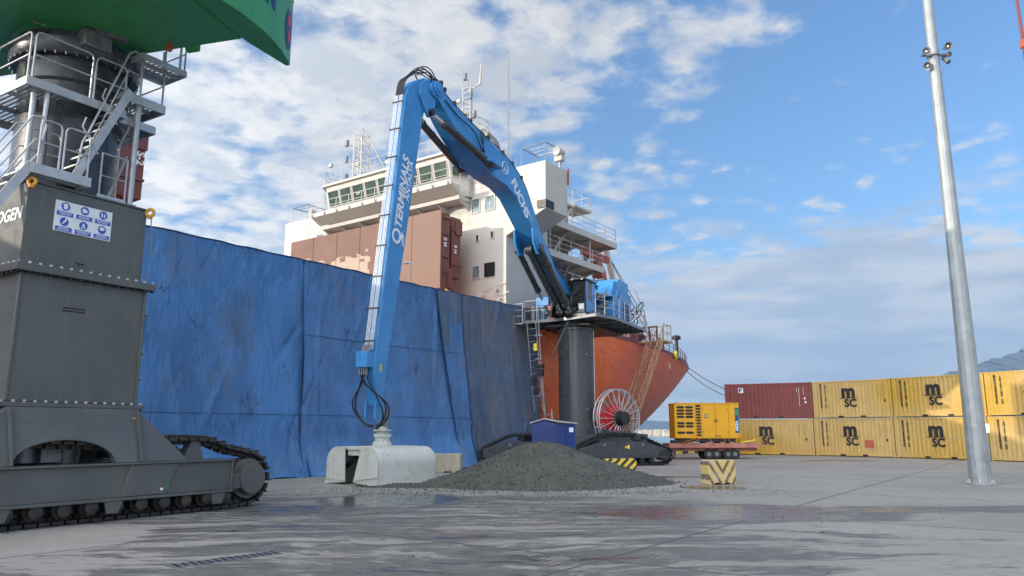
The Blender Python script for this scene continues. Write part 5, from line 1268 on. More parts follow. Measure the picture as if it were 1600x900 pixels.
    m = MB(); rail(m, [(-0.5, -2.5, 7.86), (1.42, -2.5, 7.86), (1.5, -1.0, 7.86)], 1.1, 0.8, 0.024, (0.5,)); m.build('railing', 'galvanised', R)
    m = MB(); rail(m, [(2.38, 2.08, 7.86), (0.9, 2.58, 7.86)], 1.1, 0.8, 0.024, (0.36, 0.68)); m.build('railing', 'galvanised', R)
    # ladder with landings on the left of the column
    m = MB(); m.bx(0.55, 1.62, -3.15, -2.56, 7.66, 7.72); rail(m, [(0.55, -3.12, 7.72), (1.6, -3.12, 7.72), (1.6, -2.56, 7.72)], 1.1, 0.6, 0.024, (0.36, 0.68)); m.build('ladder_landing', 'galvanised', R)
    m = MB(); ladder(m, (1.5, -1.62, 2.75), (1.6, -2.02, 7.7), (0.25, 1, 0), 0.62, 0.36, 0.035); m.build('ladder', 'steel_grey', R)
    m = MB(); ladder(m, (1.35, -1.10, 1.5), (1.35, -1.15, 2.9), (0.25, 1, 0), 0.5, 0.3, 0.03); m.build('ladder', 'galvanised', R)
    m = MB(); m.tube([(1.5, -1.25, 2.4), (1.55, -1.45, 5.2), (1.55, -1.6, 7.7)], 0.05, 7)
    for z in (6.9, 5.6, 3.6): m.bx(1.45, 1.7, -1.75, -1.35, z, z + 0.10)
    m.build('ladder_support', 'steel_grey', R)
    m = MB(); m.bar((1.30, -0.95, 5.7), (1.85, 0.30, 7.60), 0.07, 0.06); m.build('platform_brace', 'steel_grey', R)
    m = MB(); m.bx(1.72, 1.80, -1.80, -1.60, 6.10, 6.50); m.build('tag_plate', 'bright_yellow', R)
    for (y, z, h, w) in ((-1.75, 5.15, 0.20, 0.5), (-1.62, 4.70, 0.38, 0.34), (-1.95, 4.2, 0.5, 0.2), (-1.85, 3.7, 0.34, 0.24)):
        m = MB(); m.bx(1.55, 1.80, y, y + w, z, z + h); m.build('junction_box', 'black_steel', R, bevel=0.015)
    # ---- cab
    cx0, cx1, cy0, cy1, cz0, cz1 = 0.50, 2.02, 0.52, 1.40, 7.95, 9.78
    cab = MB()
    cab.bx(cx0, cx1, cy0, cy1, cz0, cz0 + 0.10); cab.bx(cx0 - 0.05, cx1 + 0.12, cy0 - 0.05, cy1 + 0.05, cz1 - 0.02, cz1 + 0.10)
    for (x, y) in ((cx0, cy0), (cx1 - 0.09, cy0), (cx0, cy1 - 0.09), (cx1 - 0.09, cy1 - 0.09)): cab.bx(x, x + 0.09, y, y + 0.09, cz0 + 0.1, cz1 - 0.02)
    cab.bx(cx0, cx0 + 0.06, cy0 + 0.09, cy1 - 0.09, cz0 + 0.1, cz1 - 0.02)
    C_ = cab.build('cab', 'black_steel', R, bevel=0.02)
    m = MB(); m.bx(cx1 - 0.05, cx1 - 0.03, cy0 + 0.09, cy1 - 0.09, cz0 + 0.1, cz1 - 0.02); m.build('windscreen', 'dark_glass', C_, smooth=0)
    m = MB(); m.bx(cx0 + 0.09, cx1 - 0.09, cy1 - 0.055, cy1 + 0.01, cz0 + 0.1, cz0 + 0.75); m.bx(cx0 + 0.09, cx0 + 0.55, cy1 - 0.055, cy1 + 0.01, cz0 + 0.75, cz1 - 0.02); m.bx(cx1 - 0.30, cx1 - 0.09, cy1 - 0.055, cy1 + 0.01, cz0 + 0.75, cz1 - 0.02); dr = m.build('door', 'cab_blue', C_, bevel=0.015)
    m = MB(); m.bx(cx0 + 0.551, cx1 - 0.301, cy1 - 0.04, cy1 - 0.02, cz0 + 0.751, cz1 - 0.021); m.build('window', 'dark_glass', dr, smooth=0)
    m = MB(); m.bx(cx1 - 0.026, cx1 - 0.012, cy1 - 0.42, cy1 - 0.12, cz0 + 0.25, cz0 + 0.55); m.build('notice', 'white_print', C_)
    m = MB(); m.bx(cx1 - 0.9, cx1 - 0.5, cy0 + 0.3, cy0 + 0.8, cz0 + 0.1, cz0 + 0.75); m.bx(cx1 - 0.95, cx1 - 0.85, cy0 + 0.3, cy0 + 0.8, cz0 + 0.7, cz0 + 1.25); m.build('seat', 'rubber', C_, bevel=0.04)
    m = MB(); m.bx(cx1 - 0.02, cx1 + 0.06, cy0, cy1, cz0 - 0.09, cz0); m.bar((cx1 + 0.15, cy0, cz1 + 0.06), (cx1 + 0.15, cy1, cz1 + 0.06), 0.05, 0.05); m.build('cab_step', 'steel_grey', C_)
    for y in (cy0 + 0.1, cy1 - 0.15): 
        m = MB(); m.cyl((cx1 + 0.10, y, cz1 + 0.04), (cx1 + 0.17, y, cz1 + 0.02), 0.06, n=10); m.build('work_lamp', 'lens_white', C_)
    # roof clutter above the cab: hoses and guards
    m = MB(); rr = random.Random(4)
    for k in range(16):
        p = [Vector((rr.uniform(-0.6, 1.6), rr.uniform(-0.2, 1.3), 9.65 + rr.uniform(0, 0.2))) for _ in range(4)]
        p[1].z += rr.uniform(0.1, 0.45); m.tube(spline(p, 5), rr.uniform(0.02, 0.04), 5)
    m.build('hose_cluster', 'hose', R)
    # grey grid / hydraulics bay between cab and engine
    m = MB(); rr = random.Random(9)
    for k in range(26):
        x = rr.uniform(-1.0, 0.62); y = rr.uniform(0.8, 1.75); z = rr.uniform(7.9, 9.3)
        if k % 3 == 0: m.cyl((x, y, z), (x + rr.uniform(-.2, .2), y + rr.uniform(-.1, .1), z + rr.uniform(.3, .6)), rr.uniform(.05, .12), n=10)
        elif k % 3 == 1: m.bx(x, x + rr.uniform(.15, .4), y, y + .2, z, z + rr.uniform(.1, .35))
        else: m.tube(spline([(x, y, z), (x - .2, y + .25, z + .3), (x + .3, y + .3, z + .1), (x + .5, y, z + .4)], 5), 0.035, 6)
    m.build('hydraulic_valves', 'steel_grey', R)
    m = MB(); m.bx(-1.0, 0.6, -0.6, 0.75, 7.87, 9.5); m.build('hydraulic_tank', 'black_steel', R, bevel=0.05)
    # ---- engine house
    m = MB()
    m.prism([(-1.25, -1.9, 7.88), (-1.25, -1.9, 8.9), (-1.85, -1.9, 9.85), (-4.3, -1.9, 9.85), (-4.3, -1.9, 7.88)], (0, 3.85, 0))
    m.prism([(-0.9, -1.2, 9.3), (-1.6, -1.2, 10.35), (-3.9, -1.2, 10.35), (-4.1, -1.2, 9.8)], (0, 3.0, 0)); m.bx(-3.9, -2.0, -1.0, 1.9, 9.853, 10.50)
    E_ = m.build('engine_house', 'machine_blue', R, bevel=0.03)
    m = MB()
    for k in range(8): m.bx(-3.85, -2.55, 1.952, 1.972, 8.05 + k * 0.145, 8.13 + k * 0.145)
    m.build('louvre', 'dark_slot', E_)
    m = MB(); m.bx(-3.92, -2.48, 1.951, 1.960, 7.99, 9.25); m.build('louvre_panel', 'cab_blue', E_)
    m = MB()
    for (x, z) in ((-1.4, 8.15), (-1.4, 8.7), (-1.75, 9.3)): m.bx(x - 0.05, x + 0.05, 1.952, 1.985, z, z + 0.12)
    m.bx(-2.02, -1.99, 1.952, 1.962, 7.95, 9.8); m.build('panel_latch', 'black_steel', E_)
    m = MB(); m.cyl((-3.95, 1.0, 9.9), (-3.95, 1.0, 10.3), 0.09, n=10); m.cyl((-4.15, 1.5, 8.0), (-4.15, 1.5, 8.9), 0.2, n=12)
    rr = random.Random(12)
    for k in range(14):
        x = rr.uniform(-4.7, -4.0); y = rr.uniform(0.2, 2.3); z = rr.uniform(7.9, 9.0)
        m.tube(spline([(x, y, z), (x - .2, y + .25, z + .3), (x + .2, y + .3, z + .5), (x + .1, y, z + .2)], 4), 0.035, 5)
    m.cyl((-4.2, 1.8, 9.3), (-4.2, 1.8, 9.75), 0.10, n=10); m.bx(-4.5, -3.92, 1.0, 1.7, 9.15, 9.35); m.build('exhaust_and_pipes', 'black_steel', R)
    m = MB(); rail(m, [(-4.88, 2.58, 7.86), (-5.4, 2.58, 7.2)], 1.0, 0.5, 0.022, (0.5,)); m.tube([(-4.88, 2.58, 8.9), (-4.3, 2.2, 10.2)], 0.02, 5); m.build('rear_steps', 'galvanised', R)
    m = MB(); m.bx(-0.6, 0.8, -2.1, -1.35, 7.88, 9.25); m.bx(-2.6, -0.7, -2.3, -1.3, 7.88, 9.0); m.build('fuel_tank', 'machine_blue', R, bevel=0.04)
    m = MB(); m.bx(0.85, 1.2, -1.2, -0.75, 7.88, 8.7); m.cyl((1.1, -0.9, 8.3), (1.1, -0.9, 8.8), 0.13, n=10); m.build('filter_housing', 'patch_red', R)
    m = MB()
    for (x, y) in ((1.0, -1.55), (1.1, -2.1), (0.9, -1.9)): m.cyl((x, y, 7.88), (x, y, 8.5), 0.09, n=8); m.sphere((x, y, 8.6), 0.12, 8)
    m.build('swivel_fitting', 'steel_grey', R)
    # ---- boom
    top = [(16.2, 14.98), (16.13, 15.25), (15.92, 15.45), (15.6, 15.53), (15.3, 15.43), (15.05, 15.17), (13.67, 14.92), (12.38, 14.70), (10.46, 14.46), (9.5, 14.34), (8.5, 14.04), (7.5, 13.50), (6.6, 12.60), (5.73, 11.62), (4.53, 10.66), (2.9, 9.85), (1.5, 9.62)]
    low = [(1.05, 9.45), (1.05, 9.1), (1.5, 8.95), (2.6, 9.06), (3.72, 9.70), (5.35, 10.68), (6.35, 11.30), (7.75, 12.20), (8.6, 12.72), (9.6, 12.98), (10.95, 13.02), (12.0, 13.22), (13.18, 13.58), (13.97, 13.88), (14.66, 14.22), (15.22, 14.54), (15.64, 14.78), (16.04, 14.80)]
    hw = 0.46
    def yl(x): return -lerp(0.46, 0.56, min(1, max(0, (x - 9) / 3.0))) if x < 12.3 else -lerp(0.56, 0.34, min(1, (x - 12.3) / 3.2))
    ol = top + low; n = len(ol); m = MB()
    m.add([(x, hw, z) for x, z in ol] + [(x, yl(x), z) for x, z in ol], [list(range(n)), list(range(n, 2 * n))[::-1]] + [(i, n + i, n + (i + 1) % n, (i + 1) % n) for i in range(n)])
    BO = m.build('boom', 'machine_blue', R, bevel=0.02, smooth=30)
    # welded flange edges and bosses
    m = MB()
    for (x, z, r, w) in ((15.69, 15.18, 0.30, 0.53), (6.25, 11.05, 0.42, 0.60), (12.0, 13.55, 0.22, 0.54)):
        for sg in (-1, 1):
            m = MB(); m.cyl((x, sg * (w - 0.15), z), (x, sg * w, z), r, n=28); m.cyl((x, sg * w, z), (x, sg * (w + 0.04), z), r * 0.55, n=20); m.build('pin_boss', 'machine_blue', BO, bevel=0.012)
    m = MB()
    m = MB()
    for sg in (-1, 1):
        y = sg * 0.50
        m.prism([(6.9, y - 0.05, 11.6), (6.45, y - 0.05, 11.75), (5.75, y - 0.05, 11.0), (5.85, y - 0.05, 10.45), (6.35, y - 0.05, 10.38), (6.8, y - 0.05, 10.9)], (0, 0.1, 0))
        m.prism([(12.7, y - 0.05, 13.75), (11.2, y - 0.05, 13.75), (11.0, y - 0.05, 13.15), (12.2, y - 0.05, 13.2)], (0, 0.1, 0))
    m.bx(10.9, 12.2, -0.95, 0.95, 13.28, 13.36)
    m.build('cylinder_lug', 'machine_blue', BO, bevel=0.012)
    m = MB(); m.text('FUCHS', 0.72, (9.18, hw + 0.012, 13.28), (-0.785, 0, -0.62), (-0.62, 0, 0.785), 0.004, 0.03, shear=0.2)
    # the face normal must point out to +y
    m.build('lettering', 'white_print', BO, smooth=0)
    c = Vector((9.78, hw + 0.012, 13.76)); m = MB(); m.ring(c, (0, 1, 0), 0.29, 0.022, 28, 6); m.text('b', 0.36, c + Vector((0.13, 0, -0.10)), (-0.87, 0, -0.5), (-0.5, 0, 0.87), 0.004, 0.01); m.bar((6.75, hw + 0.012, 11.95), (7.7, hw + 0.012, 12.62), 0.01, 0.035); m.build('emblem', 'white_print', BO, smooth=0)
    # service lines along the upper edge, with clamps
    tp = [Vector((x, 0, z)) for x, z in top]
    for off in (0.20, 0.32, 0.42):
        m = MB(); m.tube(spline([p + Vector((0, off, 0.07 + 0.02 * sin(i * 2.1))) for i, p in enumerate(tp[1:])], 4), 0.024, 6); m.build('service_line', 'hose', BO)
    for i in range(3, 11):
        p = tp[i].lerp(tp[i + 1], 0.5); m = MB(); m.bx(p.x - 0.05, p.x + 0.05, 0.12, 0.52, p.z - 0.02, p.z + 0.15); m.build('line_clamp', 'black_steel', BO)
    # looped hoses at the middle of the boom
    for k in range(4):
        m = MB(); a0 = 0.09 * k
        m.tube(spline([(12.0 - a0, hw + 0.04, 13.75), (12.1 + a0, hw + 0.14, 14.2 + a0 * .5), (11.8 + a0, hw + 0.12, 14.60 + a0 * .7), (11.0 - a0, hw + 0.06, 14.60 + a0 * .7), (10.4 - a0, 0.4, 14.55)], 7), 0.017, 6); m.build('hose_loop', 'hose', BO)
    m = MB(); m.tube(spline([(12.0, hw + 0.05, 13.75), (13.0, hw + 0.15, 14.35), (14.2, hw + 0.06, 14.6), (15.2, hw + 0.05, 14.9)], 8), 0.028, 6); m.build('hose_loop', 'hose', BO)
    for k in range(5):
        m = MB(); m.tube(spline([(1.2 + .1 * k, hw + .03, 9.2), (2.2 + .05 * k, hw + .2, 9.7 - .08 * k), (2.9 + .2 * k, hw + .06, 10.4 - 0.1 * k), (3.6 + .25 * k, hw - .05, 10.1 + .18 * k)], 7), 0.028, 6); m.build('hose_loop', 'hose', BO)
    # ---- stick
    hs = 0.27; hl = -0.14
    so_ = [(15.88, 15.48), (16.38, 15.40), (16.97, 15.02), (17.38, 14.62), (17.64, 14.2), (17.70, 13.6), (18.39, 8.17), (18.95, 4.30), (19.02, 3.80)]
    si = [(18.72, 2.60), (18.45, 2.62), (18.42, 2.9), (18.2, 4.45), (17.42, 8.39), (16.45, 13.6), (16.33, 14.02), (15.95, 14.16), (15.62, 14.55), (15.50, 15.0), (15.55, 15.3)]
    ol = so_ + si; n = len(ol); m = MB(); m.prism([(x, hl, z) for x, z in ol], (0, hs - hl, 0)); ST = m.build('stick', 'machine_blue', R, bevel=0.025, smooth=30)
    for y in (hl - 0.05, hs + 0.05):                                     # rounded cheeks of the knuckle
        m = MB(); m.prism([(x, y - 0.05, z) for x, z in [(15.95, 15.44), (16.4, 15.32), (16.75, 15.0), (16.80, 14.5), (16.5, 14.12), (16.25, 13.86), (16.0, 13.9), (15.75, 14.4), (15.62, 14.9), (15.66, 15.25)]], (0, 0.10, 0)); m.cyl((16.12, y - 0.07, 14.02), (16.12, y + 0.07, 14.02), 0.17, n=20); m.build('knuckle_cheek', 'machine_blue', ST, bevel=0.012)
    m = MB(); m.cyl((15.95, hl - 0.14, 15.12), (15.95, hs + 0.14, 15.12), 0.22, n=20); m.build('pin', 'machine_blue', ST, bevel=0.01)
    # steel pipes down the front face
    o0 = Vector((17.64, 0, 14.15)); o1 = Vector((18.98, 0, 4.45)); dn = (o1 - o0).normalized(); fo = Vector((-dn.z, 0, dn.x)); fo = fo if fo.x > 0 else -fo
    for k in range(6):
        y = -0.11 + 0.055 * k + (0.03 if k > 2 else 0)
        m = MB(); m.tube([o0 + fo * 0.09 + Vector((0, y, 0)), o1 + fo * 0.09 + Vector((0, y, 0))], 0.016, 7); m.build('hydraulic_pipe', 'pipe_zinc', ST)
    for k in range(9):
        p = o0.lerp(o1, 0.03 + 0.94 * k / 8); m = MB(); m.bar(p + fo * 0.10 + Vector((0, -0.20, 0)), p + fo * 0.10 + Vector((0, 0.29, 0)), 0.04, 0.05, fo); m.build('pipe_clamp', 'black_steel', ST)
    for k in range(6):                                                  # hoses over the knuckle
        y = -0.10 + 0.06 * k; b = 0.10 * (k % 3)
        m = MB(); m.tube(spline([o0 + fo * 0.09 + Vector((0, y, 0)), (17.58, y, 14.75), (17.2, y, 15.12 + b * .3), (16.5, y + 0.02, 15.62 + b), (15.9, y + 0.04, 15.75 + b), (15.3, y * 0.6 + 0.1, 15.62), (14.7, y * 0.6 + 0.1, 15.2)], 7), 0.024, 7); m.build('hydraulic_hose', 'hose', ST)
    m = MB(); m.bar((15.9, -0.3, 15.48), (16.2, -0.3, 15.72), 0.04, 0.04); m.bar((16.2, -0.3, 15.72), (16.2, 0.3, 15.72), 0.04, 0.04); m.build('hose_guide', 'black_steel', ST)
    # lettering up the side of the stick
    dx = (Vector((17.60, 0, 13.6)) - Vector((18.95, 0, 4.30))).normalized(); rx = Vector((-dx.z, 0, dx.x)); rx = rx if rx.x < 0 else -rx   # up along the stick, and towards the boom
    base = Vector((18.95, hs + 0.010, 4.30))
    def at(u, v): return base + dx * u + rx * v
    m = MB(); m.text('TERMINALS', 0.56, at(4.72, 0.60), dx, -rx * -1, 0.004, 0.03, shear=0.15)
    E1 = m
    m2 = MB(); m2.text('TERMINALS', 0.56, at(4.72, 0.56), dx, Vector((0, 1, 0)).cross(dx), 0.004, 0.03, shear=0.15)
    m2.text('ANTALYA', 0.36, at(5.95, 0.84), dx, Vector((0, 1, 0)).cross(dx), 0.004, 0.02, shear=0.15)
    m2.text('Q', 0.74, at(4.12, 0.60), dx, Vector((0, 1, 0)).cross(dx), 0.004, 0.02)
    m2.bar(at(4.22, 0.74), at(4.62, 0.66), 0.01, 0.05, (0, 1, 0)); m2.bar(at(4.14, 0.82), at(4.62, 0.74), 0.01, 0.05, (0, 1, 0))
    m2.build('lettering', 'white_print', ST, smooth=0)
    m = MB(); m.bx(18.62, 18.70, hs + 0.003, hs + 0.012, 3.75, 4.0); m.build('warning_label', 'bright_yellow', ST)
    m = MB(); q_ = at(3.6, 1.0); m.bx(q_.x - 0.15, q_.x + 0.05, hs + 0.002, hs + 0.2, q_.z, q_.z + 0.06); m.build('small_lamp', 'lens_white', ST)
    # valve block and fork at the foot of the stick
    m = MB(); m.bx(18.92, 19.36, -0.24, 0.22, 3.85, 4.38); m.build('valve_block', 'machine_blue', ST, bevel=0.02)
    m = MB()
    for k in range(4): m.cyl((19.25, -0.14 + 0.09 * k, 3.60), (19.25, -0.14 + 0.09 * k, 3.85), 0.035, n=8); m.cyl((19.2, -0.12 + 0.09 * k, 4.38), (19.12, -0.1 + 0.09 * k, 4.62), 0.035, n=8)
    m.build('hose_fitting', 'steel_grey', ST)
    m = MB()
    for sg in (-1, 1): m.prism([(18.80, sg * 0.2 - 0.04, 2.75), (18.40, sg * 0.2 - 0.04, 2.75), (18.40, sg * 0.2 - 0.04, 2.15), (18.62, sg * 0.2 - 0.04, 2.05), (18.82, sg * 0.2 - 0.04, 2.2)], (0, 0.08, 0))
    m.build('stick_fork', 'machine_blue', ST, bevel=0.01)
    # ---- cylinders
    def cylinder(p0, p1, f, rb, rr_, mat='black_steel'):
        p0 = Vector(p0); p1 = Vector(p1); t = (p1 - p0).normalized(); q_ = p0.lerp(p1, f)
        m = MB(); m.tube([p0, q_], rb, 20); m.cyl(q_ - t * 0.16, q_ + t * 0.02, rb * 1.22, n=20); s = t.cross(Vector((0, 1, 0))).normalized(); m.cyl(p0 - Vector((0, rb * 0.9, 0)), p0 + Vector((0, rb * 0.9, 0)), rb * 1.1, n=16)
        for k in (0.3, 0.75): g0 = p0.lerp(q_, k); m.cyl(g0 - t * 0.03, g0 + t * 0.03, rb * 1.12, n=20)
        m.tube([p0.lerp(q_, 0.1) + s * rb * 1.15, q_ - t * 0.2 + s * rb * 1.15], 0.022, 6)
        b = m.build('cylinder_barrel', 'column_paint', R)
        m = MB(); m.tube([q_, p1], rr_, 16); m.build('piston_rod', 'chrome', b)
        m = MB(); m.cyl(p1 - Vector((0, rb * 0.9, 0)), p1 + Vector((0, rb * 0.9, 0)), rb * 0.95, n=16); m.build('rod_eye', 'black_steel', b)
    cylinder((11.65, 0.72, 13.30), (16.12, 0.42, 14.02), 0.80, 0.15, 0.085)
    cylinder((11.65, -0.78, 13.30), (16.12, -0.30, 14.02), 0.90, 0.15, 0.085)
    cylinder((6.10, 0.52, 10.72), (2.10, 0.50, 8.05), 0.86, 0.21, 0.12)
    cylinder((6.20, 0.05, 10.66), (2.20, 0.02, 8.05), 0.82, 0.21, 0.12)
    cylinder((6.15, -0.62, 10.70), (2.10, -0.70, 8.05), 0.62, 0.15, 0.075)
    m = MB(); m.prism([(0.5, -0.62, 7.87), (2.3, -0.62, 7.87), (2.2, -0.62, 8.2), (1.5, -0.62, 9.4), (1.0, -0.62, 9.45)], (0, 0.12, 0)); m.prism([(0.5, 0.47, 7.87), (1.2, 0.47, 7.87), (1.2, 0.47, 8.2), (1.5, 0.47, 9.4), (1.0, 0.47, 9.45)], (0, 0.03, 0)); m.build('boom_foot', 'black_steel', R, bevel=0.01)
    m = MB(); m.bx(2.85, 3.15, -0.66, -0.30, 8.35, 8.75); m.build('sensor_box', 'cab_blue', R)
    # ---- hoses hanging to the grab
    for k, (a, b_) in enumerate(((0.72, 0.05), (0.60, 0.0), (-0.62, 0.05), (-0.74, 0.0), (0.48, 0.12))):
        m = MB(); y0 = -0.12 + 0.06 * k
        m.tube(spline([(19.25, y0, 3.62), (19.15, y0 + a * 0.30, 3.25), (18.85, a * 0.95, 2.75 - b_), (18.68, a * 0.92, 2.35 - b_), (18.58, a * 0.50, 2.02 - b_), (18.5, a * 0.1, 1.95 - b_)], 8), 0.026, 7); m.build('hydraulic_hose', 'hose', ST)
    # ---- cable reel
    X = HI @ Matrix.Translation(Vector((5.75, 41.9, 2.42)))
    ax = Vector((0.63, -0.777, 0)); c0 = Vector((0, 0, 0))
    u1 = Vector((0.777, 0.63, 0)); u2 = Vector((0, 0, 1))
    RL = MB(X); RL.lathe(c0 - ax * 0.35, ax, [(0, 0.30), (0.5, 0.30), (0.5, 0.42), (0.6, 0.42), (0.62, 0.34), (0.95, 0.36), (0.96, 0.05)], 28); reel = RL.build('cable_reel', 'black_steel', R)
    for o in (-0.26, 0.0, 0.16):
        m = MB(X); m.ring(c0 + ax * o, ax, 1.58, 0.032, 56, 7); m.build('rim', 'galvanised', reel)
    for k in range(20):
        a = 2 * pi * k / 20; d = u1 * cos(a) + u2 * sin(a)
        m = MB(X); m.tube([d * 0.38 + ax * 0.2, d * 1.58 + ax * 0.16], 0.026, 5); m.tube([d * 0.38 - ax * 0.2, d * 1.58 - ax * 0.26], 0.022, 5); m.tube([d * 1.58 - ax * 0.26, d * 1.58 + ax * 0.16], 0.02, 5); m.build('spoke', 'galvanised', reel)
    m = MB(X); m.lathe(c0 - ax * 0.22, ax, [(0, 0.80), (0.10, 0.80), (0.11, 0.60), (0.3, 0.60)], 32); m.build('cable_coil', 'drum_red', reel)
    m = MB(X); m.bx(-1.35, -0.5, 0.3, 0.9, -0.95, 0.55); m.bx(-0.25, 0.25, 0.25, 0.6, -1.3, 0.3); m.build('reel_stand', 'drum_red', R, bevel=0.02)
    return R
handler()

# ---------------------------------------------------------------- grab
def grab():
    L = Vector((0.66, 0.751, 0)); GM = frame((-4.47, 26.95, 0), atan2(-0.751, 0.66) + pi / 2 - pi / 2)
    # frame: x across the shells (to the right and towards us), y along the long axis away from us
    GM = frame((-4.53, 26.95, 0), atan2(-0.66, 0.751)) @ Matrix.Diagonal((1.12, 1, 1, 1))
    R = root('clamshell_grab', GM, 'pale grey clamshell grab standing half open on the ground under the blue stick', 'grab')
    y0, y1 = -1.28, 1.28
    def shell(sg):
        out = []
        n = 10
        prof = [(1.25, 0.0), (1.25, 0.62)] + [(0.72 + 0.53 * cos(a), 0.70 + 0.55 * sin(a)) for a in [pi / 2 * k / n for k in range(0, n + 1)]] + [(0.45, 1.25)]
        outer = prof; inner = [(x - (0.04 if x > 0.8 else 0.02), z - (0.05 if z > 0.7 else 0)) for x, z in prof]
        m = MB(); p = [(sg * x, z) for x, z in outer]; q = [(sg * x, z) for x, z in inner]
        for i in range(len(p) - 1):
            m.prism([(p[i][0], y0, p[i][1]), (p[i + 1][0], y0, p[i + 1][1]), (q[i + 1][0], y0, q[i + 1][1]), (q[i][0], y0, q[i][1])], (0, y1 - y0, 0))
        s = m.build('shell', 'grab_paint', R, bevel=0.0)
        # end plates with a slanting mouth edge
        lipx = 0.10 if sg > 0 else 0.30; topx = 0.45 if sg > 0 else 0.36
        for (ya, yb, nm) in ((y0 - 0.003, y0 + 0.04, 'near'), (y1 - 0.04, y1 + 0.003, 'far')):
            e = MB(); pts = [(sg * x, ya, z) for x, z in outer] + [(sg * topx, ya, 1.24), (sg * lipx, ya, 0.02 + 0.06)]
            e.prism(pts, (0, yb - ya, 0)); ep = e.build('end_plate', 'grab_paint', s, bevel=0.006)
        e = MB(); e.bar((sg * 1.27, y0 - 0.01, 0.03), (sg * 1.27, y1 + 0.01, 0.03), 0.05, 0.10); e.build('cutting_edge', 'grab_paint', s)
        e = MB(); e.bar((sg * lipx, y0 - 0.016, 0.14), (sg * 1.24, y0 - 0.016, 0.30 if sg > 0 else 0.2), 0.03, 0.02); e.build('weld_seam', 'grab_paint', s)
    shell(1); shell(-1)
    m = MB(); m.bx(-0.42, 0.48, y0 + 0.10, y1 - 0.10, 1.14, 1.26); m.bx(-0.36, 0.42, y0 + 0.15, y0 + 0.25, 0.95, 1.14); m.bx(-0.22, 0.22, -0.6, 0.9, 0.95, 1.13); m.build('top_beam', 'grab_paint', R, bevel=0.01)
    m = MB()
    for sg in (-1, 1): m.cyl((sg * 0.15, -0.9, 0.9), (sg * 0.75, -0.9, 0.55), 0.09, n=12); m.cyl((sg * 0.15, 0.9, 0.9), (sg * 0.75, 0.9, 0.55), 0.09, n=12)
    m.build('closing_ram', 'black_steel', R)
    c = Vector((0.0, 0.0, 0))
    m = MB(); m.lathe((0, 0, 1.26), (0, 0, 1), [(0, 0.33), (0.12, 0.30), (0.18, 0.25), (0.28, 0.24), (0.30, 0.29), (0.42, 0.29), (0.43, 0.20), (0.50, 0.20), (0.51, 0.30), (0.55, 0.30), (0.56, 0.17), (0.72, 0.15)], 24); m.build('rotator', 'grab_paint', R, smooth=30)
    m = MB()
    for k in range(10): a = 2 * pi * k / 10; m.cyl((0.25 * cos(a), 0.25 * sin(a), 1.38), (0.25 * cos(a), 0.25 * sin(a), 1.45), 0.022, n=6)
    m.build('rotator_bolts', 'steel_grey', R)
    m = MB()
    for sg in (-1, 1): m.bx(sg * 0.12 - 0.03, sg * 0.12 + 0.03, -0.12, 0.12, 1.95, 2.45); m.cyl((sg * 0.22 - 0.06, 0, 2.35), (sg * 0.22 + 0.06, 0, 2.35), 0.09, n=12)
    m.cyl((-0.22, 0, 2.4), (0.22, 0, 2.4), 0.06, n=10); m.bx(-0.2, 0.2, -0.13, 0.13, 1.93, 2.1); m.bx(0.12, 0.30, -0.2, 0.05, 2.2, 2.5); m.build('swing_link', 'steel_grey', R, bevel=0.01)
grab()
#--YARD--

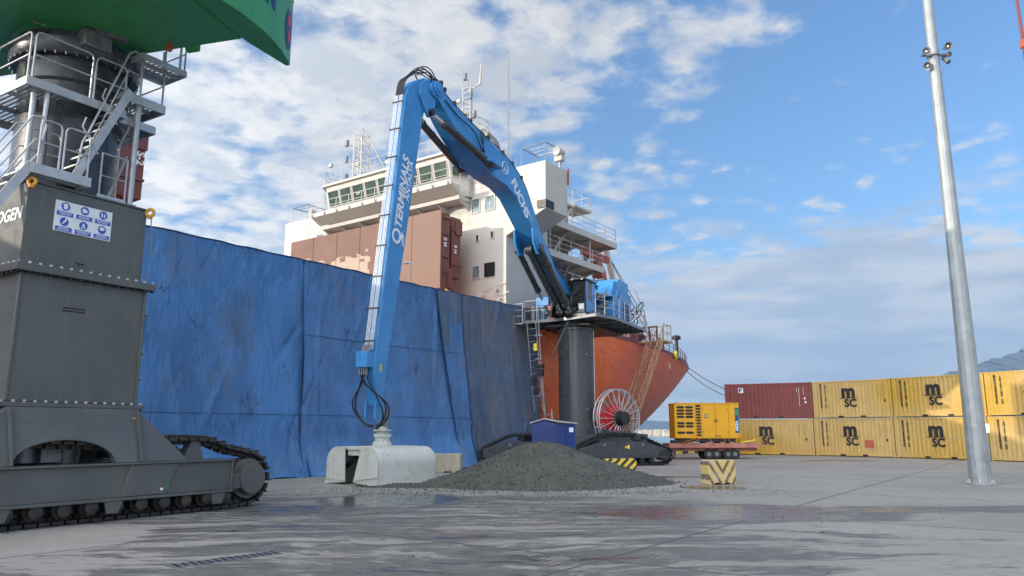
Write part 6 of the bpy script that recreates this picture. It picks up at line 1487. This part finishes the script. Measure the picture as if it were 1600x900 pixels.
# ================================================================ gravel heap
def gravel():
    rr = random.Random(2)
    from mathutils import noise as mn
    m = MB(); x0, x1, y0, y1 = -5.2, 6.4, 22.6, 32.5; nx, ny = 190, 150; vs = []; fs = []
    def hgt(x, y):
        def cone(cx, cy, h, rx, ry, p=1.0):
            q = sqrt(((x - cx) / rx) ** 2 + ((y - cy) / ry) ** 2); return h * max(0, 1 - q ** p) if q < 1 else h * (1 - q)
        a = cone(1.05, 27.4, 1.52, 3.9, 3.9, 1.08); b = cone(-1.6, 26.3, 0.50, 1.7, 1.8); c = cone(-3.3, 25.3, 0.15, 2.0, 0.8); d = cone(2.6, 27.6, 0.95, 3.2, 3.0); e = cone(0.1, 26.0, 0.8, 2.8, 2.4)
        h = max(a, b, c, d * 0.98, e)
        h = h - 0.02 + 0.10 * mn.noise(Vector((x * 0.9, y * 0.9, 1.3))) * min(1, max(0, h) * 2) + 0.035 * mn.noise(Vector((x * 4, y * 4, 0))) + 0.02 * mn.noise(Vector((x * 11, y * 11, 4)))
        if h > 1.32: h = 1.32 + (h - 1.32) * 0.45
        return h
    for j in range(ny + 1):
        for i in range(nx + 1):
            x = lerp(x0, x1, i / nx); y = lerp(y0, y1, j / ny); vs.append((x, y, max(hgt(x, y), -0.05)))
    for j in range(ny):
        for i in range(nx):
            q = (j * (nx + 1) + i, j * (nx + 1) + i + 1, (j + 1) * (nx + 1) + i + 1, (j + 1) * (nx + 1) + i)
            if max(vs[k][2] for k in q) > -0.04: fs.append(q)
    m.add(vs, fs); o = m.build('gravel_heap', 'gravel', smooth=180)
    tag(o, 'low heap of dark grey gravel spread on the quay in front of the column', 'gravel heap')
    s = MB()
    for k in range(4600):
        if k % 2:
            x = rr.uniform(x0, x1); y = rr.uniform(y0, y1); h = hgt(x, y)
            if h < -0.5 or (h < 0 and rr.random() > math.exp(h * 9)): continue
            r = rr.uniform(0.012, 0.038)
        else:
            an = rr.uniform(0, 2 * pi); q = rr.random() ** 0.5
            if k % 16 == 0: x = rr.gauss(0.5, 4.5); y = rr.gauss(20.5, 2.6)
            else: x = rr.gauss(0.0, 3.6); y = rr.gauss(23.6, 0.8)
            h = max(hgt(x, y), 0); r = rr.uniform(0.006, 0.019)
        c = Vector((x, y, max(h, 0) + r * 0.5)); t = Vector((rr.uniform(-1, 1), rr.uniform(-1, 1), rr.uniform(-1, 1)))
        pts = [c + (Vector(p) + t * 0.25) * r for p in ((1, 0.2, 0), (-0.9, 0.3, 0.1), (0, 1, -0.2), (0.1, -1, 0.1), (0, 0, 1), (0.1, 0, -0.9))]
        s.add(pts, [(0, 2, 4), (2, 1, 4), (1, 3, 4), (3, 0, 4), (2, 0, 5), (1, 2, 5), (3, 1, 5), (0, 3, 5)])
    tag(s.build('loose_gravel', 'gravel', smooth=0), kind='stuff')
gravel()

# ================================================================ shed behind the heap
def shed():
    M = frame((0.80, 30.9, 0), radians(-6)); R = root('electrical_kiosk', M, 'small dark blue sheet metal kiosk with gabled roof behind the gravel heap', 'kiosk')
    w, d = 1.72, 1.15
    m = MB(); m.prism([(0, 0, 0), (0.95, 0, 0), (0.95, 0, 2.06), (0.48, 0, 2.20), (0, 0, 2.06)], (0, d, 0)); m.prism([(0.953, 0.0, 0), (w, 0.30, 0), (w, d, 0), (0.953, d, 0)], (0, 0, 2.04))
    # horizontally ribbed front
    b = m.build('wall', 'shed_blue', R, bevel=0.01)
    m = MB()
    for k in range(22): m.bx(0.05, 0.90, -0.018, -0.001, 0.12 + k * 0.085, 0.16 + k * 0.085)
    m.build('ribbed_panel', 'shed_blue', R)
    m = MB(); m.bar((0.98, 0.0, 0.5), (0.98, 0.0, 2.02), 0.05, 0.05, (1, 0, 0)); m.bar((w, 0.29, 0.5), (w, 0.29, 2.02), 0.05, 0.05, (1, 0, 0)); m.bar((1.36, 0.145, 0.1), (1.36, 0.145, 2.0), 0.03, 0.05, (0.4, 1, 0)); m.build('corner_post', 'shed_blue', R)
    m = MB(); m.prism([(1.48, 0.185, 1.72), (1.64, 0.255, 1.72), (1.64, 0.255, 1.90), (1.48, 0.185, 1.90)], (0.01, -0.02, 0)); m.build('warning_notice', 'white_print', R)
    m = MB(); m.prism([(-0.08, -0.08, 2.06), (0.48, -0.08, 2.23), (1.10, -0.08, 2.10), (w + 0.1, 0.25, 2.05), (w + 0.1, d + .05, 2.05), (1.1, d + .05, 2.12), (0.48, d + .05, 2.25), (-0.08, d + .05, 2.06)], (0, 0, 0.035)); m.build('roof', 'zinc_roof', R)
    m = MB(); m.cyl((1.0, 0.35, 2.1), (1.0, 0.35, 2.28), 0.05, n=8); m.cyl((1.15, 0.4, 2.08), (1.15, 0.4, 2.25), 0.04, n=8); m.build('cable_gland', 'black_steel', R)
shed()

# ================================================================ concrete barrier blocks
def block(M, w, h, d, mat, label, forks=True, chip=3):
    m = MB(); rr = random.Random(chip)
    c = 0.05
    prof = [(-w / 2, 0.10), (-w / 2, h - c), (-w / 2 + c, h), (w / 2 - c, h), (w / 2, h - c), (w / 2, 0.10)]
    if forks: bot = [(w / 2, 0), (w * 0.28, 0), (w * 0.28, 0.07), (w * 0.10, 0.07), (w * 0.10, 0), (-w * 0.10, 0), (-w * 0.10, 0.07), (-w * 0.28, 0.07), (-w * 0.28, 0), (-w / 2, 0)]
    else: bot = [(w / 2, 0), (-w / 2, 0)]
    m.prism([(x, -d / 2, z) for x, z in prof[:-1] + [(w / 2, 0.10)] + bot], (0, d, 0))
    o = m.build('barrier_block', mat, M=M, bevel=0.025, smooth=30)
    tag(o, label, 'concrete block', 'concrete barrier blocks'); return o
block(frame((6.98, 26.35, 0), radians(14)), 1.0, 0.80, 0.62, 'hazard_chevron', 'worn concrete block with yellow and dark chevrons standing free on the open quay')
block(frame((4.55, 32.6, 0), radians(3)), 1.25, 0.62, 0.6, 'hazard_stripe', 'yellow and black striped concrete block half hidden by the right foot of the gravel heap', chip=5)
block(frame((-3.05, 33.6, 0), radians(-4)), 1.75, 0.80, 0.7, 'concrete_block', 'bare stained concrete block standing behind the grab', chip=7)

# ================================================================ containers
def container(M, L, mat, label, logo):
    H, D = 2.585, 2.44
    R = root('shipping_container', M, label, 'container', 'stacked shipping containers')
    # corrugated long side (front at y = 0), built as one sheet
    m = MB(); pts = []; x = 0.14; k = 0
    pit = (L - 0.28) / 40
    for i in range(20):
        a = 0.14 + i * 2 * pit; pts += [(a, 0.012), (a + pit * 0.55, 0.012), (a + pit * 0.9, 0.050), (a + pit * 1.6, 0.050), (a + pit * 2.0, 0.012)]
    z0, z1 = 0.17, H - 0.10
    vs = [(px, py, z) for px, py in pts for z in (z0, z1)]
    fs = [(2 * i, 2 * i + 2, 2 * i + 3, 2 * i + 1) for i in range(len(pts) - 1)]
    m.add(vs, fs); m.bx(0.1, L - 0.1, D - 0.05, D - 0.02, z0, z1); m.bx(0.06, 0.10, 0.1, D - 0.1, z0, z1); m.bx(L - 0.10, L - 0.06, 0.1, D - 0.1, z0, z1)
    m.build('corrugated_side', mat, R, smooth=20)
    m = MB()
    m.bx(0.16, L - 0.16, 0.0, 0.07, 0.03, 0.17); m.bx(0.16, L - 0.16, 0.005, 0.07, H - 0.10, H - 0.015); m.bx(0.16, L - 0.16, D - 0.07, D, 0.03, 0.17); m.bx(0.16, L - 0.16, D - 0.07, D, H - 0.1, H - 0.015)
    for xa in (0, L - 0.14):
        for ya in (0, D - 0.14): m.bx(xa + 0.005, xa + 0.135, ya + 0.006, ya + 0.13, 0.12, H - 0.12)
        m.bx(xa + 0.01, xa + 0.13, 0.1, D - 0.1, H - 0.1, H - 0.02); m.bx(xa + 0.01, xa + 0.13, 0.1, D - 0.1, 0.03, 0.15)
    m.build('frame', mat, R, bevel=0.008)
    for xa in (0, L - 0.17):
        for ya in (-0.004, D - 0.16):
            for za in (0, H - 0.12):
                m = MB(); m.bx(xa, xa + 0.17, ya, ya + 0.16, za, za + 0.12); m.build('corner_casting', mat, R, bevel=0.01)
    m = MB(); m.add([(0.05, 0.03, H - 0.03), (L - 0.05, 0.03, H - 0.03), (L - 0.05, D - 0.03, H - 0.03), (0.05, D - 0.03, H - 0.03)], [(0, 1, 2, 3)]); m.build('roof', mat, R)
    for xa in (L * 0.36, L * 0.64):
        m = MB(); m.bx(xa - 0.18, xa + 0.18, -0.006, 0.06, 0.035, 0.15); m.build('fork_pocket', 'dark_slot', R)
    rr = random.Random(int(M.translation.x * 37 + M.translation.z * 11))
    ex, ez = Vector((1, 0, 0)), Vector((0, 0, 1)); y = 0.004
    if logo:
        m = MB(); cx = L * 0.47
        m.text('m', 1.25, (cx, y, 1.42), ex, ez, 0.004, 0.05, align='CENTER'); m.bx(cx - 0.62, cx + 0.62, y - 0.006, y, 1.33, 1.375)
        m.text('SC', 0.74, (cx + 0.12, y, 0.76), ex, ez, 0.004, 0.04, align='CENTER'); m.build('company_mark', 'black_print', R, smooth=0)
        m = MB()
        for (word, xx, ztop) in (('MEDITERRANEAN', 0.62, 2.26), ('SHIPPING CO', 0.95, 2.18)):
            st = 1.62 / len(word) if len(word) > 11 else 0.142
            for i, ch in enumerate(word):
                if ch != ' ': m.text(ch, 0.20, (xx, y, ztop - i * st * 1.05), ex, ez, 0.003, 0.035, align='CENTER')
        m.build('company_name', 'black_print', R, smooth=0)
        m = MB()
        for xx in (L * 0.84, L * 0.90):
            z = 2.2
            while z > 1.35: h = rr.uniform(0.05, 0.10); m.bx(xx, xx + 0.03, y - 0.003, y, z - h, z); z -= h + rr.uniform(0.03, 0.08)
        m.bx(L * 0.905, L * 0.905 + 0.12, y - 0.003, y, 1.05, 1.20); m.build('serial_number', 'black_print', R, smooth=0)
    else:
        m = MB(); m.bx(1.02, 1.36, y - 0.004, y, 1.90, 2.26); f = m.build('owner_plate', 'white_print', R, smooth=0)
        m = MB(); m.prism([(1.06, y - 0.006, 1.94), (1.12, y - 0.006, 1.94), (1.17, y - 0.006, 2.05), (1.27, y - 0.006, 2.05), (1.29, y - 0.006, 2.09), (1.18, y - 0.006, 2.09), (1.21, y - 0.006, 2.16), (1.31, y - 0.006, 2.16), (1.33, y - 0.006, 2.22), (1.06, y - 0.006, 2.22)], (0, 0.002, 0)); m.build('owner_emblem', 'navy_print', f, smooth=0)
        m = MB()
        for (xx, za, zb) in ((L * 0.855, 0.85, 2.2), (L * 0.905, 1.75, 2.2), (L * 0.83, 2.0, 2.15)):
            z = zb
            while z > za: h = rr.uniform(0.05, 0.12); m.bx(xx, xx + 0.03, y - 0.003, y, z - h, z); z -= h + rr.uniform(0.02, 0.05)
        m.bx(L * 0.91, L * 0.91 + 0.10, y - 0.003, y, 1.35, 1.50); m.bx(L * 0.915, L * 0.915 + 0.12, y - 0.003, y, 1.08, 1.22); m.build('serial_number', 'white_print', R, smooth=0)
    return R
PTS = [(16.05, 57.95), (21.65, 55.25), (25.35, 51.15), (28.45, 46.05), (31.1, 40.75), (33.6, 35.3)]
def cont_row(z, spec, sh):
    for i, (a, b) in enumerate(zip(PTS, PTS[1:])):
        if i >= len(spec) or spec[i] is None: continue
        mat, label, logo = spec[i]
        ax = Vector((a[0] + sh[0], a[1] + sh[1], z)); bx = Vector((b[0] + sh[0], b[1] + sh[1], z)); d = bx - ax
        container(frame(ax + d * 0.004, atan2(d.y, d.x)), d.length * 0.992, mat, label, logo)
Y_ = 'container_yellow'
cont_row(0.02, [(Y_, 'yellow container on the ground right behind the generator trailer', True), (Y_, 'yellow ground level container with a reddish square patch on its side', True),
                (Y_, 'yellow ground level container standing behind the light mast, left of its foot', True), (Y_, 'yellow ground level container with a small white placard, at the right edge', True)], (0, 0))
cont_row(2.64, [('maroon_paint', 'maroon container in the upper tier above the generator', False), (Y_, 'upper yellow container right next to the maroon one', True),
                (Y_, 'upper yellow container lit by the sun from its middle on, left of the light mast', True), (Y_, 'upper yellow container right of the light mast, at the edge of the picture', True)], (0.05, -0.05))
def on_container(i, u, z, w, h, name, mat, label, cat):
    a = Vector((*PTS[i], 0)); b = Vector((*PTS[i + 1], 0)); d = (b - a).normalized(); M = frame(a + d * u, atan2(d.y, d.x))
    m = MB(); m.bx(0, w, -0.012, 0.010, z, z + h); tag(m.build(name, mat, M=M), label, cat)
on_container(1, 3.55, 0.62, 0.62, 0.50, 'repair_patch', 'patch_red', 'reddish square repair patch on the side of a lower yellow container', 'patch')
on_container(3, -0.32, 1.62, 0.42, 0.55, 'placard', 'white_print', 'small white placard fixed at a container corner beside the light mast', 'placard')

# ================================================================ generator on a trailer
def generator():
    GM = frame((10.28, 48.6, 0), radians(1)); R = root('generator_set', GM, 'yellow canopied generator standing on the red flatbed trailer', 'generator')
    L, D, z0, z1 = 4.12, 1.6, 1.28, 3.48
    m = MB(); m.bx(0, L, 0, D, z0, z1); m.bx(-0.03, L + 0.03, -0.03, D + 0.03, z1 - 0.05, z1 + 0.02); cn = m.build('canopy', 'cat_yellow', R, bevel=0.03)
    m = MB()
    for xx in (1.33, 1.72, 2.60, 3.45): m.bx(xx - 0.008, xx + 0.008, -0.006, -0.0, z0 + 0.1, z1 - 0.08)
    m.build('door_seam', 'dark_slot', cn)
    m = MB()
    for (z) in (3.22, 3.02, 2.82, 2.62, 2.22, 2.03, 1.64):
        for (xa, xb) in ((0.14, 0.64), (0.70, 1.20)): 
            h = 0.075; m.prism([(xa + h, -0.008, z - h), (xb - h, -0.008, z - h), (xb, -0.008, z - h * .4), (xb, -0.008, z + h * .4), (xb - h, -0.008, z + h), (xa + h, -0.008, z + h), (xa, -0.008, z + h * .4), (xa, -0.008, z - h * .4)], (0, 0.006, 0))
    m.build('vent_louvre', 'dark_slot', cn)
    m = MB()
    for k in range(11): m.bx(1.38, 1.66, -0.008, -0.002, 1.42 + k * 0.182, 1.55 + k * 0.182)
    m.build('vent_louvre', 'dark_slot', cn)
    m = MB(); m.bx(1.92, 2.08, -0.02, -0.003, 2.55, 2.80); m.build('control_window', 'dark_glass', cn)
    m = MB(); m.bx(1.97, 2.03, -0.024, -0.021, 2.60, 2.75); m.build('control_label', 'white_print', cn)
    m = MB()
    for (dx, dz) in ((0, 0.11), (-0.1, -0.02), (0.0, -0.06), (0.1, -0.02)): m.bx(2.62 + dx - 0.035, 2.62 + dx + 0.035, -0.012, -0.007, 2.34 + dz, 2.34 + dz + 0.08)
    for k in range(3): m.bx(2.5, 2.95, -0.010, -0.004, 1.36 + 0.05 * k, 1.375 + 0.05 * k)
    m.build('hazard_mark', 'black_print', cn)
    m = MB(); m.bx(2.58, 2.66, -0.013, -0.0125, 2.20, 2.24); m.bx(2.56, 2.70, -0.013, -0.0125, 2.38, 2.42); m.build('hazard_mark', 'patch_red', cn)
    m = MB()
    for (xx, zz) in ((1.80, 3.1), (3.38, 3.1), (3.38, 1.7), (1.80, 1.7)): m.cyl((xx, -0.03, zz), (xx, 0, zz), 0.03, n=8)
    m.build('latch', 'black_steel', cn)
    m = MB(); m.bx(3.84, 4.06, -0.012, -0.002, 1.62, 3.20); st = m.build('brand_strip', 'navy_print', cn)
    m = MB(); m.text('AKSA', 0.26, (4.02, -0.015, 1.74), (0, 0, 1), (-1, 0, 0), 0.002, 0.03); m.build('lettering', 'white_print', st, smooth=0)
    m = MB(); m.bx(4.062, 4.10, -0.012, -0.002, 1.62, 3.20); m.bx(3.86, 4.04, -0.015, -0.0125, 2.72, 3.1); m.build('brand_stripe', 'deck_green', st)
    m = MB()
    for x in (0.3, 1.9, 2.7, 3.8): m.ring((x, 0.5, z1 + 0.06), (0, 1, 0), 0.05, 0.015, 12, 6)
    m.build('roof_eye', 'steel_grey', cn)
    m = MB(); m.bx(0.3, L - 0.3, 0.1, D - 0.1, z0 - 0.22, z0 - 0.003); m.build('skid', 'black_steel', R)
    m = MB(); m.bx(0.1, 0.9, 0.1, 0.4, 1.02, 1.05); 
    # trailer
    TM = frame((9.85, 48.55, 0), radians(1)); T = root('flatbed_trailer', TM, 'rusty red flatbed trailer carrying the yellow generator', 'trailer')
    m = MB(); m.bx(0, 5.75, 0, 1.9, 0.72, 0.98); m.bx(0.0, 5.75, -0.03, 0.05, 0.70, 0.95); m.bx(0, 5.7, 0.4, 0.6, 0.5, 0.72); m.bx(0, 5.7, 1.3, 1.5, 0.5, 0.72); m.build('flatbed', 'trailer_red', T, bevel=0.015)
    m = MB()
    for x in (1.2, 2.4, 3.3, 3.9): m.bx(x, x + 0.25, 0.05, 1.8, 0.983, 1.055)
    m.build('timber_bearer', 'wood', T)
    for x in (2.55, 3.05, 3.75, 4.2):
        m = MB(); m.lathe((x, 0.12, 0.31), (0, 1, 0), [(0, 0.20), (0.01, 0.29), (0.03, 0.31), (0.22, 0.31), (0.24, 0.28), (0.25, 0.1)], 24); w = m.build('wheel', 'rubber', T); m = MB(); m.cyl((x, 0.10, 0.31), (x, 0.13, 0.31), 0.13, n=14); m.build('wheel_rim', 'steel_grey', w)
        m = MB(); m.lathe((x, 1.45, 0.31), (0, 1, 0), [(0, 0.20), (0.01, 0.29), (0.03, 0.31), (0.22, 0.31), (0.24, 0.28), (0.25, 0.1)], 24); m.build('wheel', 'rubber', T)
    m = MB(); m.lathe((0.10, -0.1, 0.29), (0, 1, 0), [(0, 0.12), (0.01, 0.27), (0.03, 0.29), (0.22, 0.29), (0.24, 0.1)], 24); w = m.build('wheel', 'rubber', T); m = MB(); m.cyl((0.10, -0.13, 0.29), (0.10, -0.09, 0.29), 0.17, n=16); m.build('wheel_rim', 'trailer_red', w)
    m = MB(); m.bar((0.0, 0.9, 0.6), (-1.5, 0.7, 0.45), 0.12, 0.12); m.bar((5.75, 0.5, 0.85), (6.2, 0.4, 0.9), 0.08, 0.08); m.bar((4.9, -0.02, 1.0), (5.6, -0.02, 1.12), 0.05, 0.06); m.build('drawbar', 'trailer_red', T)
    m = MB(); m.bar((4.6, 0.1, 1.04), (5.5, -0.05, 1.20), 0.08, 0.06); m.build('loose_strap', 'bright_yellow', T)
    for (xa, xb, za) in ((0.75, 1.75, 1.30), (1.25, 2.0, 1.28), (3.55, 3.50, 1.35), (3.85, 3.78, 1.35), (2.9, 2.5, 1.3), (4.5, 4.40, 1.5)):
        m = MB(); m.bar((xa if xa > 1 else 0.55, -0.06, 0.90), (xb, -0.06, za), 0.02, 0.07, (0, 1, 0)); m.build('lashing_strap', 'strap_orange', T)
    m = MB(); m.bx(0.2, 0.9, 0.0, 0.5, 0.983, 1.18); m.sphere((1.1, 0.1, 1.1), 0.1, 8); m.build('tool_box', 'black_steel', T, bevel=0.02)
generator()

# ================================================================ light mast
def mast():
    M = frame((15.79, 26.27, 0), radians(25)); R = root('light_mast', M, 'tall tapered galvanised light mast standing on the open quay', 'mast')
    n = 14
    def rad(z): return lerp(0.33, 0.165, z / 18.0) if z < 18 else lerp(0.165, 0.11, (z - 18) / 10)
    segs = [(0.04, 9.6), (9.35, 18.6), (18.4, 28)]
    for i, (a, b) in enumerate(segs):
        m = MB(); m.cyl((0, 0, a), (0, 0, b), rad(a) + 0.012 * (i == 0), rad(b), n=n); m.build('mast_section', 'pole_zinc', R, smooth=12)
    m = MB(); m.cyl((0, 0, 0.003), (0, 0, 0.045), 0.46, n=32); f = m.build('base_plate', 'pole_zinc', R, bevel=0.008)
    m = MB()
    for k in range(12): 
        a = 2 * pi * k / 12; m.prism([(0.33 * cos(a), 0.33 * sin(a), 0.045), (0.44 * cos(a), 0.44 * sin(a), 0.045), (0.33 * cos(a), 0.33 * sin(a), 0.20)], (-0.015 * sin(a), 0.015 * cos(a), 0)); b = a + 0.26; m.cyl((0.40 * cos(b), 0.40 * sin(b), 0.045), (0.40 * cos(b), 0.40 * sin(b), 0.12), 0.022, n=6)
    m.build('base_bolts', 'galvanised', f)
    m = MB(); m.bx(-0.15, 0.15, -0.35, -0.29, 0.75, 1.4); m.build('service_door', 'pole_zinc', R, bevel=0.01)
    MI = M.inverted(); zc = 15.55
    m = MB(); m.ring((0, 0, zc), (0, 0, 1), rad(zc) + 0.015, 0.03, 20, 6); m.bar(MI.to_3x3() @ Vector((-0.55, -0.15, 0)) + Vector((0, 0, zc - 0.05)), MI.to_3x3() @ Vector((0.5, -0.1, 0)) + Vector((0, 0, zc + 0.02)), 0.06, 0.06); m.build('clamp_bracket', 'steel_grey', R)
    for (dx, dy, dz, dirv, r) in ((-0.42, -0.25, 0.05, (-0.25, -1, -0.15), 0.15), (0.42, -0.20, 0.28, (-0.05, -1, -0.25), 0.155), (-0.30, -0.12, -0.42, (-0.7, -0.5, -0.5), 0.15), (0.45, -0.1, 0.02, (0.4, -1, -0.3), 0.10), (0.40, -0.1, -0.22, (0.3, -0.6, -0.8), 0.09)):
        o = MI.to_3x3() @ Vector((dx, dy, 0)); c = Vector((o.x, o.y, zc + dz)); dv = MI.to_3x3() @ Vector(dirv)
        m = MB(); m.lathe(c, dv, [(-0.22, 0.05), (-0.10, 0.07), (0.0, r * 0.75), (0.10, r), (0.12, r), (0.11, r * 0.8), (0.02, r * 0.45)], 20); h = m.build('horn_speaker', 'steel_grey', R)
        m = MB(); m.sphere(c + dv.normalized() * 0.06, r * 0.30, 10); m.build('horn_core', 'lens_white', h)
    m = MB(); m.bx(-0.35, 0.35, -0.35, 0.35, 27.6, 28.2); m.build('lamp_crown', 'steel_grey', R)
mast()

# slim red mast at the right edge
m = MB(); b = Vector((26.05, 35.0, 0.0))
R_ = root('radio_mast', Matrix.Translation(b), 'slim red mast reaching into the top right corner of the picture', 'mast')
m = MB(); m.cyl((0, 0, 0), (-0.45, 0, 21.2), 0.12, 0.085, n=8); m.build('lower_pole', 'rust_red', R_)
m = MB(); m.cyl((-0.45, 0, 21.1), (-0.55, 0, 27), 0.075, 0.05, n=8); m.build('upper_pole', 'maroon_paint', R_)
m = MB(); m.bx(-0.56, -0.32, -0.14, 0.14, 20.6, 21.05); m.build('warning_lamp', 'patch_red', R_, bevel=0.02)

# drain grating let into the ground
def drain():
    M = frame((-4.05, 11.25, 0.0), radians(48)); R = root('drain_grating', M, 'long slotted drain grating set in the wet ground in the foreground', 'drain')
    m = MB(); m.bx(-0.82, 0.82, -0.16, 0.16, 0.002, 0.006); m.build('frame', 'steel_grey', R)
    m = MB()
    for k in range(14): x = -0.75 + k * 0.113; m.prism([(x, -0.13, 0.0065), (x + 0.055, -0.13, 0.0065), (x + 0.085, 0.13, 0.0065), (x + 0.03, 0.13, 0.0065)], (0, 0, 0.003))
    m.build('slots', 'dark_slot', R)
drain()

# ================================================================ air
def haze():
    m = bpy.data.materials.new('haze'); m.use_nodes = True; MATS['haze'] = m
    g = NG(m.node_tree); g.n.clear(); out = g.node('ShaderNodeOutputMaterial'); v = g.node('ShaderNodeVolumePrincipled')
    v.inputs['Color'].default_value = (0.42, 0.66, 1.0, 1); v.inputs['Density'].default_value = 7.0e-5; v.inputs['Anisotropy'].default_value = 0.2
    g.l.new(v.outputs[0], out.inputs['Volume'])
    b = MB(); b.bx(-14500, 14500, -3200, 16500, -7.5, 1420)
    tag(b.build('haze', 'haze', smooth=0), kind='stuff')
haze()
